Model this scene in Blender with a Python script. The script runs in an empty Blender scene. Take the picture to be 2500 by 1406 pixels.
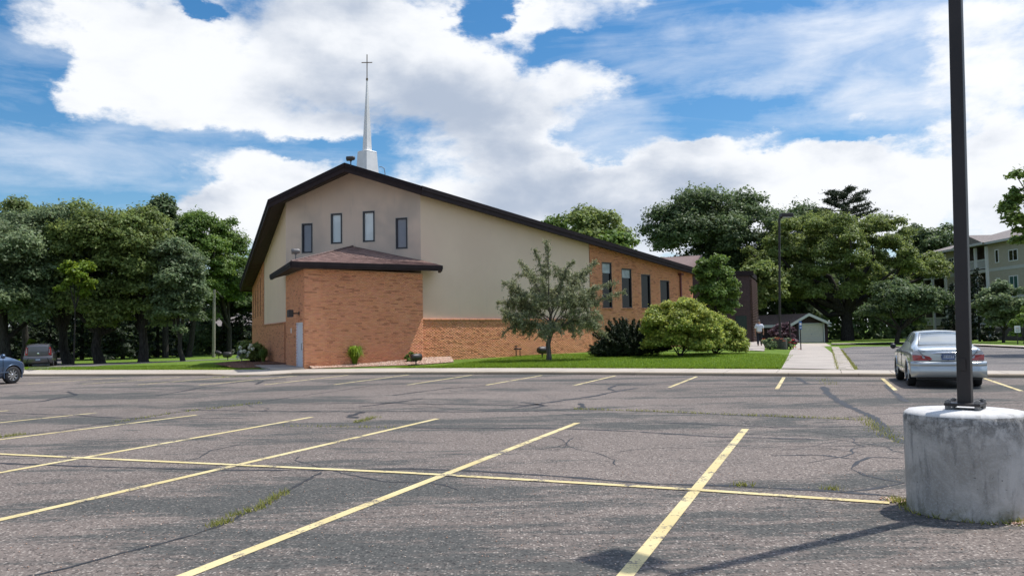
import bpy, math, random
import numpy as np
from mathutils import Matrix, Vector
from mathutils.geometry import tessellate_polygon
random.seed(7)
RNG = np.random.default_rng(7)
SC = bpy.context.scene
COL = SC.collection

# ------------------------------------------------------------------ camera, light, exposure
F_PX, PITCH, ROLL, EYE = 1969.92, 0.057, 0.0168, 1.5227
_cp, _sp, _cr, _sr = math.cos(PITCH), math.sin(PITCH), math.cos(ROLL), math.sin(ROLL)
RM = np.array([[1, 0, 0], [0, _cp, -_sp], [0, _sp, _cp]]) @ np.array([[_cr, 0, _sr], [0, 1, 0], [-_sr, 0, _cr]])
cam = bpy.data.cameras.new('camera')
cam.sensor_width = 36.0
cam.lens = 36.0 * F_PX / 2500.0
cam.clip_start = 0.1
cam.clip_end = 3000
camo = bpy.data.objects.new('camera', cam)
COL.objects.link(camo)
_m = Matrix.Identity(4)
for r in range(3):
    _m[r][0] = RM[r, 0]; _m[r][1] = RM[r, 2]; _m[r][2] = -RM[r, 1]
_m[2][3] = EYE
camo.matrix_world = _m
SC.camera = camo
SC.view_settings.view_transform = 'Standard'
SC.view_settings.look = 'None'
SC.view_settings.exposure = 0.12
SC.view_settings.gamma = 1.0
SC.view_settings.use_curve_mapping = False

SUN_EL = math.radians(65)
SUN_DIR = Vector((0.868 * math.cos(SUN_EL), 0.496 * math.cos(SUN_EL), math.sin(SUN_EL))).normalized()
sun = bpy.data.lights.new('sun', 'SUN')
sun.energy = 4.1
sun.angle = math.radians(0.55)
sun.color = (1.0, 0.955, 0.89)
suno = bpy.data.objects.new('sun', sun)
suno.rotation_euler = SUN_DIR.to_track_quat('Z', 'Y').to_euler()
suno.location = (20, 10, 60)
COL.objects.link(suno)

# ------------------------------------------------------------------ world: sky with clouds
def az_el(px, py):
    d = RM @ np.array([(px - 1250) / F_PX, 1, -(py - 703) / F_PX])
    d = d / np.linalg.norm(d)
    return math.degrees(math.atan2(d[0], d[1])), math.degrees(math.asin(d[2]))

world = bpy.data.worlds.new('World')
SC.world = world
world.use_nodes = True
WN = world.node_tree.nodes
WL_ = world.node_tree.links
WN.clear()

def wn(t, **k):
    n = WN.new(t)
    for a, b in k.items():
        setattr(n, a, b)
    return n

def wmath(op, a, b=None, c=None, clamp=False):
    n = wn('ShaderNodeMath', operation=op)
    n.use_clamp = clamp
    for i, v in enumerate((a, b, c)):
        if v is None:
            continue
        if isinstance(v, (int, float)):
            n.inputs[i].default_value = v
        else:
            WL_.new(v, n.inputs[i])
    return n.outputs[0]

def wvec(op, a, b):
    n = wn('ShaderNodeVectorMath', operation=op)
    for i, v in enumerate((a, b)):
        if isinstance(v, tuple):
            n.inputs[i].default_value = v
        else:
            WL_.new(v, n.inputs[i])
    return n

def wmix(f, a, b):
    n = wn('ShaderNodeMix', data_type='RGBA')
    if isinstance(f, (int, float)):
        n.inputs[0].default_value = f
    else:
        WL_.new(f, n.inputs[0])
    for i, v in ((6, a), (7, b)):
        if isinstance(v, tuple):
            n.inputs[i].default_value = (*v, 1)
        else:
            WL_.new(v, n.inputs[i])
    return n.outputs[2]

def wramp(v, lo, hi, smooth=True):
    n = wn('ShaderNodeMapRange')
    n.interpolation_type = 'SMOOTHSTEP' if smooth else 'LINEAR'
    WL_.new(v, n.inputs[0])
    n.inputs[1].default_value = lo
    n.inputs[2].default_value = hi
    return n.outputs[0]

def build_sky():
    sky = wn('ShaderNodeTexSky', sky_type='NISHITA')
    sky.sun_disc = False
    sky.sun_elevation = SUN_EL
    sky.sun_rotation = math.atan2(SUN_DIR.x, SUN_DIR.y)
    sky.air_density = 1.0
    sky.dust_density = 0.6
    sky.ozone_density = 3.0
    tc = wn('ShaderNodeTexCoord')
    sep = wn('ShaderNodeSeparateXYZ')
    WL_.new(tc.outputs['Generated'], sep.inputs[0])
    X, Y, Z = sep.outputs
    az = wmath('MULTIPLY', wmath('ARCTAN2', X, Y), 180 / math.pi)
    el = wmath('MULTIPLY', wmath('ARCSINE', Z), 180 / math.pi)
    ae = wn('ShaderNodeCombineXYZ')
    WL_.new(az, ae.inputs[0]); WL_.new(el, ae.inputs[1])
    # cloud deck coordinates: directions projected on a layer overhead, softened at the horizon
    zz = wmath('ADD', wmath('MAXIMUM', Z, 0.0), 0.22)
    pl = wn('ShaderNodeCombineXYZ')
    WL_.new(wmath('DIVIDE', X, zz), pl.inputs[0]); WL_.new(wmath('DIVIDE', Y, zz), pl.inputs[1])
    WL_.new(wmath('MULTIPLY', Z, 2.4), pl.inputs[2])

    def noise(vec, scale, detail, rough, dist=0.0, off=None):
        n = wn('ShaderNodeTexNoise')
        n.inputs['Scale'].default_value = scale
        n.inputs['Detail'].default_value = detail
        n.inputs['Roughness'].default_value = rough
        n.inputs['Distortion'].default_value = dist
        v = vec
        if off is not None:
            v = wvec('ADD', vec, off).outputs[0]
        WL_.new(v, n.inputs['Vector'])
        return n.outputs[0]
    dirv = tc.outputs['Generated']
    st = wvec('MULTIPLY', dirv, (1.0, 1.0, 1.9)).outputs[0]
    # warp the outline coordinates so that the masses get ragged edges
    wq = wn('ShaderNodeTexNoise')
    wq.inputs['Scale'].default_value = 5.0
    wq.inputs['Detail'].default_value = 10.0
    wq.inputs['Roughness'].default_value = 0.62
    WL_.new(st, wq.inputs['Vector'])
    wv = wvec('MULTIPLY', wvec('SUBTRACT', wq.outputs['Color'], (0.5, 0.5, 0.5)).outputs[0], (15.0, 9.0, 0.0)).outputs[0]
    aew = wvec('ADD', ae.outputs[0], wv).outputs[0]

    def field(blobs):
        acc = None
        for (px, py, rx, ry, amp) in blobs:
            a, e = az_el(px, py)
            sx = math.degrees(rx / F_PX); sy = math.degrees(ry / F_PX)
            d = wvec('SUBTRACT', aew, (a, e, 0.0)).outputs[0]
            d = wvec('MULTIPLY', d, (1 / sx, 1 / sy, 0.0)).outputs[0]
            ln = wn('ShaderNodeVectorMath', operation='LENGTH')
            WL_.new(d, ln.inputs[0])
            g = wmath('MULTIPLY', wramp(ln.outputs['Value'], 1.35, 0.35), amp)
            acc = g if acc is None else wmath('ADD', acc, g)
        return acc
    cum = [(600, 150, 520, 210, .55), (230, 110, 150, 130, .4), (1000, 110, 240, 190, .45), (1190, 260, 210, 140, .45),
           (1130, 370, 240, 95, .45), (800, 60, 420, 100, .35), (560, 240, 330, 90, .35),
           (1480, 10, 230, 62, .6), (1310, 70, 55, 65, .45), (620, 450, 210, 85, .5), (340, 362, 58, 40, .45), (780, 305, 130, 36, .4),
           (1450, 205, 110, 62, .42), (1700, 410, 430, 105, .62), (1400, 440, 200, 80, .5), (2130, 430, 300, 95, .5),
           (2440, 150, 140, 190, .6), (2450, 390, 150, 110, .6), (2050, 290, 42, 24, .4), (1850, 510, 800, 95, .7), (760, 500, 420, 80, .62), (1350, 520, 400, 90, .5), (350, 505, 300, 40, .3), (560, 560, 200, 60, .5), (2250, 560, 500, 70, .6), (1700, 350, 200, 40, .3),
           (20, 90, 60, 50, .25),
           (30, 230, 110, 160, -.6), (140, 340, 220, 70, -.5), (435, 20, 60, 26, -.6), (1210, 60, 70, 60, -.5), (1560, 110, 160, 55, -.4),
           (1790, 240, 330, 60, -.6), (1470, 345, 150, 45, -.55), (1330, 150, 90, 60, -.35), (520, 345, 250, 34, -.3), (200, 430, 290, 46, -.55), (700, 375, 80, 30, -.45),
           (2030, 330, 140, 32, -.5), (60, 460, 220, 40, -.3), (1850, 30, 330, 90, -.6), (1950, 190, 300, 90, -.5), (1650, 190, 170, 60, -.4)]
    cir = [(1950, 95, 460, 75, .75), (2180, 150, 190, 130, .8), (1870, 190, 150, 32, .6), (2200, 250, 260, 50, .6), (330, 395, 420, 70, .55), (120, 340, 260, 60, .45), (1450, 300, 200, 90, .4),
           (520, 300, 260, 45, .6), (1500, 290, 160, 60, .35), (1880, 330, 500, 60, .35), (2300, 330, 200, 40, .4), (1600, 60, 120, 90, .2), (60, 120, 90, 90, .25)]
    n1 = noise(st, 4.6, 12, 0.58, 0.15)
    n2 = noise(st, 4.6, 12, 0.58, 0.15, off=(0.030, 0.0, 0.062))
    nb1 = noise(st, 2.4, 4, 0.5, 0.0)
    nb2 = noise(st, 2.4, 4, 0.5, 0.0, off=(0.05, 0.0, 0.11))
    n3 = noise(st, 17.0, 8, 0.65, 0.0)
    f1 = field(cum)
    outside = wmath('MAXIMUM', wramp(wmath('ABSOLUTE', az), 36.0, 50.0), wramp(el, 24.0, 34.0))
    f1 = wmath('ADD', f1, wmath('MULTIPLY', outside, 0.30))  # cloud cover raised beyond the frame, partly for more fill in shade
    dens = wmath('ADD', wmath('ADD', f1, wmath('MULTIPLY', wmath('SUBTRACT', n1, 0.5), 2.5)), wmath('MULTIPLY', wmath('SUBTRACT', n3, 0.5), 0.55))
    a1 = wramp(dens, 0.12, 0.72)
    thick = wramp(dens, 0.35, 1.25)
    # thin streaky cloud
    sp = wvec('MULTIPLY', dirv, (0.75, 1.0, 3.6)).outputs[0]
    n4 = noise(sp, 7.0, 12, 0.62, 0.7)
    f2 = field(cir)
    dens2 = wmath('ADD', f2, wmath('MULTIPLY', wmath('SUBTRACT', n4, 0.52), 2.2))
    a2s = noise(wvec('MULTIPLY', dirv, (1.0, 1.0, 5.0)).outputs[0], 14.0, 9, 0.6, 0.4)
    a2 = wmath('MULTIPLY', wramp(dens2, 0.05, 1.75, False), 0.98)
    a2 = wmath('MULTIPLY', a2, wmath('ADD', 0.62, wmath('MULTIPLY', a2s, 0.7)), None, True)
    # colours
    skycol = wn('ShaderNodeHueSaturation')
    skycol.inputs['Saturation'].default_value = 1.34
    skycol.inputs['Hue'].default_value = 0.496
    skycol.inputs['Value'].default_value = 0.113
    WL_.new(sky.outputs[0], skycol.inputs['Color'])
    relief = wmath('ADD', wmath('MULTIPLY', wmath('SUBTRACT', n1, n2), 2.6), wmath('MULTIPLY', wmath('SUBTRACT', nb1, nb2), 4.5))
    lit = wmath('SUBTRACT', wmath('ADD', relief, 0.84), wmath('MULTIPLY', thick, 0.36))
    litc = wramp(lit, -0.30, 1.0, True)
    white = wmix(litc, (0.43, 0.50, 0.62), (0.90, 0.92, 0.955))
    # clouds and haze brighten smoothly towards the sun (forward scattering), a boost added far above the frame to lift shade fill
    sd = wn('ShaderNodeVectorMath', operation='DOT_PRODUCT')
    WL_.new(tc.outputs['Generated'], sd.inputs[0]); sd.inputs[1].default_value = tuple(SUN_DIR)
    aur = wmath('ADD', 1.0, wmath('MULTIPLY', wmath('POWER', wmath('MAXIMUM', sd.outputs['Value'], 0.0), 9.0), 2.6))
    c = wmix(a2, skycol.outputs[0], (0.76, 0.82, 0.92))
    c = wmix(a1, c, white)
    # pale haze band low over the horizon
    hz = wramp(el, 9.0, 0.0)
    c = wmix(wmath('MULTIPLY', hz, 0.75), c, (0.70, 0.77, 0.87))
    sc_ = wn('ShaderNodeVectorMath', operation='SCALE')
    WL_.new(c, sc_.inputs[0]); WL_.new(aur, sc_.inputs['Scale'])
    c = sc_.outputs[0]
    bg = wn('ShaderNodeBackground')
    bg.inputs['Strength'].default_value = 1.0
    WL_.new(c, bg.inputs['Color'])
    out = wn('ShaderNodeOutputWorld')
    WL_.new(bg.outputs[0], out.inputs[0])
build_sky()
try:
    world.cycles.sampling_method = 'MANUAL'
    world.cycles.sample_map_resolution = 512
except Exception:
    pass

# ------------------------------------------------------------------ geometry helpers
YAW = -0.3699
_cy, _sy = math.cos(YAW), math.sin(YAW)

def ray(px, py):
    return RM @ np.array([(px - 1250) / F_PX, 1, -(py - 703) / F_PX])

def G(px, py, z=0.0):
    d = ray(px, py)
    t = (z - EYE) / d[2]
    return np.array([d[0] * t, d[1] * t, z])

def AT(px, py, D):
    d = ray(px, py)
    return np.array([d[0] * D / d[1], D, d[2] * D / d[1] + EYE])

def uw(x, y):
    return _cy * x + _sy * y, -_sy * x + _cy * y

def xy(u, w):
    return _cy * u - _sy * w, _sy * u + _cy * w

def sst(a, b, v):
    t = np.clip((np.asarray(v, float) - a) / (b - a), 0, 1)
    return t * t * (3 - 2 * t)
KB_U = [-90, -45, -33, -28, -23, -19, -15.5, -10.3, -5.6, -2.4, 1, 5, 12, 60]
KB_W = [25.2, 25.6, 26.0, 26.5, 27.0, 27.9, 28.4, 28.6, 28.3, 27.95, 27.7, 27.5, 27.3, 27.0]
GE_U = [-90, -37, -25.5, -22, -19, -15, -11.4, -6.2, -2.7, 0.4, 2, 6, 60]
GE_W = [28.9, 29.75, 29.9, 30.6, 31.4, 31.7, 31.7, 31.2, 30.8, 30.1, 29.7, 29.4, 29.2]

def kbw(u): return np.interp(u, KB_U, KB_W)
def gew(u): return np.interp(u, GE_U, GE_W)

def T_uw(u, w):
    u = np.asarray(u, float); w = np.asarray(w, float)
    R = sst(-27, -20, u) * (1 - sst(-4.2, 0.5, u))
    rise = np.clip(0.0125 * (w - 30.5), 0, 0.42) * (1 - sst(72, 84, w))
    left = -0.42 * np.clip((-25 - u) / 34, 0, 1) * sst(31, 40, w)
    right = -0.04 * sst(-1, 2, u)
    return 0.10 + rise * R + left + right

def T(x, y):
    return float(T_uw(*uw(x, y)))

def GT(px, py, dz=0.0):
    z = 0.1
    for _ in range(30):
        p = G(px, py, z + dz)
        z = 0.5 * z + 0.5 * T(p[0], p[1])
    return np.array([p[0], p[1], z + dz])

WLOC = {}

def tag(o, label=None, cat=None, group=None, kind=None):
    if label: o['label'] = label
    if cat: o['category'] = cat
    if group: o['group'] = group
    if kind: o['kind'] = kind
    return o

def empty(name, loc=(0, 0, 0), rz=0.0, label=None, cat=None, group=None, kind=None):
    o = bpy.data.objects.new(name, None)
    o.empty_display_size = 0.2
    COL.objects.link(o)
    o.location = loc
    o.rotation_euler = (0, 0, rz)
    WLOC[o.name] = np.array(loc, float)
    return tag(o, label, cat, group, kind)

def link_mesh(name, me, parent=None, loc=None):
    o = bpy.data.objects.new(name, me)
    COL.objects.link(o)
    if parent is not None:
        o.parent = parent
    if loc is not None:
        o.location = loc
    WLOC[o.name] = WLOC.get(parent.name, np.zeros(3)) if parent is not None else np.zeros(3)
    return o

def np_mesh(name, V, Fc, mats, smooth=False, colors=None, midx=None):
    """V (n,3); Fc (m,k) array with equal face sizes; colors per face (m,3)."""
    V = np.asarray(V, np.float32); Fc = np.asarray(Fc, np.int32)
    me = bpy.data.meshes.new(name)
    m, k = Fc.shape
    me.vertices.add(len(V)); me.vertices.foreach_set('co', V.ravel())
    me.loops.add(m * k); me.loops.foreach_set('vertex_index', Fc.ravel())
    me.polygons.add(m)
    me.polygons.foreach_set('loop_start', np.arange(0, m * k, k, dtype=np.int32))
    if midx is not None:
        me.polygons.foreach_set('material_index', np.asarray(midx, np.int32))
    if smooth:
        me.polygons.foreach_set('use_smooth', np.ones(m, bool))
    me.update(calc_edges=True)
    me.validate()
    if colors is not None and len(me.polygons) == m:
        a = me.attributes.new('tint', 'FLOAT_COLOR', 'FACE')
        c = np.ones((m, 4), np.float32); c[:, :3] = colors
        a.data.foreach_set('color', c.ravel())
    for mt in (mats if isinstance(mats, (list, tuple)) else [mats]):
        me.materials.append(mt)
    return me

class MB:
    def __init__(s):
        s.v = []; s.f = []; s.sm = []; s.mi = []
    def add(s, V, Fs, smooth=False, mi=0):
        b = len(s.v)
        s.v += [tuple(map(float, p)) for p in V]
        for f in Fs:
            s.f.append([i + b for i in f]); s.sm.append(smooth); s.mi.append(mi)
        return s
    def poly(s, pts, mi=0):
        return s.add(pts, [list(range(len(pts)))], mi=mi)
    def obox(s, o, ax, ay, az, mi=0):
        """box from corner o and three edge vectors"""
        o, ax, ay, az = [np.array(q, float) for q in (o, ax, ay, az)]
        V = [o, o + ax, o + ax + ay, o + ay, o + az, o + ax + az, o + ax + ay + az, o + ay + az]
        Fs = [[0, 3, 2, 1], [4, 5, 6, 7], [0, 1, 5, 4], [1, 2, 6, 5], [2, 3, 7, 6], [3, 0, 4, 7]]
        if np.dot(np.cross(ax, ay), az) < 0:
            Fs = [f[::-1] for f in Fs]
        return s.add(V, Fs, mi=mi)
    def box(s, cx, cy, cz, sx, sy, sz, rz=0.0, mi=0):
        c, n = math.cos(rz), math.sin(rz)
        ax = np.array([c, n, 0]) * sx; ay = np.array([-n, c, 0]) * sy; az = np.array([0, 0, sz])
        return s.obox(np.array([cx, cy, cz]) - ax / 2 - ay / 2 - az / 2, ax, ay, az, mi)
    def tube(s, pts, rad, n=8, cap=True, smooth=True, mi=0):
        pts = [np.array(p, float) for p in pts]
        if not isinstance(rad, (list, tuple, np.ndarray)):
            rad = [rad] * len(pts)
        V = []; prev = None
        for i, p in enumerate(pts):
            d = pts[min(i + 1, len(pts) - 1)] - pts[max(i - 1, 0)]
            d = d / (np.linalg.norm(d) + 1e-9)
            if prev is None:
                a = np.array([1, 0, 0]) if abs(d[0]) < 0.8 else np.array([0, 1, 0])
            else:
                a = prev
            a = a - d * np.dot(a, d); a = a / (np.linalg.norm(a) + 1e-9); prev = a
            b = np.cross(d, a)
            for k in range(n):
                t = 2 * math.pi * k / n
                V.append(p + rad[i] * (a * math.cos(t) + b * math.sin(t)))
        Fs = []
        for i in range(len(pts) - 1):
            for k in range(n):
                k2 = (k + 1) % n
                Fs.append([i * n + k, i * n + k2, (i + 1) * n + k2, (i + 1) * n + k])
        s.add(V, Fs, smooth, mi)
        if cap:
            s.add(V[:n], [list(range(n))[::-1]], mi=mi); s.add(V[-n:], [list(range(n))], mi=mi)
        return s
    def lathe(s, prof, c=(0, 0, 0), n=24, axis='z', smooth=True, mi=0):
        V = []
        for (r, h) in prof:
            for k in range(n):
                t = 2 * math.pi * k / n
                x, y = r * math.cos(t), r * math.sin(t)
                p = {'z': (x, y, h), 'x': (h, x, y), 'y': (y, h, x)}[axis]
                V.append((p[0] + c[0], p[1] + c[1], p[2] + c[2]))
        Fs = []
        for i in range(len(prof) - 1):
            for k in range(n):
                k2 = (k + 1) % n
                Fs.append([i * n + k, i * n + k2, (i + 1) * n + k2, (i + 1) * n + k])
        return s.add(V, Fs, smooth, mi)
    def build(s, name, mat, parent=None, world=True, kind=None, label=None, bevel=0.0):
        V = np.array(s.v, float)
        if parent is not None and world:
            V = V - WLOC[parent.name]
        me = bpy.data.meshes.new(name)
        me.from_pydata([tuple(p) for p in V], [], s.f)
        me.polygons.foreach_set('use_smooth', s.sm)
        me.polygons.foreach_set('material_index', s.mi)
        for mt in (mat if isinstance(mat, (list, tuple)) else [mat]):
            me.materials.append(mt)
        me.update()
        o = link_mesh(name, me, parent)
        if bevel > 0:
            md = o.modifiers.new('Bevel', 'BEVEL')
            md.width = bevel; md.segments = 2; md.limit_method = 'ANGLE'; md.angle_limit = math.radians(40)
        if kind: o['kind'] = kind
        if label: o['label'] = label
        return o

# ------------------------------------------------------------------ materials
def srgb(r, g, b):
    f = lambda c: (c / 255 / 12.92) if c / 255 <= 0.04045 else ((c / 255 + 0.055) / 1.055) ** 2.4
    return (f(r), f(g), f(b))

class NT:
    def __init__(s, name):
        s.m = bpy.data.materials.new(name)
        s.m.use_nodes = True
        s.t = s.m.node_tree
        s.t.nodes.clear()
        s.out = s.t.nodes.new('ShaderNodeOutputMaterial')
        s.b = s.t.nodes.new('ShaderNodeBsdfPrincipled')
        s.t.links.new(s.b.outputs[0], s.out.inputs[0])
        s.tc = s.t.nodes.new('ShaderNodeTexCoord')
    def n(s, t, **k):
        q = s.t.nodes.new(t)
        for a, b in k.items(): setattr(q, a, b)
        return q
    def L(s, a, b): s.t.links.new(a, b)
    def setv(s, sock, v):
        if isinstance(v, (int, float)): sock.default_value = v
        elif isinstance(v, tuple): sock.default_value = (*v, 1) if len(v) == 3 and len(sock.default_value) == 4 else v
        else: s.L(v, sock)
    def noise(s, scale, detail=4, rough=0.55, dist=0.0, vec=None, stretch=None, out=0):
        q = s.n('ShaderNodeTexNoise')
        q.inputs['Scale'].default_value = scale; q.inputs['Detail'].default_value = detail
        q.inputs['Roughness'].default_value = rough; q.inputs['Distortion'].default_value = dist
        v = vec or s.tc.outputs['Object']
        if stretch:
            mp = s.n('ShaderNodeMapping')
            mp.inputs['Scale'].default_value = stretch[:3]
            if len(stretch) > 3: mp.inputs['Rotation'].default_value = (0, 0, stretch[3])
            s.L(v, mp.inputs[0]); v = mp.outputs[0]
        s.L(v, q.inputs['Vector'])
        return q.outputs[out]
    def ramp(s, v, lo, hi, smooth=True):
        q = s.n('ShaderNodeMapRange')
        q.interpolation_type = 'SMOOTHSTEP' if smooth else 'LINEAR'
        s.L(v, q.inputs[0]); q.inputs[1].default_value = lo; q.inputs[2].default_value = hi
        return q.outputs[0]
    def mix(s, f, a, b, mode='MIX'):
        q = s.n('ShaderNodeMix', data_type='RGBA', blend_type=mode)
        s.setv(q.inputs[0], f); s.setv(q.inputs[6], a); s.setv(q.inputs[7], b)
        return q.outputs[2]
    def math(s, op, a, b=0.0):
        q = s.n('ShaderNodeMath', operation=op)
        s.setv(q.inputs[0], a); s.setv(q.inputs[1], b)
        return q.outputs[0]
    def bump(s, h, strength=0.3, dist=0.02):
        q = s.n('ShaderNodeBump')
        q.inputs['Strength'].default_value = strength; q.inputs['Distance'].default_value = dist
        s.L(h, q.inputs['Height']); s.L(q.outputs[0], s.b.inputs['Normal'])
        return q
    def fin(s, col=None, rough=0.7, metal=0.0, spec=0.5):
        if col is not None: s.setv(s.b.inputs['Base Color'], col)
        s.setv(s.b.inputs['Roughness'], rough); s.setv(s.b.inputs['Metallic'], metal)
        s.b.inputs['Specular IOR Level'].default_value = spec
        return s.m

def simple(name, c, rough=0.6, metal=0.0, var=0.12, scale=6.0, spec=0.5, bump=0.0, bscale=60.0):
    t = NT(name)
    n = t.noise(scale, 5)
    c2 = tuple(max(0, x * (1 - var)) for x in c); c3 = tuple(min(1, x * (1 + var)) for x in c)
    col = t.mix(t.ramp(n, 0.3, 0.7), c2, c3)
    if bump > 0: t.bump(t.noise(bscale, 3), bump, 0.01)
    return t.fin(col, rough, metal, spec)

M = {}
def make_asphalt(name, light=(0.192, 0.158, 0.136), dark=(0.070, 0.073, 0.068)):
    t = NT(name)
    rot = -YAW
    # worn seal coat patches: large soft shapes broken by fine ragged noise
    big = t.noise(0.42, 5, 0.6, 0.4, stretch=(0.42, 1.15, 1, -YAW))
    rag = t.noise(3.0, 10, 0.8, 0.2, stretch=(0.32, 1.8, 1, -YAW))
    fine = t.noise(26.0, 4, 0.8)
    agg = t.noise(70.0, 3, 0.8)
    s = t.math('ADD', t.math('MULTIPLY', big, 1.0), t.math('MULTIPLY', t.math('SUBTRACT', rag, 0.5), 0.62))
    s = t.math('ADD', s, t.math('MULTIPLY', t.math('SUBTRACT', fine, 0.5), 0.34))
    patch = t.ramp(s, 0.495, 0.575)
    tone = t.noise(0.09, 3, 0.5)
    lc = t.mix(t.ramp(tone, 0.35, 0.65), tuple(x * 0.86 for x in light), tuple(x * 1.12 for x in light))
    lc = t.mix(t.math('MULTIPLY', t.ramp(t.noise(0.7, 6, 0.65), 0.45, 0.7), 0.4), lc, tuple(x * 0.6 for x in light))
    col = t.mix(t.math('MULTIPLY', patch, 0.9), lc, dark)
    v = t.n('ShaderNodeTexVoronoi'); v.inputs['Scale'].default_value = 46.0
    t.L(t.tc.outputs['Object'], v.inputs['Vector'])
    sepc = t.n('ShaderNodeSeparateColor'); t.L(v.outputs['Color'], sepc.inputs[0])
    stone = t.math('MULTIPLY', t.ramp(sepc.outputs[0], 0.55, 0.95), t.ramp(v.outputs['Distance'], 0.55, 0.3))
    col = t.mix(t.math('MULTIPLY', stone, t.math('SUBTRACT', 0.78, t.math('MULTIPLY', patch, 0.45))), col, (0.50, 0.44, 0.38))
    pits = t.math('MULTIPLY', t.ramp(sepc.outputs[1], 0.6, 0.95), t.ramp(agg, 0.42, 0.56))
    col = t.mix(t.math('MULTIPLY', pits, 0.95), col, (0.022, 0.021, 0.021))
    col = t.mix(t.math('MULTIPLY', t.ramp(fine, 0.50, 0.32), 0.6), col, (0.04, 0.038, 0.037))
    t.bump(t.math('ADD', v.outputs['Distance'], fine), 0.5, 0.006)
    return t.fin(col, 0.92, 0, 0.2)
M['asphalt'] = make_asphalt('old_asphalt')
M['asphalt2'] = make_asphalt('pale_asphalt', light=(0.20, 0.178, 0.165), dark=(0.10, 0.10, 0.10))

def make_paint():
    t = NT('worn_yellow_paint')
    f = t.noise(30.0, 6, 0.8)
    f2 = t.noise(3.0, 4, 0.6)
    wear = t.ramp(t.math('ADD', f, t.math('MULTIPLY', t.math('SUBTRACT', f2, 0.5), 1.0)), 0.565, 0.65)
    col = t.mix(t.ramp(t.noise(1.2, 3), 0.3, 0.7), (0.56, 0.45, 0.21), (0.64, 0.54, 0.29))
    col = t.mix(wear, col, (0.13, 0.115, 0.105))
    t.bump(t.noise(50, 3), 0.4, 0.006)
    return t.fin(col, 0.8, 0, 0.3)
M['paint'] = make_paint()

def make_tar():
    t = NT('crack_sealant')
    return t.fin(t.mix(t.ramp(t.noise(9, 5), 0.35, 0.7), (0.012, 0.012, 0.014), (0.035, 0.034, 0.034)), 0.6, 0, 0.4)
M['tar'] = make_tar()

def make_concrete(name, base, dark, var=1.0):
    t = NT(name)
    n1 = t.noise(0.7, 5, 0.6); n2 = t.noise(11, 6, 0.7); n3 = t.noise(90, 3, 0.7)
    col = t.mix(t.ramp(n1, 0.35, 0.7), base, tuple(x * 0.82 for x in base))
    col = t.mix(t.math('MULTIPLY', t.ramp(n2, 0.52, 0.75), 0.5 * var), col, dark)
    col = t.mix(t.math('MULTIPLY', t.ramp(n3, 0.5, 0.72), 0.25), col, dark)
    t.bump(t.math('ADD', n3, n2), 0.25, 0.006)
    return t.fin(col, 0.85, 0, 0.3)
M['concrete'] = make_concrete('pale_concrete', (0.47, 0.41, 0.34), (0.27, 0.22, 0.17))
M['kerb'] = make_concrete('kerb_concrete', (0.33, 0.265, 0.19), (0.17, 0.13, 0.085), 1.3)
M['walk'] = make_concrete('warm_walk_concrete', (0.42, 0.37, 0.32), (0.28, 0.235, 0.19))

def make_drum():
    t = NT('weathered_drum_concrete')
    g = t.tc.outputs['Object']
    sep = t.n('ShaderNodeSeparateXYZ'); t.L(g, sep.inputs[0])
    streak = t.noise(7.0, 6, 0.7, 0.5, stretch=(1.6, 1.6, 0.28))
    blot = t.noise(2.6, 6, 0.65, 0.8)
    grain = t.noise(60, 4, 0.7)
    col = t.mix(t.ramp(blot, 0.35, 0.68), (0.36, 0.335, 0.30), (0.58, 0.545, 0.50))
    col = t.mix(t.math('MULTIPLY', t.ramp(streak, 0.5, 0.68), 0.55), col, (0.14, 0.137, 0.132))
    topd = t.ramp(sep.outputs[2], 0.50, 0.80)
    grime = t.math('MULTIPLY', topd, t.ramp(t.noise(9, 7, 0.75, 0.4), 0.40, 0.60))
    col = t.mix(t.math('MULTIPLY', grime, 0.8), col, (0.09, 0.088, 0.08))
    low = t.math('MULTIPLY', t.ramp(sep.outputs[2], 0.16, 0.0), t.ramp(t.noise(4, 5, 0.6), 0.42, 0.62))
    col = t.mix(t.math('MULTIPLY', low, 0.8), col, (0.13, 0.12, 0.045))
    pit = t.ramp(t.noise(34, 3, 0.6, vec=g), 0.68, 0.74)
    col = t.mix(pit, col, (0.1, 0.1, 0.1))
    col = t.mix(t.math('MULTIPLY', t.ramp(grain, 0.45, 0.7), 0.3), col, (0.62, 0.62, 0.62))
    t.bump(t.math('SUBTRACT', t.math('ADD', grain, streak), t.math('MULTIPLY', pit, 2.0)), 0.5, 0.012)
    return t.fin(col, 0.88, 0, 0.25)
M['drum'] = make_drum()
M['drumtop'] = make_concrete('chipped_drum_top', (0.60, 0.585, 0.56), (0.20, 0.19, 0.18), 1.4)

def make_grass(name, a, b, dry=(0.16, 0.15, 0.05), dryamt=0.35):
    t = NT(name)
    n1 = t.noise(0.35, 5, 0.6); n2 = t.noise(6, 6, 0.75); n3 = t.noise(38, 4, 0.8)
    col = t.mix(t.ramp(n1, 0.35, 0.68), a, b)
    col = t.mix(t.math('MULTIPLY', t.ramp(n2, 0.5, 0.72), 0.5), col, tuple(x * 0.55 for x in a))
    col = t.mix(t.math('MULTIPLY', t.ramp(n3, 0.52, 0.7), dryamt), col, dry)
    t.bump(t.math('ADD', n3, n2), 0.9, 0.05)
    return t.fin(col, 0.9, 0, 0.2)
M['lawn'] = make_grass('lawn_grass', (0.105, 0.185, 0.018), (0.150, 0.225, 0.026))

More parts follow.
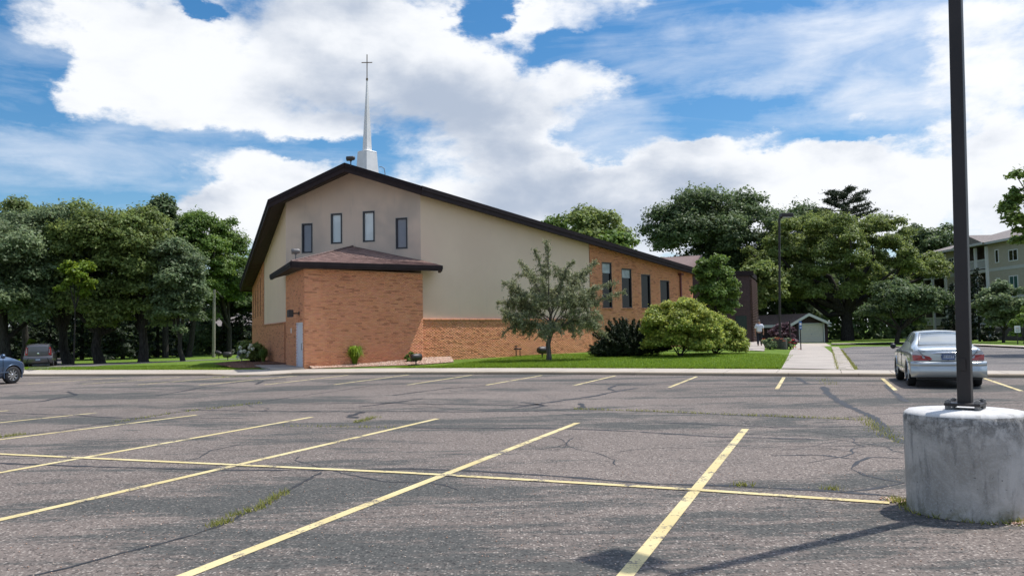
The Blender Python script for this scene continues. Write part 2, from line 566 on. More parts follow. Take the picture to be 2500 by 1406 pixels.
def make_leafmat(name, c, c2, trans=0.35, gloss=0.55):
    t = NT(name)
    at = t.n('ShaderNodeAttribute'); at.attribute_name = 'tint'
    col = t.mix(at.outputs['Fac'], c, c2)
    sep = t.n('ShaderNodeSeparateColor'); t.L(at.outputs['Color'], sep.inputs[0])
    col = t.mix(sep.outputs[0], c, c2)
    v = t.n('ShaderNodeHueSaturation'); t.L(col, v.inputs['Color'])
    t.L(t.math('ADD', t.math('MULTIPLY', sep.outputs[1], 0.9), 0.55), v.inputs['Value'])
    t.fin(v.outputs[0], gloss, 0, 0.28)
    tr = t.n('ShaderNodeBsdfTranslucent')
    h = t.n('ShaderNodeHueSaturation'); t.L(v.outputs[0], h.inputs['Color']); h.inputs['Value'].default_value = 1.5; h.inputs['Hue'].default_value = 0.485
    t.L(h.outputs[0], tr.inputs[0])
    mx = t.n('ShaderNodeMixShader'); mx.inputs[0].default_value = trans
    t.L(t.b.outputs[0], mx.inputs[1]); t.L(tr.outputs[0], mx.inputs[2]); t.L(mx.outputs[0], t.out.inputs[0])
    return t.m
M['leaf_oak'] = make_leafmat('oak_leaves', (0.115, 0.170, 0.045), (0.225, 0.275, 0.078), .4)
M['leaf_grey'] = make_leafmat('greygreen_leaves', (0.100, 0.155, 0.066), (0.205, 0.255, 0.125), .4)
M['leaf_light'] = make_leafmat('light_leaves', (0.090, 0.160, 0.028), (0.17, 0.25, 0.052), .35)
M['leaf_lime'] = make_leafmat('lime_leaves', (0.11, 0.18, 0.015), (0.19, 0.27, 0.025), .4)
M['leaf_dark'] = make_leafmat('dark_leaves', (0.065, 0.110, 0.042), (0.140, 0.190, 0.075), .35)
M['needles'] = make_leafmat('conifer_needles', (0.022, 0.036, 0.016), (0.050, 0.070, 0.030), .1)
M['leaf_crab'] = make_leafmat('crabapple_leaves', (0.15, 0.18, 0.085), (0.36, 0.37, 0.21), .25)
M['leaf_burn'] = make_leafmat('burning_bush_leaves', (0.13, 0.22, 0.038), (0.44, 0.45, 0.09), .35)
M['leaf_purple'] = make_leafmat('barberry_leaves', (0.085, 0.045, 0.055), (0.19, 0.11, 0.125), .25)
M['blade'] = make_leafmat('grass_blades', (0.11, 0.20, 0.012), (0.21, 0.30, 0.030), .35, .5)
M['weed'] = make_leafmat('weed_blades', (0.13, 0.16, 0.02), (0.38, 0.36, 0.11), .35, .6)
M['petal_white'] = simple('white_petals', (0.72, 0.74, 0.60), .7)
M['petal_orange'] = simple('orange_petals', (0.72, 0.13, 0.03), .6, var=.25)
M['petal_red'] = simple('red_petals', (0.6, 0.03, 0.045), .6, var=.25)

def make_bark(name, a, b):
    t = NT(name)
    n = t.noise(6, 6, 0.7, 0.5, stretch=(2, 2, .35))
    t.bump(n, .8, .05)
    return t.fin(t.mix(t.ramp(n, .35, .65), a, b), .95, 0, .1)
M['bark'] = make_bark('oak_bark', (0.028, 0.025, 0.022), (0.075, 0.068, 0.06))
M['barkgrey'] = make_bark('grey_bark', (0.09, 0.08, 0.07), (0.20, 0.18, 0.16))
M['pinewood'] = make_bark('weathered_pole_wood', (0.24, 0.22, 0.17), (0.38, 0.35, 0.28))

def make_stucco():
    t = NT('tan_stucco')
    n1 = t.noise(0.35, 5, 0.6); n3 = t.noise(120, 2, 0.7)
    streak = t.noise(1.3, 6, 0.6, .4, stretch=(1.8, 1.8, .18))
    col = t.mix(t.ramp(n1, .3, .7), (0.76, 0.565, 0.42), (0.81, 0.61, 0.455))
    col = t.mix(t.math('MULTIPLY', t.ramp(streak, .55, .85), .22), col, (0.48, 0.41, 0.335))
    t.bump(n3, .25, .006)
    return t.fin(col, .92, 0, .2)
M['stucco'] = make_stucco()

def make_stucco_stain():
    t = NT('stained_tan_stucco')
    n1 = t.noise(0.35, 5, 0.6); n3 = t.noise(120, 2, 0.7)
    st = t.noise(.42, 3, .5, .2)
    drip = t.noise(2.2, 5, .6, .2, stretch=(2.2, 2.2, .2))
    col = t.mix(t.ramp(n1, .3, .7), (0.71, 0.55, 0.43), (0.76, 0.60, 0.47))
    col = t.mix(t.math('MULTIPLY', t.ramp(st, .42, .72), .5), col, (0.36, 0.325, 0.285))
    col = t.mix(t.math('MULTIPLY', t.ramp(drip, .56, .75), .25), col, (0.34, 0.31, 0.27))
    t.bump(n3, .25, .006)
    return t.fin(col, .92, 0, .2)
M['stucco2'] = make_stucco_stain()

def make_brick(name, objinfo):
    t = NT(name)
    if objinfo:
        oi = t.n('ShaderNodeObjectInfo'); c = oi.outputs['Color']
    else:
        at = t.n('ShaderNodeAttribute'); at.attribute_name = 'tint'; c = at.outputs['Color']
    n = t.noise(60, 4, .7)
    col = t.mix(t.math('MULTIPLY', t.ramp(n, .4, .7), .22), c, (0.16, 0.08, 0.05))
    big = t.noise(.5, 4, .6)
    col = t.mix(t.math('MULTIPLY', t.ramp(big, .45, .75), .16), col, (0.60, 0.38, 0.27))
    t.bump(n, .3, .004)
    return t.fin(col, .85, 0, .25)
M['brick1'] = make_brick('brick_faces', True)
M['brickN'] = make_brick('brick_faces_joined', False)
M['mortar'] = simple('mortar', (0.60, 0.31, 0.18), .95, bump=.3)
M['fascia'] = simple('dark_brown_fascia', (0.020, 0.013, 0.014), .7, var=.15, scale=3, spec=.2)
M['fascia2'] = simple('brown_lower_fascia', (0.032, 0.021, 0.021), .7, var=.15, scale=3, spec=.2)
M['soffit'] = simple('brown_soffit', (0.040, 0.028, 0.026), .8, var=.15)
M['shingle'] = make_brick('asphalt_shingles', False)
M['shingle1'] = make_brick('asphalt_shingle_tab', True)
M['roofgen'] = simple('brown_shingle_roof', (0.17, 0.115, 0.10), .95, var=.25, scale=9, bump=.5, bscale=40)
M['rooft'] = simple('dark_felt_roof', (0.06, 0.045, 0.04), .95, var=.25, scale=9, bump=.5, bscale=40)
M['frame'] = simple('dark_window_frame', (0.018, 0.015, 0.018), .4)
M['rim'] = simple('pale_caulk', (0.50, 0.46, 0.40), .8)
def glassmat(name, c, rough=.06, spec=.9):
    t = NT(name)
    col = t.mix(t.ramp(t.noise(.8, 3), .35, .65), tuple(x * .85 for x in c), c)
    return t.fin(col, rough, 0, spec)
M['glass_pale'] = glassmat('pale_backed_glass', (0.74, 0.80, 0.78))
M['glass_grey'] = glassmat('grey_backed_glass', (0.17, 0.175, 0.21))
M['glass_dark'] = glassmat('dark_glass', (0.008, 0.010, 0.012), .04, .3)
M['glass_teal'] = glassmat('teal_curtained_glass', (0.06, 0.13, 0.12))
M['blind'] = simple('white_blind', (0.42, 0.45, 0.45), .5, var=.2, scale=3)
M['white'] = simple('white_paint', (0.72, 0.73, 0.74), .5, var=.05)
M['steeple'] = simple('white_steeple_metal', (0.80, 0.79, 0.75), .5, var=.06, scale=2)
M['brass'] = simple('aged_cross_metal', (0.20, 0.15, 0.09), .45, .6)
M['door'] = simple('pale_lilac_door', (0.72, 0.71, 0.77), .45, var=.05)
M['bronze'] = simple('dark_bronze_pole', (0.026, 0.020, 0.018), .5, .1, var=.2, scale=2)
M['fixture'] = simple('dark_bronze_fixture', (0.050, 0.043, 0.040), .5, .2)
M['fixgrey'] = simple('weathered_grey_fixture', (0.18, 0.17, 0.16), .55, .1)
M['siding'] = simple('dark_maroon_siding', (0.055, 0.030, 0.030), .75, var=.2)
M['slat'] = simple('maroon_slats', (0.12, 0.065, 0.06), .7, var=.2)
M['cream'] = simple('cream_garage_door', (0.84, 0.76, 0.62), .6, var=.04)
M['trimw'] = simple('offwhite_trim', (0.76, 0.74, 0.69), .6, var=.05)
M['apt'] = simple('taupe_siding', (0.42, 0.375, 0.30), .85, var=.06)
M['aptband'] = simple('pale_band', (0.50, 0.50, 0.48), .8, var=.05)
M['aptroof'] = simple('grey_brown_shingles', (0.21, 0.18, 0.165), .95, var=.2, bump=.4)
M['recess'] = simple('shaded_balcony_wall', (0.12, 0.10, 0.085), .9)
M['rubber'] = simple('tyre_rubber', (0.018, 0.018, 0.019), .8, var=.2)
M['black'] = simple('black_plastic', (0.012, 0.012, 0.013), .5)
M['alloy'] = simple('silver_alloy', (0.62, 0.63, 0.65), .3, .85)
M['hubdark'] = simple('dark_wheel_inner', (0.03, 0.03, 0.03), .6, .3)
M['stone'] = simple('pale_limestone', (0.62, 0.57, 0.48), .85, var=.2, scale=3, bump=.5, bscale=20)
M['bluesign'] = simple('blue_sign', (0.03, 0.12, 0.33), .4)
M['redpaint'] = simple('faded_red_paint', (0.35, 0.03, 0.03), .5)

def carpaint(name, c, metal=.55, rough=.28):
    t = NT(name)
    t.b.inputs['Coat Weight'].default_value = .8
    t.b.inputs['Coat Roughness'].default_value = .05
    d = t.noise(2.0, 5, .6)
    col = t.mix(t.math('MULTIPLY', t.ramp(d, .45, .75), .18), c, tuple(x * .7 for x in c))
    return t.fin(col, rough, metal, .5)
M['silver'] = carpaint('silver_car_paint', (0.50, 0.53, 0.53), .6, .34)
M['blue'] = carpaint('steel_blue_car_paint', (0.060, 0.10, 0.17), .5, .34)
M['greycar'] = carpaint('titanium_grey_car_paint', (0.115, 0.108, 0.115), .5, .33)
M['carglass'] = glassmat('car_window_glass', (0.02, 0.026, 0.028), .04, .9)
M['rearglass'] = glassmat('painted_sky_car_glass', (0.20, 0.23, 0.235), .05, 1.0)  # paler base colour stands in for the sky's reflection
def redlens():
    t = NT('red_tail_lens')
    t.b.inputs['Coat Weight'].default_value = .9
    return t.fin(t.mix(t.ramp(t.noise(14, 3), .4, .6), (0.30, 0.008, 0.012), (0.45, 0.015, 0.02)), .25, 0, .6)
M['red'] = redlens()
M['clearlens'] = simple('clear_lens', (0.45, 0.42, 0.42), .15, .2)
M['chrome'] = simple('chrome', (0.75, 0.76, 0.78), .12, 1.0, var=.03)
M['plateblue'] = simple('plate_blue', (0.05, 0.10, 0.26), .4)
M['platepale'] = simple('plate_pale', (0.45, 0.50, 0.58), .4, var=.08, scale=12)
M['platetext'] = simple('plate_text', (0.012, 0.02, 0.09), .4)
M['skin'] = simple('skin', (0.42, 0.22, 0.15), .6)
M['hair'] = simple('grey_hair', (0.16, 0.155, 0.15), .8)
M['shirt'] = simple('white_shirt', (0.74, 0.76, 0.84), .8, var=.05)
M['trousers'] = simple('dark_trousers', (0.012, 0.014, 0.028), .8)

# ------------------------------------------------------------------ ground surfaces
def column_sheet(name, us, wfun0, rows, zfun, mat, kind='structure', dz=0.0):
    """sheet in lot coordinates: for each u, rows of w offsets from wfun0(u)"""
    us = np.asarray(us, float)
    n, m = len(us), len(rows)
    U = np.repeat(us, m); W = np.concatenate([[wfun0(u) + r for r in rows] for u in us])
    Xs, Ys = xy(U, W)
    Z = zfun(U, W) + dz
    V = np.stack([Xs, Ys, Z], 1)
    i, j = np.meshgrid(np.arange(n - 1), np.arange(m - 1), indexing='ij')
    a = (i * m + j).ravel()
    F_ = np.stack([a, a + m, a + m + 1, a + 1], 1)
    if rows[-1] < rows[0]: F_ = F_[:, ::-1]
    o = link_mesh(name, np_mesh(name, V, F_, mat, smooth=True))
    return tag(o, kind=kind)
us = np.concatenate([np.linspace(-400, -95, 12), np.linspace(-90, 60, 226), np.linspace(65, 400, 12)])
rows_out = np.concatenate([np.linspace(0, 60, 91), np.linspace(62, 130, 35), np.array([150, 200, 300, 500, 900])])
lawn = column_sheet('lawn', us, gew, rows_out, T_uw, M['lawn'])
tag(lawn, 'green lawn and open ground beyond the kerb')
def lot_z(u, w): return np.zeros_like(w)
rows_in = -np.concatenate([np.array([0.0, .3, .8]), np.linspace(2, 60, 30), np.array([80, 120, 200])])
lot = column_sheet('parking_lot', us, kbw, list(rows_in), lot_z, M['asphalt'])
tag(lot, 'old patched asphalt parking lot')

def conform_strip(name, left, right, mat, dz, kind='structure', n=24, parent=None, cross=4):
    """surface between two polylines (world xy), conforming to the terrain"""
    def resamp(P, n):
        P = np.array([p[:2] for p in P], float)
        d = np.r_[0, np.cumsum(np.linalg.norm(np.diff(P, axis=0), axis=1))]
        t = np.linspace(0, d[-1], n)
        return np.stack([np.interp(t, d, P[:, 0]), np.interp(t, d, P[:, 1])], 1)
    A, B = resamp(left, n), resamp(right, n)
    V = []
    dl_, dr2 = dz if isinstance(dz, tuple) else (dz, dz)
    for k in range(n):
        for c in range(cross + 1):
            p = A[k] * (1 - c / cross) + B[k] * c / cross
            V.append((p[0], p[1], T(p[0], p[1]) + dl_ * (1 - c / cross) + dr2 * c / cross))
    F_ = []
    for k in range(n - 1):
        for c in range(cross):
            a = k * (cross + 1) + c
            F_.append([a, a + 1, a + cross + 2, a + cross + 1])
    V = np.array(V); F_ = np.array(F_)
    n0 = np.cross(V[F_[0][1]] - V[F_[0][0]], V[F_[0][2]] - V[F_[0][0]])
    if n0[2] < 0: F_ = F_[:, ::-1]
    o = link_mesh(name, np_mesh(name, V, F_, mat, smooth=True), parent)
    if kind: o['kind'] = kind
    return o

# sidewalk slabs and kerb segments along the lot edge
walk_root = empty('sidewalk', (0, 0, 0), kind='structure', label='pale concrete sidewalk behind the kerb')
kerb_root = empty('kerb', (0, 0, 0), kind='structure', label='rounded concrete kerb along the lot')
def kerb_seg(u0, u1, h0=.105, h1=.105, mat=None):
    prof = [(0.0, -.05), (0.0, 0.35), (0.012, .72), (0.04, .93), (0.085, 1.0), (0.19, 1.0), (0.19, -.05)]
    n = max(2, int(abs(u1 - u0) / .6) + 1)
    V = []
    for i in range(n):
        u = u0 + (u1 - u0) * i / (n - 1); h = h0 + (h1 - h0) * i / (n - 1)
        for (a, b) in prof:
            X_, Y_ = xy(u, kbw(u) + a); V.append((X_, Y_, (b * h if b > 0 else b)))
    k = len(prof); Fs = []
    for i in range(n - 1):
        for j in range(k - 1):
            Fs.append([i * k + j, (i + 1) * k + j, (i + 1) * k + j + 1, i * k + j + 1])
    m = MB(); m.add(V, Fs, True)
    m.add(V[:k], [list(range(k))]); m.add(V[-k:], [list(range(k))[::-1]])
    m.build('kerb_segment', mat or M['kerb'], kerb_root)
joints = [-60, -52, -45, -38.3, -31.9, -27.4, -24.2]
for a, b in zip(joints[:-1], joints[1:]): kerb_seg(a, b - .015)
kerb_seg(-24.2, -23.1, .105, .035)
kerb_seg(-23.1, -21.4, .035, .035)
kerb_seg(-21.4, -20.4, .035, .105)
joints = [-20.4, -15.6, -12.6, -9.5, -6.4, -3.3, -1.2, 0.9, 3.2, 6.3, 10, 14, 18, 24, 30, 40]
for a, b in zip(joints[:-1], joints[1:]): kerb_seg(a + .012, b)
def slab(u0, u1, z0=.103, z1=.103, mat=None):
    V = []; n = 4
    for i in range(n):
        u = u0 + (u1 - u0) * i / (n - 1); z = z0 + (z1 - z0) * i / (n - 1)
        for w, zz in ((kbw(u) + .195, z), (gew(u) + .02, max(z, .108))):
            X_, Y_ = xy(u, w); V.append((X_, Y_, zz))
    m = MB()
    nb = len(V)
    V2 = V + [(p[0], p[1], -.05) for p in V]
    Fs = [[2 * i, 2 * i + 2, 2 * i + 3, 2 * i + 1] for i in range(n - 1)]
    Fs += [[nb + 2 * i, 2 * i, 2 * i + 2, nb + 2 * i + 2][::-1] for i in range(n - 1)]
    Fs += [[2 * i + 1, 2 * i + 3, nb + 2 * i + 3, nb + 2 * i + 1] for i in range(n - 1)]
    Fs += [[0, 1, nb + 1, nb], [2 * n - 2, nb + 2 * n - 2, nb + 2 * n - 1, 2 * n - 1]]
    m.add(V2, Fs)
    m.build('sidewalk_slab', mat or M['concrete'], walk_root)
edges = [-60, -54, -48, -42, -38.3, -35.1, -31.9, -29.6, -27.4, -25.8, -24.2]
for a, b in zip(edges[:-1], edges[1:]): slab(a, b - .018)
slab(-24.2, -23.1, .103, .045); slab(-23.1, -21.4, .045, .045); slab(-21.4, -20.4, .045, .103)
edges = [-20.4, -18.7, -17.1, -15.6, -14.1, -12.6, -11.0, -9.5, -7.9, -6.4, -4.8, -3.3, -1.6, .4, 1.9, 3.4, 5, 6.5, 8, 10, 12, 14, 17, 20, 25, 30, 40]
for a, b in zip(edges[:-1], edges[1:]): slab(a + .018, b)

# second lot on the right, drive on the left, walks
def uwp(u, w): return np.array(xy(u, w))
lot2 = conform_strip('rear_parking_lot', [uwp(.95, 30.0), uwp(.85, 45), uwp(.4, 60), uwp(2, 70)], [uwp(60, 29.2), uwp(55, 45), uwp(60, 60), uwp(60, 70)], M['asphalt2'], .012, n=60, cross=40)
tag(lot2, 'smaller asphalt lot behind the sidewalk strip')
walk1 = empty('main_walk', kind='structure', label='straight concrete walk leading back towards the garage')
wl = [uwp(-1.55, 30.8), uwp(-1.7, 38), uwp(-2.0, 50), uwp(-2.15, 67)]
wr = [uwp(.33, 30.2), uwp(.33, 38), uwp(.3, 50), uwp(-.2, 67)]
def seg_pts(P, a, b):
    P = np.array([p[:2] for p in P]); d = np.r_[0, np.cumsum(np.linalg.norm(np.diff(P, axis=0), axis=1))]
    t = np.linspace(a, b, 4) * d[-1]
    return list(np.stack([np.interp(t, d, P[:, 0]), np.interp(t, d, P[:, 1])], 1))
for k in range(14):
    conform_strip('walk_slab', seg_pts(wl, k / 14 + .0004, (k + 1) / 14 - .0004), seg_pts(wr, k / 14 + .0004, (k + 1) / 14 - .0004), M['walk'], .03, None, 4, walk1, 3)
walk2 = empty('side_walk', kind='structure', label='concrete walk to the side entrance that the man follows')
q = [GT(1800, 856), GT(1866, 858), GT(1868, 845), GT(1866, 829), GT(1838, 829), GT(1826, 838)]
pl_ = [q[0], q[5], q[4]]; pr_ = [q[1], q[2], q[3]]
for k in range(6):
    conform_strip('walk_slab', seg_pts(pl_, k / 6 + .001, (k + 1) / 6 - .001), seg_pts(pr_, k / 6 + .001, (k + 1) / 6 - .001), M['walk'], .035, None, 4, walk2, 3)
pv = empty('paver_strip', kind='structure', label='weedy strip of flat stones beside the main walk')
for k in range(60):
    w0 = 30.2 + k * .62
    for c in range(2):
        u0 = .34 + c * .262
        a, b = w0 + RNG.uniform(0, .05), w0 + .56 + RNG.uniform(0, .05)
        conform_strip('paver', [uwp(u0, a), uwp(u0, b)], [uwp(u0 + .26, a), uwp(u0 + .26, b)], M['concrete'] if RNG.random() < .6 else M['walk'], .035 + RNG.uniform(0, .012), None, 2, pv, 1)
drive = conform_strip('side_drive', [GT(60, 903), GT(120, 889.5), GT(256, 886.5), GT(384, 882.5), GT(522, 877.2), GT(600, 875)][::1], [GT(70, 906), GT(120, 899.5), GT(256, 891.5), GT(384, 885.5), GT(522, 878.8), GT(600, 876.5)], M['asphalt2'], .015, n=40)
tag(drive, 'narrow pale drive running behind the left lawn')
drive2 = conform_strip('side_drive', [GT(20, 886), GT(60, 880), GT(100, 868), GT(130, 860)], [GT(150, 902), GT(150, 893), GT(150, 880), GT(150, 874)], M['asphalt2'], .022, n=16)
tag(drive2, 'pale asphalt bay that the small grey hatchback stands on')
far_path = conform_strip('far_path', [GT(-60, 866), GT(90, 866), GT(260, 867), GT(420, 864), GT(560, 861)], [GT(-60, 871.5), GT(90, 871), GT(260, 869), GT(420, 865.6), GT(560, 862.4)], M['concrete'], .02, n=30)
tag(far_path, 'thin pale path crossing the wooded lawn')
apron = conform_strip('garage_apron', [GT(1946, 838.5), GT(1950, 846)], [GT(2016, 838), GT(2030, 845)], M['concrete'], .02, n=6)
tag(apron, 'small concrete apron in front of the garage')
islk = conform_strip('far_kerb_strip', [GT(2030, 841), GT(2200, 838), GT(2330, 841), GT(2500, 848), GT(2620, 856)], [GT(2030, 842.6), GT(2200, 839.6), GT(2330, 843), GT(2500, 851.5), GT(2620, 861)], M['concrete'], .12, n=40)
tag(islk, 'pale far kerb round the rear lot')
far_lawn = conform_strip('far_lawn_strip', [GT(2030, 833), GT(2200, 831), GT(2330, 830), GT(2500, 836), GT(2640, 840)], [GT(2030, 841), GT(2200, 838), GT(2330, 841), GT(2500, 848), GT(2640, 856)], M['lawn'], .11, n=40)
tag(far_lawn, 'bright mown grass strip beyond the rear lot')

# beds: mulch and river stones
bed_l = conform_strip('mulch_bed', [GT(522, 896), GT(560, 889), GT(620, 884), GT(700, 884), GT(722, 886)], [GT(580, 900), GT(600, 899.5), GT(640, 899), GT(700, 898), GT(728, 897)], simple('bark_mulch', (0.17, 0.085, 0.055), .95, var=.45, scale=14, bump=.8, bscale=30), (.16, .03))
tag(bed_l, 'brown mulch bed by the side door')
bed_r = conform_strip('stone_bed', [uwp(-22.3, 31.2), GT(800, 893), GT(900, 888), GT(1030, 884), GT(1100, 882)], [uwp(-21.6, 30.7), GT(800, 899.3), GT(900, 895.5), GT(1030, 891), GT(1108, 885)], simple('pink_gravel_base', (0.36, 0.22, 0.15), .95, var=.4, scale=16, bump=.8, bscale=30), (.24, .03))
tag(bed_r, 'pink stone bed along the entrance wall')

# ------------------------------------------------------------------ painted lines
def ground_ribbon(name, pts, wid, mat, z, parent, jitter=0.0, kind=None, label=None):
    P = np.array([p[:2] for p in pts], float)
    if jitter > 0:
        d = np.r_[0, np.cumsum(np.linalg.norm(np.diff(P, axis=0), axis=1))]
        n = max(3, int(d[-1] / .12)); n = min(n, 400)
        t = np.linspace(0, d[-1], n)
        P = np.stack([np.interp(t, d, P[:, 0]), np.interp(t, d, P[:, 1])], 1)
        wob = np.cumsum(RNG.normal(0, jitter * .35, (n, 2)), axis=0); wob -= np.linspace(0, 1, n)[:, None] * wob[-1]
        P = P + wob + RNG.normal(0, jitter * .3, (n, 2))
    n = len(P)
    dirs = np.gradient(P, axis=0); dirs /= (np.linalg.norm(dirs, axis=1)[:, None] + 1e-9)
    nor = np.stack([-dirs[:, 1], dirs[:, 0]], 1)
    w = np.full(n, wid / 2)
    if jitter > 0:
        w = w * np.clip(RNG.normal(1, .35, n), .25, 1.9)
        w[0] *= .3; w[-1] *= .3
    A = P + nor * w[:, None]; B = P - nor * w[:, None]
    V = np.concatenate([np.c_[A, np.full(n, z)], np.c_[B, np.full(n, z)]])
    i = np.arange(n - 1)
    F_ = np.stack([n + i, n + i + 1, i + 1, i], 1)
    o = link_mesh(name, np_mesh(name, V, F_, mat), parent)
    if kind: o['kind'] = kind
    if label: o['label'] = label
    return o
def line(p, q, wid=.1):
    a, b = G(*p), G(*q)
    pts = [a + (b - a) * k / 12 for k in range(13)]
    ground_ribbon('painted_line', pts, wid, M['paint'], .004, lot)
# near double row
S6 = G(1820, 1047); E6 = G(1528, 1404)
def ext(a, b, k):
    a = np.array(a, float); b = np.array(b, float)
    return a + (b - a) * k
line((1820, 1047), tuple(ext((1820, 1047), (1528, 1404), 1.9)), .105)
line((1410, 1032), tuple(ext((1410, 1032), (460, 1402), 1.25)), .105)
line((1068, 1022), (-300, 1338), .105)
line((761, 1018), (-700, 1278), .105)
line((480, 1013), (-600, 1148), .1)
line((236, 1007.6), (-560, 1088), .1)
line((22, 1002), (-560, 1050), .1)
for a, b in (((-300, 1095), (0, 1108.8)), ((0, 1108.8), (1000, 1155)), ((1000, 1155), (1694, 1196)), ((1694, 1196), (2172, 1228.5))):
    A_, B_ = G(*a), G(*b)
    ground_ribbon('painted_line', [A_ + (B_ - A_) * k / 12 for k in range(13)], .10, M['paint'], .008, lot)
for a, b in (((645, 939.2), (849.6, 915.6)), ((816, 938.6), (998.4, 914.6)), ((995.2, 939.2), (1152, 915.6)), ((1187.2, 939.8), (1323, 916.2)), ((1400, 941.2), (1502.6, 917)),
             ((1634, 945.5), (1700.6, 919.3)), ((1896.8, 949.5), (1914, 921)), ((2187, 953), (2154, 923.5)), ((2495, 954.8), (2402.7, 923.5)),
             ((486, 940), (725, 917)), ((337, 939), (560, 920)), ((200, 937.5), (440, 921)), ((70, 937), (300, 921))):
    line(a, b, .1)
line((2495, 954.8), (2640, 957), .1)

# cracks and sealed seams
def px_line(pts): return [G(*p) for p in pts]
CR = [([(-80, 1128), (0, 1130), (80, 1133), (240, 1138), (400, 1143), (600, 1147), (760, 1147.5), (1000, 1143.5), (1120, 1147), (1360, 1162), (1600, 1181), (1800, 1186), (2000, 1197), (2190, 1211)], .05, .010),
      ([(-40, 1420), (80, 1406), (200, 1374), (280, 1352), (380, 1326), (460, 1304), (520, 1286), (580, 1258), (648, 1228), (700, 1196), (740, 1174), (784, 1152)], .022, .02),
      ([(-60, 1076), (0, 1066), (120, 1054), (280, 1030), (360, 1018), (420, 1008), (480, 1000), (560, 990), (632, 983), (740, 966), (840, 952), (960, 932)], .035, .02),
      ([(0, 1008), (160, 1013), (300, 1020), (440, 1022), (592, 1021)], .05, .02),
      ([(440, 1000), (680, 1004), (850, 1005), (1000, 1004), (1144, 1005), (1304, 1003), (1400, 999)], .07, .02),
      ([(1400, 999), (1580, 1004), (1796, 1013), (1940, 1018.6), (2106, 1025)], .04, .01),
      ([(2008, 943), (2019, 961), (2044, 983), (2077, 999), (2116, 1015), (2142, 1042), (2167, 1064), (2208, 1082)], .11, .03),
      ([(1250, 996), (1400, 973.6), (1454, 966), (1504, 955.6), (1555, 947)], .09, .02),
      ([(1504, 955), (1484, 948), (1512, 939), (1600, 938)], .07, .02),
      ([(1000, 1043), (1120, 1045), (1280, 1045), (1400, 1047), (1520, 1052), (1720, 1066), (2000, 1072)], .05, .03),
      ([(875, 993), (936, 986), (1032, 973)], .08, .02), ([(957, 965), (1032, 955), (1099, 947), (1186, 942)], .08, .02),
      ([(851, 1016), (890, 1005)], .10, .02), ([(851, 1016), (872, 1021)], .10, .02), ([(869, 1032), (917, 1018)], .05, .02),
      ([(0, 988), (100, 980), (188, 964)], .08, .02), ([(188, 964), (165, 956)], .08, .02),
      ([(378, 966), (440, 956), (500, 944), (680, 920)], .07, .02), ([(0, 960), (200, 956), (480, 952), (700, 950)], .07, .04),
      ([(624, 938), (640, 930), (700, 923)], .07, .02), ([(2163, 938), (2181, 955), (2214, 981)], .08, .02),
      ([(2208, 1119), (2128, 1115), (2096, 1127), (2078, 1143), (2110, 1160), (2143, 1167), (2210, 1180)], .03, .01),
      ([(2210, 1178), (2120, 1195), (2050, 1201)], .03, .01), ([(1300, 996), (1330, 990), (1270, 981)], .08, .02), ([(1417, 997), (1424, 990), (1416, 984)], .08, .02),
      ([(1600, 1030), (1900, 1042), (2100, 1040)], .04, .03), ([(2100, 1122), (2000, 1110), (1880, 1112)], .03, .03),
      ([(1420, 937), (1700, 937), (2000, 938), (2160, 940)], .07, .03), ([(700, 985), (900, 984), (1200, 987), (1380, 990)], .06, .04),
      ([(1946, 922), (1960, 930), (1968, 936)], .09, .02)]
def wander(x0, y0, heading, L, step=.35, turn=.35):
    P = [np.array([x0, y0, 0.0])]; h = heading
    for _ in range(int(L / step)):
        h += RNG.normal(0, turn); P.append(P[-1] + np.array([math.cos(h), math.sin(h), 0]) * step)
    return P
for k in range(22):
    D_ = RNG.uniform(4.5, 25); X0 = RNG.uniform(-.62, .6) * D_; h = RNG.choice([YAW, YAW + math.pi / 2]) + RNG.normal(0, .5)
    P = wander(X0, D_, h, RNG.uniform(1.5, 6))
    if max(uw(p[0], p[1])[1] - kbw(uw(p[0], p[1])[0]) for p in P) > -.3: continue
    ground_ribbon('crack_seam', P, RNG.uniform(.012, .03), M['tar'], .0018 + k * .00001, lot, jitter=.02)
    if RNG.random() < .6:
        q = P[len(P) // 2]; P2 = wander(q[0], q[1], h + RNG.choice([-1.2, 1.2]), RNG.uniform(.6, 2))
        if max(uw(p[0], p[1])[1] - kbw(uw(p[0], p[1])[0]) for p in P2) < -.3: ground_ribbon('crack_seam', P2, .014, M['tar'], .0015, lot, jitter=.02)
for pts, wd, jt in CR:
    ground_ribbon('crack_seam', px_line(pts), wd * 1.45, M['tar'], .0025, lot, jitter=jt)

# ------------------------------------------------------------------ grass blades, weeds, stones (uncountable stuff)
def blades(name, P, h, w, mat, lean=.5, label=None, parent=None, off=None):
    n = len(P)
    hh = h * RNG.uniform(.5, 1.3, n); a = RNG.uniform(0, 2 * np.pi, n); ld = RNG.uniform(0, 2 * np.pi, n); lm = RNG.uniform(0, lean, n)
    dx, dy = np.cos(a) * w / 2, np.sin(a) * w / 2
    V = np.empty((n, 3, 3))
    V[:, 0] = P + np.c_[dx, dy, np.zeros(n)]; V[:, 1] = P - np.c_[dx, dy, np.zeros(n)]
    V[:, 2] = P + np.c_[np.cos(ld) * hh * lm, np.sin(ld) * hh * lm, hh]
    col = np.c_[RNG.uniform(0, 1, n), RNG.uniform(.2, .9, n), np.zeros(n)]
    o = link_mesh(name, np_mesh(name, V.reshape(-1, 3), np.arange(3 * n).reshape(-1, 3), mat, colors=col), parent)
    o['kind'] = 'stuff'
    if label: o['label'] = label
    return o
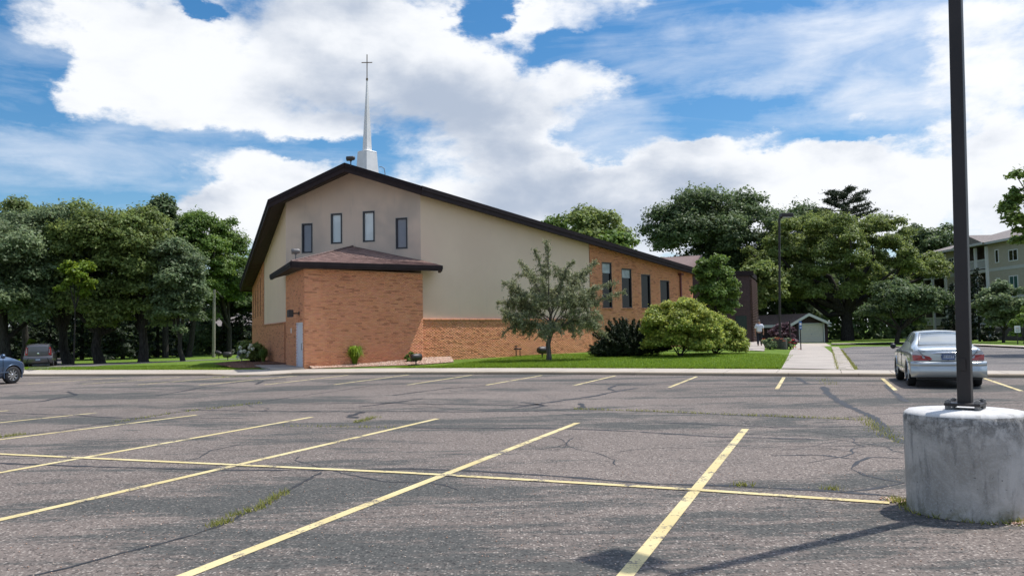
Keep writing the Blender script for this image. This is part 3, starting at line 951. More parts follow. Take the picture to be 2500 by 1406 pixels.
def lawn_points(n, ulo, uhi, dlo, dhi, pw=1.6):
    u = RNG.uniform(ulo, uhi, n); d = dlo + (dhi - dlo) * RNG.random(n) ** pw
    w = np.array([gew(x) for x in u]) + d
    X_, Y_ = xy(u, w); Z_ = T_uw(u, w)
    return np.c_[X_, Y_, Z_], u, w
P, u, w = lawn_points(70000, -17.8, -1.6, 0.02, 14)
ok = (u > -16.5) | (w < gew(-16) + .9)
blades('lawn_blades', P[ok], .055, .022, M['blade'], 1.0, 'short grass blades of the lawn before the church').parent = lawn
P, u, w = lawn_points(40000, -60, -25, 0.02, 10)
blades('lawn_blades', P, .05, .022, M['blade'], 1.0, 'short grass blades of the left lawn').parent = lawn
# shaggy grass lip over the sidewalk edge
u = RNG.uniform(-17.5, -1.6, 9000); w = np.array([gew(x) for x in u]) + RNG.normal(0, .05, 9000); X_, Y_ = xy(u, w)
blades('lawn_blades', np.c_[X_, Y_, np.full(9000, .105)], .09, .03, M['blade'], .9, 'ragged grass lip along the sidewalk').parent = lawn
u = RNG.uniform(-60, -25, 8000); w = np.array([gew(x) for x in u]) + RNG.normal(0, .05, 8000); X_, Y_ = xy(u, w)
blades('lawn_blades', np.c_[X_, Y_, np.full(8000, .1)], .08, .03, M['blade'], .9, 'ragged grass lip along the left sidewalk').parent = lawn
def along(pts, n, spread, lo=0, hi=1):
    P = np.array([G(*p)[:2] for p in pts]); d = np.r_[0, np.cumsum(np.linalg.norm(np.diff(P, axis=0), axis=1))]
    t = RNG.uniform(lo, hi, n) * d[-1]
    return np.c_[np.interp(t, d, P[:, 0]) + RNG.normal(0, spread, n), np.interp(t, d, P[:, 1]) + RNG.normal(0, spread, n), np.zeros(n)]
WP = [along([(560, 1262), (625, 1243), (700, 1200)], 260, .03), along([(520, 1285), (560, 1270)], 90, .03), along([(1400, 999), (1580, 1004), (1796, 1013), (1940, 1018.6), (2106, 1025)], 620, .02),
      along([(2106, 1020), (2122, 1030), (2150, 1050), (2200, 1080)], 330, .08), along([(869, 1032), (917, 1018)], 200, .06), along([(1790, 1185), (1835, 1186)], 60, .03), along([(2010, 1193), (2050, 1196)], 50, .03),
      along([(280, 1032), (420, 1009), (640, 983)], 260, .05), along([(0, 1068), (60, 1060)], 120, .05), along([(700, 1040), (960, 1044)], 100, .05), along([(2180, 1222), (2212, 1232)], 160, .03),
      along([(2010, 925), (2030, 940)], 90, .12), along([(520, 921), (610, 919)], 220, .06)]
blades('crack_weeds', np.concatenate(WP), .05, .011, M['weed'], 1.3, 'yellow green weeds growing in the asphalt cracks').parent = lot
P = np.concatenate([np.c_[xy(RNG.normal(.62, .35, 1), 40)] * 0]) if False else None
u = .33 + RNG.choice([.56, .0, .6], 2200) + RNG.normal(0, .035, 2200); w = RNG.uniform(30.2, 58, 2200); X_, Y_ = xy(u, w)
blades('paver_weeds', np.c_[X_, Y_, T_uw(u, w) + .02], .06, .02, M['weed'], 1.0, 'weeds between the flat stones').parent = pv

def stones(name, P, size, mat, label, parent=None):
    n = len(P)
    base = np.array([[1, 0, 0], [-1, 0, 0], [0, 1, 0], [0, -1, 0], [0, 0, 1], [0, 0, -1]], float)
    base += 0
    fc = np.array([[0, 2, 4], [2, 1, 4], [1, 3, 4], [3, 0, 4], [2, 0, 5], [1, 2, 5], [3, 1, 5], [0, 3, 5]])
    V = base[None] * RNG.uniform(.6, 1.3, (n, 6, 1)) * (size * RNG.uniform(.6, 1.4, (n, 1, 1))) * np.array([1, 1, .6])
    a = RNG.uniform(0, 6.28, n); c, s_ = np.cos(a), np.sin(a)
    Vx = V[:, :, 0] * c[:, None] - V[:, :, 1] * s_[:, None]; Vy = V[:, :, 0] * s_[:, None] + V[:, :, 1] * c[:, None]
    V[:, :, 0], V[:, :, 1] = Vx, Vy
    V = V + P[:, None, :]
    F_ = (fc[None] + (np.arange(n) * 6)[:, None, None]).reshape(-1, 3)
    g = np.repeat(RNG.uniform(0, 1, n), 8)
    pal = np.array([[.62, .42, .32], [.72, .58, .46], [.42, .26, .18], [.55, .36, .26]])
    ci = np.repeat(RNG.integers(0, 4, n), 8)
    o = link_mesh(name, np_mesh(name, V.reshape(-1, 3), F_, mat, colors=pal[ci] * (.8 + .3 * g[:, None])), parent)
    return tag(o, label, kind='stuff')
def in_quad_strip(L, R, n, heap=0.0):
    L = np.array([p[:2] for p in L]); R = np.array([p[:2] for p in R])
    k = RNG.uniform(0, len(L) - 1.001, n); i = k.astype(int); f = (k - i)[:, None]; c = RNG.uniform(.02, .98, n)[:, None]
    A = L[i] * (1 - f) + L[i + 1] * f; B = R[i] * (1 - f) + R[i + 1] * f
    P = A * (1 - c) + B * c
    return np.c_[P, np.array([T(*p) for p in P]) + .035 + heap * (1 - c[:, 0])]
stones('river_stones', in_quad_strip([uwp(-22.3, 31.2), GT(800, 893), GT(900, 888), GT(1030, 884), GT(1100, 882)], [uwp(-21.6, 30.7), GT(800, 899.3), GT(900, 895.5), GT(1030, 891), GT(1108, 885)], 9000, .21), .035, M['brickN'], 'pink and tan river stones in the bed').parent = bed_r
o = stones('mulch_chips', in_quad_strip([GT(522, 896), GT(560, 889), GT(620, 884), GT(700, 884), GT(722, 886)], [GT(580, 900), GT(600, 899.5), GT(640, 899), GT(700, 898), GT(728, 897)], 5000, .13), .03, simple('mulch_chip', (0.17, 0.09, 0.06), .95, var=.5, scale=20), 'brown bark chips in the bed')
o.parent = bed_l

# ================================================================== CHURCH
class Plane:
    def __init__(s, p0, ang, sign=1):
        s.p0 = np.array(p0[:2], float); s.a = math.radians(ang)
        s.d = np.array([math.cos(s.a), math.sin(s.a)])
        s.nrm = np.array([math.sin(s.a), -math.cos(s.a)]) * sign
        s.sign = sign
    def P(s, t, z, off=0.0):
        q = s.p0 + s.d * t + s.nrm * off
        return np.array([q[0], q[1], z])
    def px(s, x, y):
        r = ray(x, y)
        k = (s.nrm @ s.p0) / (s.nrm @ r[:2])
        q = r * k + np.array([0, 0, EYE])
        return float((q[:2] - s.p0) @ s.d), float(q[2])
    def poly(s, mb, pts, off=0.0, holes=(), mi=0):
        loops = [[Vector((a, b, 0)) for a, b in pts]] + [[Vector((a, b, 0)) for a, b in h] for h in holes]
        flat = [v for l in loops for v in l]
        V = [s.P(v.x, v.y, off) for v in flat]
        tri = tessellate_polygon(loops)
        Fs = []
        for t in tri:
            A, B, C = V[t[0]], V[t[1]], V[t[2]]
            n = np.cross(B - A, C - A)
            Fs.append(list(t) if n[:2] @ s.nrm > 0 else list(t)[::-1])
        mb.add(V, Fs, mi=mi)
    def box(s, mb, s0, s1, z0, z1, o0, o1, mi=0):
        o = s.P(s0, z0, o0)
        mb.obox(o, np.array([*(s.d * (s1 - s0)), 0]), np.array([*(s.nrm * (o1 - o0)), 0]), np.array([0, 0, z1 - z0]), mi)

BRICK_ME = {}
def brick_color(dark):
    if dark: c = np.array([0.56, 0.23, 0.12]) * RNG.uniform(.8, 1.15)
    else:
        c = np.array([0.80, 0.35, 0.185]) * RNG.uniform(.86, 1.1) + RNG.uniform(-.015, .015, 3)
    return np.clip(c, .02, .8)
def bricks(pl, s0, s1, z0, ztop, parent, holes=(), singles=0, order=None, bl=.203, bh=.0677, dark=.17, part='brickwork'):
    L, Hh = bl - .009, bh - .010
    items = []
    r = 0; z = z0
    while True:
        zc = z + bh / 2
        if zc > max(ztop(s0), ztop(s1)): break
        off = (bl / 2 if r % 2 else 0)
        s = s0 - off; run = 0
        while s < s1:
            a, b = max(s, s0), min(s + L, s1)
            mid = (a + b) / 2
            if run > 0: run -= 1; dk = True
            else:
                dk = RNG.random() < dark * .5
                if dk: run = int(RNG.integers(0, 2))
            if b - a > .04 and zc + bh / 2 < ztop(mid) and not any(h[0] - .02 < mid < h[1] + .02 and h[2] - .03 < zc < h[3] + .03 for h in holes):
                items.append((a, b, z + .005, z + .005 + Hh, dk, RNG.uniform(.006, .012)))
            s += bl
        z += bh; r += 1
    if order is not None: items.sort(key=order)
    k = 0; rest = []
    for it in items:
        a, b, za, zb, dk, o = it
        if k < singles and abs((b - a) - L) < .001:
            key = 'brick'
            if key not in BRICK_ME:
                m = MB(); m.obox((-L / 2, 0, -Hh / 2), (L, 0, 0), (0, .03, 0), (0, 0, Hh))
                me = bpy.data.meshes.new('brick'); me.from_pydata(m.v, [], m.f); me.materials.append(M['brick1']); BRICK_ME[key] = me
            ob = bpy.data.objects.new('brick', BRICK_ME[key]); COL.objects.link(ob); ob.parent = parent
            c = pl.P((a + b) / 2, (za + zb) / 2, o) - WLOC[parent.name]
            ob.location = c; ob.rotation_euler = (0, 0, pl.a if pl.sign > 0 else pl.a + math.pi)
            cc = brick_color(dk); ob.color = (*cc, 1)
            k += 1
        else: rest.append(it)
    if rest:
        n = len(rest); V = np.empty((n, 8, 3)); C = np.empty((n, 5, 3))
        for i, (a, b, za, zb, dk, o) in enumerate(rest):
            q = [pl.P(a, za, o), pl.P(b, za, o), pl.P(b, zb, o), pl.P(a, zb, o), pl.P(a, za, -.01), pl.P(b, za, -.01), pl.P(b, zb, -.01), pl.P(a, zb, -.01)]
            V[i] = q; C[i] = brick_color(dk)
        fc = np.array([[0, 1, 2, 3], [0, 4, 5, 1], [3, 2, 6, 7], [0, 3, 7, 4], [1, 5, 6, 2]])
        if pl.sign < 0: fc = fc[:, ::-1]
        F_ = (fc[None] + (np.arange(n) * 8)[:, None, None]).reshape(-1, 4)
        V = V.reshape(-1, 3) - WLOC[parent.name]
        ob = link_mesh(part, np_mesh(part, V, F_, M['brickN'], colors=C.reshape(-1, 3)), parent)
        ob['kind'] = 'stuff'
    return items

C0 = np.array([-9.43, 36.57])
church = empty('church_building', (-9.43, 36.57, 0), label='tan stucco and orange brick church with dark brown prow roof', cat='church')
PF = Plane(C0, 40)                        # entrance block, front
PB = Plane(C0, 115, -1)                   # entrance block, left side
FR = np.array([-4.72, 41.9]); LF = np.array([-12.35, 44.0])
PR = Plane(FR, 43)                        # right facade
PL = Plane(LF, 115, -1)                   # left facade
_ca = math.degrees(math.atan2(FR[1] - LF[1], FR[0] - LF[0]))
PC = Plane(LF, _ca)                       # centre gable facet
WC = float(np.linalg.norm(FR - LF))
AP_s, AP_z = PC.px(853.8, 424)
apex = PC.P(AP_s, AP_z)
# fascia outer line
def pt_xy(x, y, z): return np.array([x, y, z], float)
PK = AT(842, 398, 41.5); QK = AT(1028, 453.8, 41.25); KK = AT(657, 487, 43.2); RE = AT(1705, 657, 58.0); EE = AT(587, 695, 56.0)
FH = .46
def pxs(pl, x, y): return pl.px(x, y)[0]
sR1 = pxs(PR, 1440, 700); sR2 = pxs(PR, 1690, 700)
def line_z(A, B, s_of): return None
# top of right wall follows the fascia underside
def topR(s):
    q = PR.P(s, 0); f = np.clip((q[0] - QK[0]) / (RE[0] - QK[0]), 0, 1)
    return float(QK[2] + (RE[2] - QK[2]) * f - FH + .06)
zF = topR(0)
sL1 = pxs(PL, 645, 700); sL2 = pxs(PL, 617, 740)
zL0 = PL.px(700, 494)[1]; zL1 = PL.px(645, 639)[1]; zL2 = 5.05
def topL(s): return float(np.interp(s, [0, sL1, sL2], [zL0, zL1, zL2]))
CAPZ = 2.385

def window(pl, x0, x1, y0, y1, paneM, parent, zs=None, fw=.075, rim=True, blind=None):
    s0, z1 = pl.px(x0, y0); s1, _ = pl.px(x1, y0); _, z0 = pl.px((x0 + x1) / 2, y1)
    _, z1 = pl.px((x0 + x1) / 2, y0)
    if s1 < s0: s0, s1 = s1, s0
    m = MB()
    for (a, b, c, d) in ((s0, s1, z1 - fw, z1), (s0, s1, z0, z0 + fw), (s0, s0 + fw, z0 + fw, z1 - fw), (s1 - fw, s1, z0 + fw, z1 - fw)):
        pl.box(m, a, b, c, d, -.18, .02)
    w = m.build('window', M['frame'], parent)
    if rim:
        m = MB(); e = .028
        for (a, b, c, d) in ((s0 - e, s1 + e, z1, z1 + e), (s0 - e, s1 + e, z0 - e, z0), (s0 - e, s0, z0, z1), (s1, s1 + e, z0, z1)):
            pl.box(m, a, b, c, d, -.02, .012)
        m.build('caulk_rim', M['rim'], w)
    m = MB(); pl.box(m, s0 + fw, s1 - fw, z0 + fw, z1 - fw, -.12, -.07); m.build('pane', paneM, w)
    if blind is not None:
        m = MB(); pl.box(m, s0 + fw + .01, s1 - fw - .01, z1 - fw - blind, z1 - fw - .01, -.069, -.06); m.build('blind', M['blind'], w)
    return (s0, s1, z0, z1)

# --- window rectangles first, then walls with real openings
gw = [window(PC, 737, 763, 546, 618, M['glass_grey'], church), window(PC, 808, 835, 521.5, 595, M['glass_pale'], church),
      window(PC, 886, 914.5, 516, 590.5, M['glass_pale'], church), window(PC, 966, 994.5, 532, 607.5, M['glass_grey'], church)]
rw = [window(PR, 1467.5, 1492, 640.5, 751.5, M['glass_dark'], church, rim=False, blind=.62), window(PR, 1516, 1540.5, 655.5, 751.5, M['glass_dark'], church, rim=False, blind=.55),
      window(PR, 1564, 1586.5, 670, 751.5, M['glass_dark'], church, rim=False), window(PR, 1610.5, 1633, 684.5, 751.5, M['glass_dark'], church, rim=False)]
def rect(w): return [(w[0], w[2]), (w[1], w[2]), (w[1], w[3]), (w[0], w[3])]
m = MB(); PC.poly(m, [(0, 0), (WC, 0), (WC, zF + .1), (AP_s, AP_z + .05), (0, zL0 + .03)], 0, [rect(w) for w in gw])
m.build('gable_wall', M['stucco2'], church)
m = MB(); n = 14
PR.poly(m, [(0, -.2), (sR1, -.2)] + [(sR1 * k / n, topR(sR1 * k / n) + .1) for k in range(n, -1, -1)], 0)
m.build('stucco_wall', M['stucco'], church)
m = MB(); PR.poly(m, [(sR1, -.2), (sR2, -.2), (sR2, topR(sR2) + .1), (sR1, topR(sR1) + .1)], .03, [rect(w) for w in rw])
bw = m.build('brick_end_wall', M['mortar'], church)
bricks(PRo := Plane(PR.P(0, 0, .03)[:2], 43), sR1, sR2, .05, lambda s: topR(s) + .05, bw, rw)
m = MB(); PR.box(m, 0, sR1, -.2, CAPZ - .09, 0, .09); bb = m.build('brick_base_wall', M['mortar'], church)
bricks(Plane(PR.P(0, 0, .09)[:2], 43), 0, sR1, 0.0, lambda s: CAPZ - .09, bb)
def rowlock(pl, s0, s1, z, parent, off=.10, dep=.16):
    m = MB(); s = s0
    V = []; C = []; n = 0
    pts = []
    while s < s1 - .03:
        pts.append((s, min(s + .062, s1))); s += .072
    for a, b in pts:
        q = [pl.P(a, z, off), pl.P(b, z, off), pl.P(b, z + .09, off - .012), pl.P(a, z + .09, off - .012), pl.P(a, z, off - dep), pl.P(b, z, off - dep), pl.P(b, z + .1, off - dep), pl.P(a, z + .1, off - dep)]
        V += q; C.append(brick_color(RNG.random() < .25) * .8)
    k = len(pts); fc = np.array([[0, 1, 2, 3], [0, 4, 5, 1], [3, 2, 6, 7], [0, 3, 7, 4], [1, 5, 6, 2]])
    if pl.sign < 0: fc = fc[:, ::-1]
    F_ = (fc[None] + (np.arange(k) * 8)[:, None, None]).reshape(-1, 4)
    o = link_mesh('sill_course', np_mesh('sill_course', np.array(V) - WLOC[parent.name], F_, M['brickN'], colors=np.repeat(np.array(C), 5, 0)), parent)
    o['kind'] = 'stuff'
rowlock(PR, 0, sR1, CAPZ - .088, bb, .14)
for w_ in rw: rowlock(PRo, w_[0] - .05, w_[1] + .05, w_[2] - .1, bw, .05, .1)
# left facade
m = MB(); PL.poly(m, [(0, -.2), (sL1, -.2), (sL1, topL(sL1) + .05), (0, topL(0) + .03)], 0); m.build('stucco_side_wall', M['stucco'], church)
m = MB(); PL.box(m, 0, sL1 + .0, -.4, CAPZ - .09, 0, .09); bl_ = m.build('brick_base_wall', M['mortar'], church)
bricks(Plane(PL.P(0, 0, .09)[:2], 115, -1), 0, sL1, -.1, lambda s: CAPZ - .09, bl_)
rowlock(PL, 0, sL1, CAPZ - .088, bl_, .14)
slots = []
for (x, y0, y1) in ((637, 679, 772), (630.8, 694, 774), (625.3, 708, 776), (619.8, 721, 779)):
    s_, z1 = PL.px(x, y0); _, z0 = PL.px(x, y1); slots.append((s_ - .14, s_ + .14, z0, z1))
m = MB(); PL.poly(m, [(sL1, -.4), (sL2, -.4), (sL2, topL(sL2) + .05), (sL1, topL(sL1) + .05)], .03, [rect(w) for w in slots]); bl2 = m.build('brick_end_wall', M['mortar'], church)
bricks(Plane(PL.P(0, 0, .03)[:2], 115, -1), sL1, sL2, -.2, lambda s: topL(s), bl2, slots)
for w_ in slots:
    m = MB(); PL.box(m, w_[0] - .02, w_[1] + .02, w_[2], w_[3], -.12, -.08); m.build('slot_window', M['glass_dark'], church)
# back and side walls out of sight, so that the body is closed
BKL = PL.P(sL2, 0)[:2]; RWE = PR.P(sR2, 0)[:2]
bk = np.array([.29, .957])
m = MB()
for A, B, za, zb in ((BKL, BKL + bk * 20, 5.0, 5.0), (BKL + bk * 20, RWE + np.array([-2, 14.]), 5.0, 5.4), (RWE, RWE + np.array([-2, 14.]), topR(sR2), 5.4)):
    m.poly([(*A, -.4), (*B, -.4), (*B, zb), (*A, za)])
m.build('rear_walls', M['mortar'], church)
# roof: surface, fascia, soffit
out = [EE, KK, PK, RE]
RB = np.array([*(RE[:2] + np.array([-1.6, 16.])), RE[2] + .1]); LB = np.array([*(EE[:2] + bk * 21), EE[2]])
RG = np.array([*(apex[:2] + np.array([.12, 1.]) * 24), AP_z + .35])
m = MB()
m.poly([EE, KK, LB]); m.poly([KK, PK, RG]); m.poly([KK, RG, LB]); m.poly([PK, QK, RG]); m.poly([QK, RE, RB]); m.poly([QK, RB, RG]); m.poly([RG, RB, LB])
m.build('main_roof', M['rooft'], church)
m = MB()
def off_in(A, B, d):
    v = (B - A)[:2]; v = v / np.linalg.norm(v); nn = np.array([v[1], -v[0]])   # outward (towards camera side)
    return np.array([*(nn * d), 0])
for A, B in ((EE, KK), (KK, PK), (PK, QK), (QK, RE)):
    for (za, zb, th, mi) in ((.0, .23, .07, 0), (.23, FH, .035, 1)):
        o_ = off_in(A, B, 1.0)
        if A is EE: o_ = off_in(A, B, 1.0)
        dn = lambda P_, z: P_ - np.array([0, 0, z])
        a0, b0 = dn(A, zb), dn(B, zb); a1, b1 = dn(A, za), dn(B, za)
        t_ = o_ * th; i_ = -o_ * .12
        V = [a0 + t_, b0 + t_, b1 + t_, a1 + t_, a0 + i_, b0 + i_, b1 + i_, a1 + i_]
        m.add(V, [[0, 1, 2, 3], [4, 7, 6, 5], [3, 2, 6, 7], [0, 4, 5, 1], [0, 3, 7, 4], [1, 5, 6, 2]], mi=mi)
# eave ends running back
for A, B in ((RE, RB), (LB, EE)):
    v = (B - A); t_ = np.array([v[1], -v[0], 0]) / np.linalg.norm(v[:2]) * .06
    m.add([A - [0, 0, FH] + t_, B - [0, 0, FH] + t_, B + t_, A + t_, A - [0, 0, FH] - t_, B - [0, 0, FH] - t_, B - t_, A - t_], [[0, 1, 2, 3], [4, 7, 6, 5], [3, 2, 6, 7], [0, 4, 5, 1], [0, 3, 7, 4], [1, 5, 6, 2]], mi=0)
m.build('fascia', [M['fascia'], M['fascia2']], church)
d_ = np.array([0, 0, FH - .03])
WL0 = PL.P(0, zL0 + .02); WLE = PL.P(sL2, topL(sL2) + .02); WR0 = PR.P(0, topR(0) + .03); WRE = PR.P(sR2, topR(sR2) + .03); APX = PC.P(AP_s, AP_z + .02)
f_ = (FR[0] - PK[0]) / (RE[0] - PK[0]); 
WL1 = PL.P(sL1, topL(sL1) + .02)
m = MB()
mid = EE + (KK - EE) * (1 - sL1 / sL2)
m.poly([EE - d_, mid - d_, WL1, WLE]); m.poly([mid - d_, KK - d_, WL0, WL1]); m.poly([KK - d_, PK - d_, APX, WL0])
QF = QK
m.poly([PK - d_, QF - d_, WR0, APX]); m.poly([QF - d_, RE - d_, WRE, WR0])
# return soffits at the two eaves
m.poly([RE - d_, RB - d_, np.array([*(RWE + np.array([-2, 14.])), 5.4]), WRE]); m.poly([EE - d_, WLE, np.array([*(BKL + bk * 20), 5.0]), LB - d_])
m.build('soffit', M['soffit'], church)
# soffit board joints at the left eave
m = MB()
for k in range(1, 9):
    f = k / 9; A = (EE - d_) * (1 - f) + (mid - d_) * f; B = WLE * (1 - f) + WL1 * f
    m.tube([A - [0, 0, .01], B - [0, 0, .01]], .012, 4)
m.build('soffit_batten', M['fascia'], church)
# downspout on the brick end
s_, z1 = PR.px(1658, 664); _, z0 = PR.px(1660, 800)
m = MB(); PR.box(m, s_ - .05, s_ + .07, .2, z1 - .25, .05, .15); PR.box(m, s_ - .22, s_ + .07, z1 - .25, z1 - .12, .05, .35)
m.build('downspout', simple('red_brown_downspout', (0.13, 0.03, 0.028), .5), church)

# entrance block
sF = pxs(PF, 1033, 780); sB = pxs(PB, 698, 780)
ZS = 4.66
m = MB(); PF.poly(m, [(0, -.2), (sF, -.2), (sF, ZS), (0, ZS)], 0); ew = m.build('entrance_brick_wall', M['mortar'], church)
it = bricks(PF, 0, sF, .02, lambda s: ZS - .02, ew, singles=300, order=lambda i: i[0] + .15 * abs(i[2] - 1.6))
ds0, dz1 = PB.px(739.3, 784); ds1, dz0 = PB.px(723.9, 892)
dz0 = .16; dw = (min(ds0, ds1), max(ds0, ds1), dz0, 2.22)
m = MB(); PB.poly(m, [(0, -.2), (sB, -.2), (sB, ZS), (0, ZS)], 0, [rect(dw)]); ew2 = m.build('entrance_side_wall', M['mortar'], church)
bricks(PB, 0, sB, .02, lambda s: ZS - .02, ew2, [dw], dark=.1)
m = MB(); A, B = PF.P(sF, 0), PR.P(.0, 0); m.poly([(*A[:2], -.2), (*B[:2], -.2), (*B[:2], ZS), (*A[:2], ZS)]); m.build('entrance_return_wall', M['mortar'], church)
m = MB(); A, B = PB.P(sB, 0), LF; m.poly([(*A[:2], -.2), (*B[:2], -.2), (*B[:2], ZS), (*A[:2], ZS)]); m.build('entrance_return_wall', M['mortar'], church)
m = MB(); PB.box(m, dw[0] + .05, dw[1] - .05, dz0, dw[3] - .05, -.10, -.05); dr = m.build('door', M['door'], church)
m = MB()
for (a, b, c, d) in ((dw[0], dw[1], dw[3] - .05, dw[3]), (dw[0], dw[0] + .05, dz0, dw[3] - .05), (dw[1] - .05, dw[1], dz0, dw[3] - .05)): PB.box(m, a, b, c, d, -.12, .015)
m.build('door_frame', M['door'], dr)
m = MB(); hs = dw[0] + .2; PB.box(m, hs - .03, hs + .05, .92, 1.3, -.05, -.03); m.tube([PB.P(hs, .95, -.03), PB.P(hs, .97, .03), PB.P(hs, 1.25, .03), PB.P(hs, 1.27, -.03)], .014, 6)
m.build('door_handle', M['fixgrey'], dr)
ps, pz = PB.px(712, 807)
m = MB(); PB.box(m, ps - .07, ps + .07, pz - .12, pz + .12, .0, .04); m.build('wall_panel', M['trimw'], church, bevel=.01)
stp = MB(); a, b = PB.P(-.1, 0, 0), PB.P(4.4, 0, 0)
stp.add([PB.P(-.05, .04, .02), PB.P(5.2, .04, .02), PB.P(5.2, .04, 1.5), PB.P(-.05, .04, 1.5), PB.P(-.05, .18, .02), PB.P(5.2, .18, .02), PB.P(5.2, .18, 1.5), PB.P(-.05, .18, 1.5)], [[4, 7, 6, 5], [0, 1, 5, 4], [1, 2, 6, 5], [2, 3, 7, 6], [3, 0, 4, 7]])
stp.build('door_stoop', M['walk'], church)

# porch roof over the entrance block
EB = AT(711, 639, 35.8); EC = AT(1079, 649, 41.0); EA = AT(660, 671.5, 44.1)
AX = PC.P(*PC.px(862, 602), .02); WF = np.array([*(FR + np.array([.1, -.15])), PC.px(1028, 638)[1]])
WA = PB.P(sB + .5, EA[2] + .1)
m = MB()
m.poly([EB, EC, WF, AX]); m.poly([EA, EB, AX]); m.poly([EC, EC + np.array([-.3, 1.5, .15]), WF])
proof = m.build('porch_roof', M['roofgen'], church)
FHp = .26
m = MB()
for A, B in ((EA, EB), (EB, EC), (EC, EC + np.array([-.22, 1.3, 0]))):
    for (za, zb, th, mi) in ((-.01, .17, .05, 0), (.17, FHp, .02, 1)):
        o_ = off_in(A, B, 1.0)
        a0, b0, a1, b1 = [P_ - np.array([0, 0, z]) for P_, z in ((A, zb), (B, zb), (A, za), (B, za))]
        t_ = o_ * th; i_ = -o_ * .10
        m.add([a0 + t_, b0 + t_, b1 + t_, a1 + t_, a0 + i_, b0 + i_, b1 + i_, a1 + i_], [[0, 1, 2, 3], [4, 7, 6, 5], [3, 2, 6, 7], [0, 4, 5, 1], [0, 3, 7, 4], [1, 5, 6, 2]], mi=mi)
m.build('porch_fascia', [M['fascia'], M['fascia2']], church)
zf = np.array([0, 0, FHp - .02])
m = MB(); m.poly([EA - zf, EB - zf, EC - zf, PF.P(sF, EC[2] - FHp), PF.P(0, EB[2] - FHp), PB.P(sB, EA[2] - FHp)])
m.build('porch_soffit', M['soffit'], church)
# shingle tabs on the front slope: rows parallel to the eave, parts up to 300, the rest joined
def shingle_slope(E0, E1, T0, T1, parent, rows, tab=.31, singles=300):
    items = []
    for r in range(rows):
        f0, f1 = r / rows, (r + 1.25) / rows
        A0, B0 = E0 + (T0 - E0) * f0, E1 + (T1 - E1) * f0
        A1, B1 = E0 + (T0 - E0) * min(f1, 1), E1 + (T1 - E1) * min(f1, 1)
        Ln = np.linalg.norm(B0 - A0)
        if Ln < .4: break
        k = max(1, int(Ln / tab)); o = .5 * (r % 2)
        for i in range(k):
            a, b = np.clip((i + o) / k, 0, 1), np.clip((i + o + .965) / k, 0, 1)
            if b - a < .3 / k: continue
            q0, q1 = A0 + (B0 - A0) * a, A0 + (B0 - A0) * b
            q3, q2 = A1 + (B1 - A1) * a, A1 + (B1 - A1) * b
            h = RNG.uniform(.016, .026)
            items.append((q0, q1, q2, q3, h))
    fc = [[0, 1, 2, 3], [4, 5, 1, 0], [5, 6, 2, 1], [7, 4, 0, 3]]
    V = []; Cc = []; F_ = []; n = 0
    up = np.array([0, 0, 1.])
    for j, (q0, q1, q2, q3, h) in enumerate(items):
        c = np.array([.235, .150, .128]) * RNG.uniform(.7, 1.2)
        vs = [q0 + up * h, q1 + up * h, q2 + up * .006, q3 + up * .006, q0 - up * .0, q1 - up * .0, q2, q3]
        if j < singles:
            o0 = q0
            me = bpy.data.meshes.new('shingle'); me.from_pydata([tuple(p - o0) for p in vs], [], fc); me.materials.append(M['shingle1'])
            ob = bpy.data.objects.new('shingle', me); COL.objects.link(ob); ob.parent = parent; ob.location = o0 - WLOC[parent.name]; ob.color = (*c, 1)
        else:
            V += vs; F_ += [[n + x for x in f] for f in fc]; n += 8; Cc += [c] * 4
    o = link_mesh('shingle_field', np_mesh('shingle_field', np.array(V) - WLOC[parent.name], np.array(F_), M['shingle'], colors=np.array(Cc)), parent)
    o['kind'] = 'stuff'
shingle_slope(EB + [0, 0, .01], EC + [0, 0, .01], AX + [0, 0, .012], WF + [0, 0, .012], proof, 34)
# ridge caps along the left hip
m = MB(); m.tube([EB + [0, 0, .03], AX + [0, 0, .03]], .045, 5); m.build('hip_cap', M['roofgen'], proof)

# rear wing and its roof
wing = empty('rear_wing', (14, 66, 0), label='low rear wing with a sunlit brown shingle roof beyond the right eave', cat='building')
m = MB(); m.obox((7.5, 68, -.1), (10.2, -1.5, 0), (2, 14, 0), (0, 0, 6.1)); m.build('wing_wall', M['siding'], wing)
RA, RB2 = AT(1600, 629, 75), AT(1713, 623.5, 75)
E1_, E2_ = AT(1560, 655, 66.5), AT(1697, 658, 66.5)
m = MB(); V = [E1_, E2_, RB2, RA, E2_ + [1.5, 12, 0], E1_ + [0, 12, 0], RB2 + [0, 0, 0]]
m.poly([E1_, E2_, RB2, RA]); m.poly([E2_, E2_ + [1.2, 14, 0], RB2]); m.poly([E1_, RA, E1_ + [1, 16, 0]]); m.poly([RA, RB2, E2_ + [1.2, 14, 0], E1_ + [1, 16, 0]])
wroof = m.build('wing_roof', M['roofgen'], wing)
m = MB(); m.tube([E1_, E2_], .12, 4); m.tube([E2_, RB2], .1, 4); m.build('wing_fascia', M['fascia'], wing)
# shingle courses on the wing roof
m = MB()
for k in range(1, 16):
    f = k / 16; m.tube([E1_ + (RA - E1_) * f + [0, 0, .01], E2_ + (RB2 - E2_) * f + [0, 0, .01]], .018, 3, cap=False)
o = m.build('shingle_courses', M['roofgen'], wroof, kind='stuff')

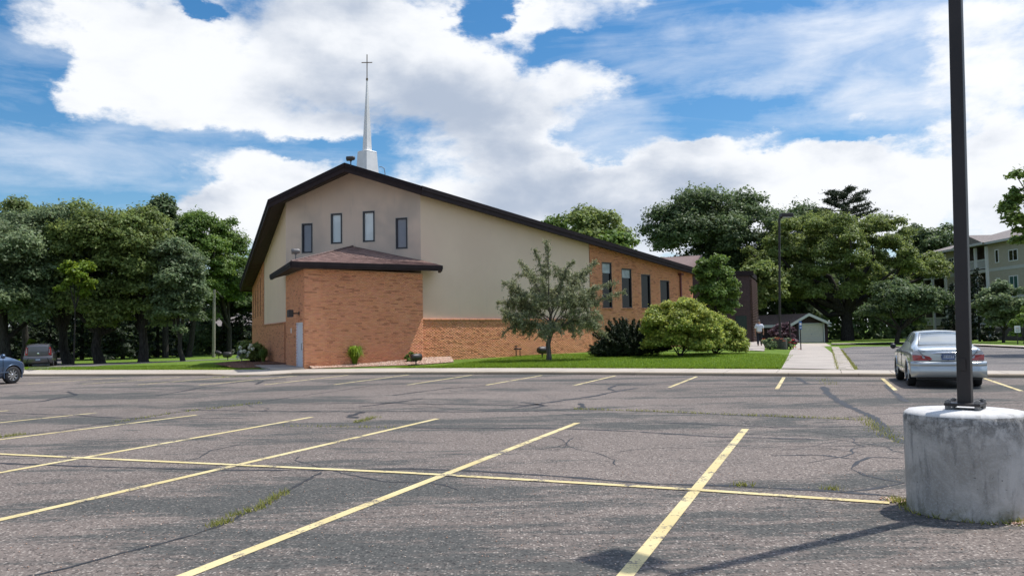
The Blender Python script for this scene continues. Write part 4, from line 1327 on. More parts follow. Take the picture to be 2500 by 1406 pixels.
# tall maroon stair tower with slatted side
tw = empty('slatted_tower', (19.5, 66, .4), label='tall dark maroon tower with slatted side standing beyond the green tree', cat='tower')
A = AT(1775, 663, 66); B = AT(1829, 663, 66); Cc_ = AT(1843.5, 667, 72.5)
zt = B[2]
V = [(A[0] - .8, 66, .1), (B[0], 66, .1), (Cc_[0], 72.5, .1), (A[0] + 1.2, 72.5, .1)]
V += [(x, y, zt) for x, y, _ in V]
m = MB(); m.add(V, [[0, 1, 5, 4], [1, 2, 6, 5], [2, 3, 7, 6], [3, 0, 4, 7], [4, 5, 6, 7]]); m.build('tower_wall', M['siding'], tw)
nrow = 40
dirS = np.array([Cc_[0] - B[0], 6.5, 0]); dirS /= np.linalg.norm(dirS); nS = np.array([dirS[1], -dirS[0], 0])
for k in range(nrow):
    z = .3 + (zt - .8) * k / nrow
    m = MB(); m.obox(np.array([B[0], 66, z]) + nS * .02, dirS * 6.6, nS * .16, (0, 0, .055)); m.build('slat', M['slat'], tw)
for k in range(27):
    z = .3 + (zt - .7) * k / 27
    m = MB(); m.obox((A[0] - .8, 65.975, z), (B[0] - A[0] + .8, 0, 0), (0, .02, .0), (0, 0, .19)); m.build('siding_board', M['siding'], tw)
m = MB(); m.obox((A[0] - 1, 65.8, zt - .35), (B[0] - A[0] + 1.3, 0, 0), (.0, 1.0, 0), (0, 0, .4))
m.obox(np.array([B[0], 65.9, zt - .35]), dirS * 6.8, nS * .12, (0, 0, .4)); m.build('tower_coping', M['fascia'], tw)
m = MB(); m.obox((A[0] + .55, 65.93, 1.1), (.9, 0, 0), (0, .03, 0), (0, 0, 1.6)); m.build('window', simple('greenish_glass', (0.02, 0.035, 0.03), .15, spec=.2), tw)

# steeple on the ridge
st = empty('steeple', (0, 0, 0)); st.parent = church
D = 46.0
b0, b1 = AT(899, 420, D), AT(896.5, 372, D)
s2, s3 = AT(893.5, 193, D), AT(892.7, 134, D)
def sq(c, r, z, rot=.62):
    return [np.array([c[0] + r * math.cos(rot + k * math.pi / 2), c[1] + r * math.sin(rot + k * math.pi / 2), z]) for k in range(4)]
WLOC[st.name] = WLOC[church.name]
def frust(m, c0, r0, z0, c1, r1, z1):
    V = sq(c0, r0, z0, -1.45) + sq(c1, r1, z1, -1.45)
    m.add(V, [[k, (k + 1) % 4, 4 + (k + 1) % 4, 4 + k] for k in range(4)] + [[4, 5, 6, 7]])
bc = (b1[0], D)
m = MB(); frust(m, bc, .70, b0[2] - .8, bc, .545, b1[2]); frust(m, bc, .56, b1[2] - .0, bc, .50, b1[2] + .05); m.build('steeple_base', M['steeple'], st)
m = MB(); frust(m, bc, .27, b1[2] + .05, (s2[0] + .06, D), .035, s2[2]); m.build('spire', M['steeple'], st)
m = MB(); t0 = np.array([s2[0] + .06, D, s2[2]]); t1 = np.array([s2[0] + .07, D, s3[2]])
m.tube([t0 - [0, 0, .1], t0 + [0, 0, .03]], .06, 8); m.tube([t0, t1], .028, 8)
zc = AT(893, 153.5, D)[2]; m.tube([(t0[0] - .31, D, zc), (t0[0] + .31, D, zc)], .028, 8); m.build('cross', M['brass'], st)
m = MB(); hk = AT(940, 424, 45.5); h2 = AT(938, 412, 45.5); h3 = AT(926, 408, 45.5); m.tube([hk - [0, 0, .4], hk, h2, (h2 + h3) / 2 + [0, 0, .05], h3], .02, 6); m.build('vent_pipe', M['fixgrey'], church)

# ------------------------------------------------------------------ floodlights
def floodlight(loc, L, R, az, tilt, h, label, parent_note=None, mat='fixture', face='glass_grey', group=None, side=False):
    r = empty('floodlight', loc, 0, label, 'floodlight', group)
    d = np.array([math.cos(az) * math.cos(tilt), math.sin(az) * math.cos(tilt), math.sin(tilt)])
    c = np.array([0, 0, h])
    m = MB()
    m.tube([c - d * L * .5, c - d * L * .47, c - d * L * .3, c + d * L * .1, c + d * L * .5, c + d * L * .5, c + d * L * .46], [R * .55, R * .72, R * .92, R, R, R * .9, R * .88], 18)
    m.build('housing', M[mat], r, world=False)
    m = MB(); m.tube([c + d * L * .455, c + d * L * .462], [R * .87, R * .87], 18); m.build('lens', M[face], r, world=False)
    m = MB(); m.tube([(0, 0, 0), (0, 0, h - R * .9)], .028, 8); m.tube([(0, 0, h - R * 1.25), (0, 0, h - R * .8)], .06, 8); m.build('stem', M[mat], r, world=False)
    return r
zr = lambda px, py, D_: AT(px, py, D_)
p = AT(856.5, 405, 40.0); floodlight(tuple(p), .42, .12, math.radians(168), -.02, .37, 'black floodlight on the roof peak beside the steeple')
p = AT(722, 634, 36.6); floodlight(tuple(p), .38, .12, math.radians(195), -.05, .38, 'grey brown floodlight standing on the porch roof corner', mat='fixgrey')
p = GT(1015.5, 891.5); floodlight(tuple(p), .50, .17, math.radians(40), .0, .38, 'dark bullet floodlight at the end of the pink stone bed', face='glass_grey')
p = GT(1324, 874); floodlight(tuple(p), .55, .20, math.radians(35), .0, .42, 'dark floodlight in the grass hidden partly by the crabapple trunk')
p = GT(1606, 866); floodlight(tuple(p), .62, .22, math.radians(25), .04, .42, 'weathered grey floodlight in front of the dark juniper', mat='fixgrey')
p = GT(534, 876); floodlight(tuple(p), .62, .18, math.radians(150), .25, .50, 'black floodlight tilted up beside the wooden utility pole')
p = GT(556, 879); floodlight(tuple(p), .62, .22, math.radians(165), .0, .42, 'larger black floodlight lying level on the shaded left lawn')
p = GT(590, 888); floodlight(tuple(p), .34, .22, math.radians(250), .25, .62, 'round faced grey floodlight before the white hydrangea', mat='fixgrey')
# wall mounted flood by the door
s_, z_ = PB.px(731, 765)
q = PB.P(s_, z_, .0)
r = empty('wall_floodlight', tuple(q), 0, 'dark square floodlight bracketed to the brick above the side door', 'floodlight')
nb = np.array([*PB.nrm, 0]); db = np.array([*PB.d, 0])
m = MB(); m.tube([q, q + nb * .04], .09, 12); m.tube([q, q + nb * .32], .03, 8); m.build('bracket', M['fixture'], r)
m = MB(); c = q + nb * .42; m.obox(c - db * .2 - nb * .12 - np.array([0, 0, .17]), db * .4, nb * .24, (0, 0, .34)); m.build('housing', M['fixture'], r, bevel=.03)
m = MB(); m.obox(c - db * .17 - nb * .09 - np.array([0, 0, .18]), db * .34, nb * .18, (0, 0, .012)); m.build('lens', M['glass_grey'], r)
# gas / water standpipe by the wall
s_, z_ = PR.px(1250, 865)
q = PR.P(s_, T(*PR.P(s_, 0)[:2]), .35)
r = empty('standpipe', tuple(q), 0, 'small rusty valve standpipe against the brick base wall', 'pipe')
m = MB(); m.tube([q, q + [0, 0, .55]], .03, 8); m.tube([q + [.22, .1, 0], q + [.22, .1, .42]], .025, 8); m.tube([q + [-.12, -.05, .42], q + [.3, .14, .42]], .05, 8); m.build('pipe', simple('rusty_pipe', (.07, .035, .03), .8, var=.4), r)
m = MB(); m.lathe([(0.001, 0), (.09, .01), (.09, .05), (0.001, .06)], q + [0, 0, .56], 12); m.build('valve_wheel', M['fixture'], r)

# ================================================================== FOREGROUND LAMP BASE AND POLE
lampA = empty('parking_lamp', (3.76, 6.80, 0), label='tall dark square lamp pole bolted on a thick round concrete drum', cat='street lamp')
ZD = .83
prof = [(.462, -.03), (.462, .3), (.46, .62), (.458, .76), (.452, .80), (.43, .825), (.30, ZD), (.0, ZD + .004)]
nseg = 96; V = []
for (rr, h) in prof:
    for k in range(nseg):
        t = 2 * math.pi * k / nseg
        j = 1.0
        if .7 < h < ZD - .001: j = 1 + .018 * math.sin(k * 2.3) * math.sin(k * .7 + 1) - (.022 if RNG.random() < .16 else 0)
        V.append((rr * j * math.cos(t), rr * j * math.sin(t), h))
Fs = []
for i in range(len(prof) - 1):
    for k in range(nseg):
        k2 = (k + 1) % nseg; Fs.append([i * nseg + k, i * nseg + k2, (i + 1) * nseg + k2, (i + 1) * nseg + k])
mi = [0 if i < 4 else 1 for i in range(len(prof) - 1) for k in range(nseg)]
me = np_mesh('concrete_drum', V, Fs, [M['drum'], M['drumtop']], smooth=True, midx=mi)
drum = link_mesh('concrete_drum', me, lampA)
PB0 = AT(2357, 992, 6.83); PT0 = AT(2333, 0, 6.83)
ax = (PT0 - PB0) / np.linalg.norm(PT0 - PB0)
H_P = 6.5
pr_ = .054; rot = math.radians(50)
def sqr(c, r, rot): return [c + np.array([math.cos(rot + k * math.pi / 2), math.sin(rot + k * math.pi / 2), 0]) * r * 1.414 for k in range(4)]
base = np.array([PB0[0], PB0[1], ZD + .035])
top = base + ax * H_P
m = MB(); V = sqr(base, pr_ * .98, rot + math.pi / 4) + sqr(top, pr_ * .86, rot + math.pi / 4)
m.add(V, [[k, (k + 1) % 4, 4 + (k + 1) % 4, 4 + k] for k in range(4)] + [[4, 5, 6, 7]])
po = m.build('pole', M['bronze'], lampA, bevel=.012)
m = MB(); m.box(base[0], base[1], ZD + .045, .27, .27, .022, rot); m.build('base_plate', M['bronze'], lampA, bevel=.004)
m = MB(); m.box(base[0], base[1], ZD + .10, .165, .165, .10, rot); 
for k in range(4):
    t = rot + math.pi / 4 + k * math.pi / 2; c = base + np.array([math.cos(t), math.sin(t), 0]) * .155
    b = MB(); b.tube([(c[0], c[1], ZD - .01), (c[0], c[1], ZD + .085)], .012, 8); b.tube([(c[0], c[1], ZD + .006), (c[0], c[1], ZD + .033)], .026, 6, smooth=False); b.tube([(c[0], c[1], ZD + .056), (c[0], c[1], ZD + .08)], .026, 6, smooth=False)
    b.build('anchor_bolt', M['fixgrey'], lampA)
fn = np.array([math.cos(rot + math.pi), math.sin(rot + math.pi), 0]); sd_ = np.array([-fn[1], fn[0], 0])
m = MB(); c = base + fn * .054 + [0, 0, .34]; m.obox(c - sd_ * .028 - np.array([0, 0, .05]), sd_ * .056, fn * .006, (0, 0, .10)); m.build('hand_hole_cover', M['bronze'], lampA, bevel=.002)
hd = np.array([-.66, .75, 0]); hc = top + hd * .45
m = MB(); m.tube([top - [0, 0, .1], hc - [0, 0, .1]], .03, 8); m.build('arm', M['bronze'], lampA)
m = MB(); m.box(hc[0], hc[1], hc[2] - .08, .5, .38, .18, math.atan2(hd[1], hd[0])); m.build('lamp_head', M['bronze'], lampA, bevel=.03)
# crumbs, moss and straw round the drum foot
a = RNG.uniform(0, 6.28, 900); rr = .47 + np.abs(RNG.normal(0, .03, 900)); 
keep = RNG.random(900) < .25 + .75 * (np.abs(((a - 5.2 + np.pi) % (2 * np.pi)) - np.pi) < .5)
Pm = np.c_[3.76 + rr * np.cos(a), 6.80 + rr * np.sin(a), np.zeros(900)][keep]
blades('foot_weeds', Pm, .045, .012, M['weed'], 1.4, 'dry weeds round the foot of the concrete drum').parent = lot
a = RNG.normal(5.35, .25, 500); rr = .47 + np.abs(RNG.normal(0, .06, 500))
stones('foot_gravel', np.c_[3.76 + rr * np.cos(a), 6.80 + rr * np.sin(a), np.full(500, .008)], .012, M['brickN'], 'orange tan grit heaped at the foot of the drum').parent = lot
g_ = along([(2170, 1218), (2208, 1228)], 260, .035); g_[:, 2] = .008
stones('foot_gravel', g_, .012, M['brickN'], 'dark straw and grit left of the drum').parent = lot
P = np.c_[RNG.uniform(-4, 4.5, 1500), RNG.uniform(3.4, 9, 1500), np.full(1500, .004)]
stones('loose_grit', P, .006, M['brickN'], 'tiny pale loose stones on the near asphalt').parent = lot

# ================================================================== CARS
def interp_stations(st, xs):
    st = sorted(st, key=lambda s: s[0]); A = np.array(st, float)
    out = []
    X0 = A[:, 0]
    from_ = []
    for c in range(A.shape[1]):
        y = A[:, c]
        if c == 0: out.append(xs); continue
        # monotone cubic
        h = np.diff(X0); d = np.diff(y) / h; mm = np.zeros(len(y)); mm[0] = d[0]; mm[-1] = d[-1]
        for i in range(1, len(y) - 1): mm[i] = 0 if d[i - 1] * d[i] <= 0 else 2 * d[i - 1] * d[i] / (d[i - 1] + d[i])
        k = np.clip(np.searchsorted(X0, xs) - 1, 0, len(X0) - 2); t = (xs - X0[k]) / h[k]
        out.append((2 * t**3 - 3 * t**2 + 1) * y[k] + (t**3 - 2 * t**2 + t) * h[k] * mm[k] + (-2 * t**3 + 3 * t**2) * y[k + 1] + (t**3 - t**2) * h[k] * mm[k + 1])
    return np.array(out).T
def car_loft(name, st, paint, root, wheels, ra, glass_fn, tilt_rear=0.0, rear_x=-2.2, glass=None):
    xs = np.arange(st[0][0], st[-1][0] + .001, .03)
    S = interp_stations(st, xs)
    sub = 6; rings = []
    for (x, zb, zs, zt, w, wt, cr) in S:
        C = np.array([(0, zb), (w * .86, zb), (w * .955, zb + .07), (w * .99, zb + .22), (w, (zb + zs) * .5 + .05), (w * .985, zs - .05), (w * .94, zs), (wt + .02, zt - .06 * min(1, (zt - zs) / .2 + .1)), (wt * .93, zt), (wt * .5, zt + cr * .75), (0, zt + cr)])
        r = []
        for i in range(len(C) - 1):
            for k in range(sub): r.append(C[i] + (C[i + 1] - C[i]) * k / sub)
        r.append(C[-1]); r = np.array(r)
        for _ in range(3): r[1:-1] = r[1:-1] * .5 + (r[:-2] + r[2:]) * .25
        rings.append(r)
    R = np.array(rings); n, k = R.shape[:2]
    full = []
    for i in range(n):
        x = xs[i]
        xx = x + (tilt_rear * (R[i, :, 1] - .7) * sst(rear_x + .9, rear_x, x) if tilt_rear else 0)
        L_ = np.c_[np.full(k, x) + (xx - x), R[i, :, 0], R[i, :, 1]]
        Rr = L_[::-1][1:].copy(); Rr[:, 1] *= -1
        full.append(np.r_[L_, Rr])
    V = np.array(full); kk = V.shape[1]
    body, gl = [], []
    for i in range(n - 1):
        for j in range(kk - 1):
            c = (V[i, j] + V[i + 1, j + 1]) / 2; rp = (j + .5) / sub
            if rp > 10: rp = 20 - rp
            skip = any((c[0] - wx) ** 2 + (c[2] - wz) ** 2 < ra * ra and abs(c[1]) > .5 for wx, wz in wheels)
            if skip: continue
            q = [i * kk + j, i * kk + j + 1, (i + 1) * kk + j + 1, (i + 1) * kk + j]
            g = glass_fn(c[0], abs(c[1]), c[2], rp)
            (gl if g else body).append(q)
    Vf = V.reshape(-1, 3)
    Fb = np.array(body)
    o = link_mesh(name, np_mesh(name, Vf, Fb, paint, smooth=True), root)
    # end caps
    for e, nm in ((0, 'rear_panel'), (n - 1, 'nose_panel')):
        ring = V[e]; c = ring.mean(0); layers = [ring]
        for s_, dx in ((.93, .035), (.8, .055), (.5, .07), (.02, .075)):
            q = c + (ring - c) * s_; q[:, 0] = ring[:, 0] * s_ + c[0] * (1 - s_) + (-dx if e == 0 else dx); layers.append(q)
        A = np.array(layers); F_ = []
        for a in range(len(layers) - 1):
            for j in range(kk - 1):
                q = [a * kk + j, a * kk + j + 1, (a + 1) * kk + j + 1, (a + 1) * kk + j]
                F_.append(q if e else q[::-1])
        link_mesh(nm, np_mesh(nm, A.reshape(-1, 3), np.array(F_), paint, smooth=True), root)
    if gl:
        used = np.unique(np.array(gl)); mp = {u: i for i, u in enumerate(used)}
        ob = link_mesh('window_glass', np_mesh('window_glass', Vf[used], np.array([[mp[a] for a in f] for f in gl]), glass or M['carglass'], smooth=True), root)
    return V
def wheel(root, x, y, r, wd, side, spokes=7, dark=False):
    m = MB(); w2 = wd / 2
    m.lathe([(r * .66, -w2), (r * .93, -w2), (r * .985, -w2 * .8), (r, -w2 * .4), (r, w2 * .4), (r * .985, w2 * .8), (r * .93, w2), (r * .66, w2)], (x, y, r), 32, 'y')
    t = m.build('tyre', M['rubber'], root, world=False)
    m = MB(); yo = side * w2 * .55
    m.lathe([(r * .67, yo + side * .03), (r * .66, yo), (r * .62, yo - side * .02), (r * .60, yo + side * .03)][::1], (x, y, r), 32, 'y')
    m.lathe([(.001, yo + side * .015), (r * .14, yo + side * .012), (r * .17, yo - side * .01)], (x, y, r), 16, 'y')
    for k in range(spokes):
        for dd in (-.09, .09):
            t_ = 2 * math.pi * k / spokes + dd
            u = np.array([math.cos(t_), 0, math.sin(t_)]); v = np.array([-math.sin(t_), 0, math.cos(t_)])
            m.obox(np.array([x, y + yo - side * .025, r]) + u * r * .1 - v * r * .035, u * r * .54, v * r * .07, (0, side * .035, 0))
    m.build('wheel_rim', M['alloy'], t, world=False)
    m = MB(); m.lathe([(.001, yo - side * .05), (r * .66, yo - side * .05)], (x, y, r), 24, 'y'); m.build('wheel_back', M['hubdark'], t, world=False)
def arch(root, wx, wz, ra, y, side, paint):
    m = MB(); pts = []
    for k in range(25):
        t = math.radians(-18 + 216 * k / 24); pts.append((wx + ra * math.cos(t), y, wz + ra * math.sin(t)))
    m.tube(pts, .022, 6); m.build('wheel_arch', paint, root, world=False)
def wells(root, wheels, ra, w):
    m = MB()
    for wx, wz in wheels:
        for sd in (-1, 1):
            pts = []
            n = 14
            V = []
            for k in range(n + 1):
                t = math.pi * k / n
                V.append((wx + ra * 1.04 * math.cos(t), sd * (w - .02), wz + ra * 1.04 * math.sin(t))); V.append((wx + ra * 1.04 * math.cos(t), sd * (w - .42), wz + ra * 1.04 * math.sin(t)))
            m.add(V, [[2 * k, 2 * k + 1, 2 * k + 3, 2 * k + 2] for k in range(n)])
            m.add([(wx - ra, sd * (w - .42), .2), (wx + ra, sd * (w - .42), .2), (wx + ra, sd * (w - .42), wz + ra), (wx - ra, sd * (w - .42), wz + ra)], [[0, 1, 2, 3]])
    m.box(-.1, 0, .26, 4.0, 1.3, .1)
    m.build('underbody', M['black'], root, world=False)
def panel_on(root, name, pts, mat, off=(0, 0, 0), th=.012, ax=0, bevel=0):
    """thin solid from a front polygon pts (3d) extruded along -x"""
    P = [np.array(p, float) for p in pts]; n = len(P); B = [p + np.array([th, 0, 0]) for p in P]
    m = MB(); m.add(P + B, [list(range(n))[::-1], list(range(n, 2 * n))] + [[i, (i + 1) % n, n + (i + 1) % n, n + i] for i in range(n)])
    return m.build(name, mat, root, world=False, bevel=bevel)
def plate(root, x, z, text, w=.305, h=.152, tilt=0):
    pts = [(x, w / 2, z - h / 2), (x, -w / 2, z - h / 2), (x, -w / 2, z + h / 2), (x, w / 2, z + h / 2)]
    pl = panel_on(root, 'licence_plate', pts, M['plateblue'], th=.008)
    pts = [(x - .002, w / 2 - .018, z - h / 2 + .034), (x - .002, -w / 2 + .018, z - h / 2 + .034), (x - .002, -w / 2 + .018, z + h / 2 - .032), (x - .002, w / 2 - .018, z + h / 2 - .032)]
    panel_on(root, 'plate_field', pts, M['platepale'], th=.001).parent = pl
    if text:
        cu = bpy.data.curves.new('plate_text', 'FONT'); cu.body = text; cu.size = .098; cu.align_x = 'CENTER'; cu.align_y = 'CENTER'; cu.extrude = .001
        cu.space_character = 1.08
        cu.materials.append(M['platetext'])
        o_t = bpy.data.objects.new('text_source', cu); COL.objects.link(o_t)
        me_t = bpy.data.meshes.new_from_object(o_t.evaluated_get(bpy.context.evaluated_depsgraph_get()))
        bpy.data.objects.remove(o_t)
        me_t.name = 'plate_text'
        o = bpy.data.objects.new('plate_text', me_t); COL.objects.link(o); o.parent = pl
        o.matrix_local = Matrix(((0, 0, -1, x - .004), (-1, 0, 0, 0), (0, 1, 0, z), (0, 0, 0, 1))) @ Matrix.Diagonal((.95, .95, 1, 1))
    return pl

# --- silver saloon
sil = empty('parked_car', (11.60, 22.30, 0), math.radians(70.0), 'silver four door saloon parked nose to the kerb behind the lamp pole', 'car')
ST = [(-2.33, .33, .86, .99, .84, .74, .010), (-2.20, .30, .90, 1.025, .875, .77, .012), (-1.75, .27, .94, 1.055, .90, .79, .012), (-1.62, .27, .945, 1.07, .905, .78, .015), (-1.05, .24, .95, 1.36, .91, .60, .03), (-.75, .24, .95, 1.415, .912, .585, .035),
      (-.2, .24, .95, 1.44, .912, .59, .035), (.25, .24, .945, 1.425, .91, .59, .03), (.95, .24, .93, 1.08, .905, .70, .02), (1.15, .24, .925, 1.0, .90, .74, .02), (1.9, .27, .86, .90, .885, .76, .02), (2.25, .30, .74, .78, .85, .70, .015), (2.42, .34, .60, .64, .75, .6, .01)]
WH = [(-1.41, .33), (1.41, .33)]
def gf(x, y, z, rp):
    if 6.45 < rp < 7.75 and -1.28 < x < .82 and z > .965: return not (-.36 < x < -.27)
    if rp > 8.25 and -1.60 < x < -1.02: return True
    if rp > 8.25 and .30 < x < .95: return True
    return False
car_loft('body', ST, M['silver'], sil, WH, .375, gf, glass=M['rearglass'])
wells(sil, WH, .37, .90)
for wx, _ in WH:
    for sd in (-1, 1): wheel(sil, wx, sd * .80, .33, .21, sd, 7)
    for sd in (-1, 1): arch(sil, wx, .33, .375, sd * .895, sd, M['silver'])
sil.scale = (.955, .94, .98)
# bumper
m = MB(); sec = [(0, .30), (.05, .27), (.10, .30), (.135, .40), (.14, .54), (.125, .545), (.125, .575), (.135, .58), (.125, .645), (.07, .672), (0, .675)]
ys = np.linspace(-.90, .90, 31); V = []
for y in ys:
    b = -.075 - .10 * (1 - (abs(y) / .90) ** 2.4) ; yy = y
    for (dx, z) in sec: V.append((-2.27 + b * 1.0 - dx * (1 - .75 * max(0, abs(y) / .9 - .82) / .18), yy, z))
k = len(sec); m.add(V, [[i * k + j, i * k + j + 1, (i + 1) * k + j + 1, (i + 1) * k + j] for i in range(30) for j in range(k - 1)], True)
for sd in (-1, 1):
    xs_ = np.linspace(-2.30, -1.80, 9); V = []
    for x in xs_:
        for (z, o) in ((.30, .86), (.36, .885), (.5, .905), (.64, .905), (.672, .895)): V.append((x, sd * (o - .06 * max(0, (-x - 2.15) / .15)), z))
    m.add(V, [[i * 5 + j, i * 5 + j + 1, (i + 1) * 5 + j + 1, (i + 1) * 5 + j] for i in range(8) for j in range(4)], True)
m.build('rear_bumper', M['silver'], sil, world=False)
m = MB(); m.box(-2.30, 0, .265, .12, 1.5, .10); m.build('bumper_valance', M['black'], sil, world=False)
X_ = -2.435
for sd in (1, -1):
    tl = panel_on(sil, 'tail_lamp', [(X_ + .05, sd * .835, .70), (X_ + .012, sd * .43, .70), (X_ + .01, sd * .38, .73), (X_ + .012, sd * .44, .80), (X_ + .03, sd * .60, .835), (X_ + .06, sd * .85, .845)][::(-1 if sd < 0 else 1)], M['red'], th=.12)
    panel_on(tl, 'clear_inset', [(X_ - .0, sd * .60, .755), (X_ - .0, sd * .55, .755), (X_ + .012, sd * .57, .82), (X_ + .012, sd * .63, .82)][::(-1 if sd < 0 else 1)], M['clearlens'], th=.03)
    panel_on(sil, 'lamp_surround', [(X_ + .065, sd * .845, .85), (X_ + .03, sd * .62, .845), (X_ + .05, sd * .70, .93), (X_ + .075, sd * .78, .95), (X_ + .085, sd * .83, .91)][::(-1 if sd < 0 else 1)], M['clearlens'], th=.05)
    V = [(X_ + .02, sd * .70, .97), (X_ + .0, sd * .64, .88), (X_ - .01, sd * .44, .69), (X_ - .01, sd * .38, .682), (X_ - .01, 0, .682)]
    m = MB(); m.tube(V, .006, 4); m.build('boot_seam', M['black'], sil, world=False)
m = MB(); V = [(X_ - .015, .40, .885), (X_ - .03, .25, .895), (X_ - .03, -.25, .895), (X_ - .015, -.40, .885)]; m.tube(V, [.006, .024, .024, .006], 6); gr = m.build('boot_garnish', M['chrome'], sil, world=False)
m = MB()
for ra_, rb_ in ((.055, .036), (.022, .034)):
    pts = [(X_ - .055, ra_ * math.cos(t), .915 + rb_ * math.sin(t)) for t in np.linspace(0, 2 * math.pi, 17)]; m.tube(pts, .006, 5)
pts = [(X_ - .055, .036 * math.cos(t), .935 + .013 * math.sin(t)) for t in np.linspace(0, 2 * math.pi, 17)]; m.tube(pts, .005, 5)
m.build('badge', M['chrome'], sil, world=False)
m = MB(); m.box(X_ - .008, .60, .935, .006, .12, .016); m.build('model_script', M['fixgrey'], sil, world=False)
plate(sil, X_ - .012, .795, '181\u2022HTV')
for sd in (1, -1):
    m = MB(); m.tube([(.62, sd * .86, .98), (.62, sd * .98, 1.0)], .02, 6); m.lathe([(.001, -.05), (.05, -.045), (.078, 0), (.082, .05), (.001, .055)], (.60, sd * 1.03, 1.02), 14, 'x'); mr = m.build('door_mirror', M['black'], sil, world=False)
for sd in (1, -1):
    m = MB(); y = sd * .918
    m.box(.0, sd * .916, .46, 2.1, .012, .05); m.build('side_moulding', M['silver'], sil, world=False)
    for x in (-.31, .78):
        m = MB(); m.tube([(x, sd * .905, .93), (x, sd * .917, .7), (x, sd * .912, .34)], .005, 4); m.build('door_seam', M['black'], sil, world=False)
    for x in (-.18, -1.0):
        m = MB(); m.box(x, sd * .918, .80, .17, .02, .03); m.build('door_handle', M['silver'], sil, world=False, bevel=.006)
m = MB(); m.tube([(-1.56, .60, 1.10), (-1.06, .50, 1.395)], .012, 5); m.tube([(-1.56, -.60, 1.10), (-1.06, -.50, 1.395)], .012, 5); m.tube([(-1.06, .5, 1.40), (-1.06, 0, 1.415), (-1.06, -.5, 1.40)], .010, 5); m.tube([(-1.60, .62, 1.082), (-1.61, 0, 1.088), (-1.60, -.62, 1.082)], .010, 5)
m.build('rear_window_seal', M['frame'], sil, world=False)
m = MB(); m.tube([(-2.28, -.35, .25), (-2.40, -.35, .255)], .03, 8); m.build('exhaust_tip', M['chrome'], sil, world=False)

# --- blue saloon at the left edge
hb = math.atan2(.93, .30)
blu = empty('parked_car', (-19.82, 29.05, 0), hb, 'steel blue saloon cut off by the left picture edge with its front wheel showing', 'car')
ST = [(-2.25, .33, .82, .95, .80, .66, .01), (-2.1, .28, .88, 1.0, .85, .72, .01), (-1.6, .24, .93, 1.06, .885, .75, .015), (-.95, .22, .94, 1.38, .90, .58, .03), (-.1, .22, .94, 1.455, .90, .585, .035),
      (.30, .22, .935, 1.42, .90, .59, .03), (1.12, .22, .92, 1.03, .895, .74, .02), (1.35, .23, .90, .97, .89, .76, .02), (1.75, .27, .80, .85, .86, .70, .02), (1.95, .30, .68, .74, .74, .58, .01), (2.04, .34, .56, .60, .55, .4, .01)]
WH = [(-1.35, .325), (1.35, .325)]
def gf2(x, y, z, rp):
    if 6.45 < rp < 7.75 and -1.2 < x < .98 and z > .965: return not (-.22 < x < -.12)
    if rp > 8.25 and -1.5 < x < -.9: return True
    if rp > 8.25 and .34 < x < 1.08: return True
    return False
car_loft('body', ST, M['blue'], blu, WH, .375, gf2)
wells(blu, WH, .37, .88)
for wx, _ in WH:
    for sd in (-1, 1):
        wheel(blu, wx, sd * .79, .325, .21, sd, 9); arch(blu, wx, .325, .375, sd * .882, sd, M['blue'])
for sd in (1, -1):
    m = MB(); m.tube([(.80, sd * .86, .97), (.80, sd * .96, .99)], .022, 6); m.lathe([(.001, -.07), (.06, -.06), (.088, -.01), (.085, .04), (.001, .05)], (.80, sd * 1.02, 1.02), 14, 'x'); m.build('door_mirror', M['blue'], blu, world=False)
    for x in (-.17, .92):
        m = MB(); m.tube([(x, sd * .895, .92), (x + .01, sd * .905, .6), (x - .02, sd * .898, .32)], .006, 4); m.build('door_seam', M['black'], blu, world=False)
    m = MB(); m.box(.2, sd * .903, .44, 1.9, .014, .05); m.build('side_moulding', M['blue'], blu, world=False)
    m = MB(); m.box(-.05, sd * .905, .80, .18, .02, .03); m.build('door_handle', M['blue'], blu, world=False, bevel=.006)
    m = MB(); m.tube([(.34, sd * .57, 1.43), (.98, sd * .70, 1.09)], .014, 5); m.build('window_pillar_trim', M['frame'], blu, world=False)

# --- grey hatchback
p = GT(93, 896)
hh_ = math.radians(115)
p0 = p[:2] + np.array([math.cos(hh_), math.sin(hh_)]) * 2.0
gry = empty('parked_car', (p0[0], p0[1], T(*p0) + .02), hh_, 'small boxy grey hatchback seen from behind, parked beside the left lawn', 'car')
ST = [(-2.0, .30, 1.02, 1.52, .84, .60, .02), (-1.9, .26, 1.02, 1.56, .88, .64, .03), (-1.5, .24, 1.0, 1.60, .90, .66, .03), (-.6, .24, .97, 1.62, .90, .66, .03), (.2, .24, .95, 1.58, .90, .64, .03), (.9, .24, .95, 1.12, .90, .74, .02), (1.1, .24, .94, 1.03, .90, .76, .02), (1.8, .28, .88, .92, .87, .72, .02), (2.05, .34, .70, .76, .78, .6, .01)]
WH = [(-1.3, .33), (1.27, .33)]
def gf3(x, y, z, rp):
    return (6.45 < rp < 7.75 and -1.7 < x < .75 and z > 1.03 and not (-.2 < x < -.1)) or (rp > 8.25 and .28 < x < .85)
car_loft('body', ST, M['greycar'], gry, WH, .38, gf3)
wells(gry, WH, .375, .88)
for wx, _ in WH:
    for sd in (-1, 1): wheel(gry, wx, sd * .79, .33, .21, sd, 5)
X_ = -2.09
panel_on(gry, 'rear_window', [(X_, .60, 1.08), (X_, -.60, 1.08), (X_, -.56, 1.47), (X_, .56, 1.47)], M['glass_grey'], th=.05, bevel=.02)
tgp = panel_on(gry, 'tailgate_panel', [(X_ - .0, .58, .82), (X_, -.58, .82), (X_, -.60, 1.05), (X_, .60, 1.05)], M['greycar'], th=.06, bevel=.02)
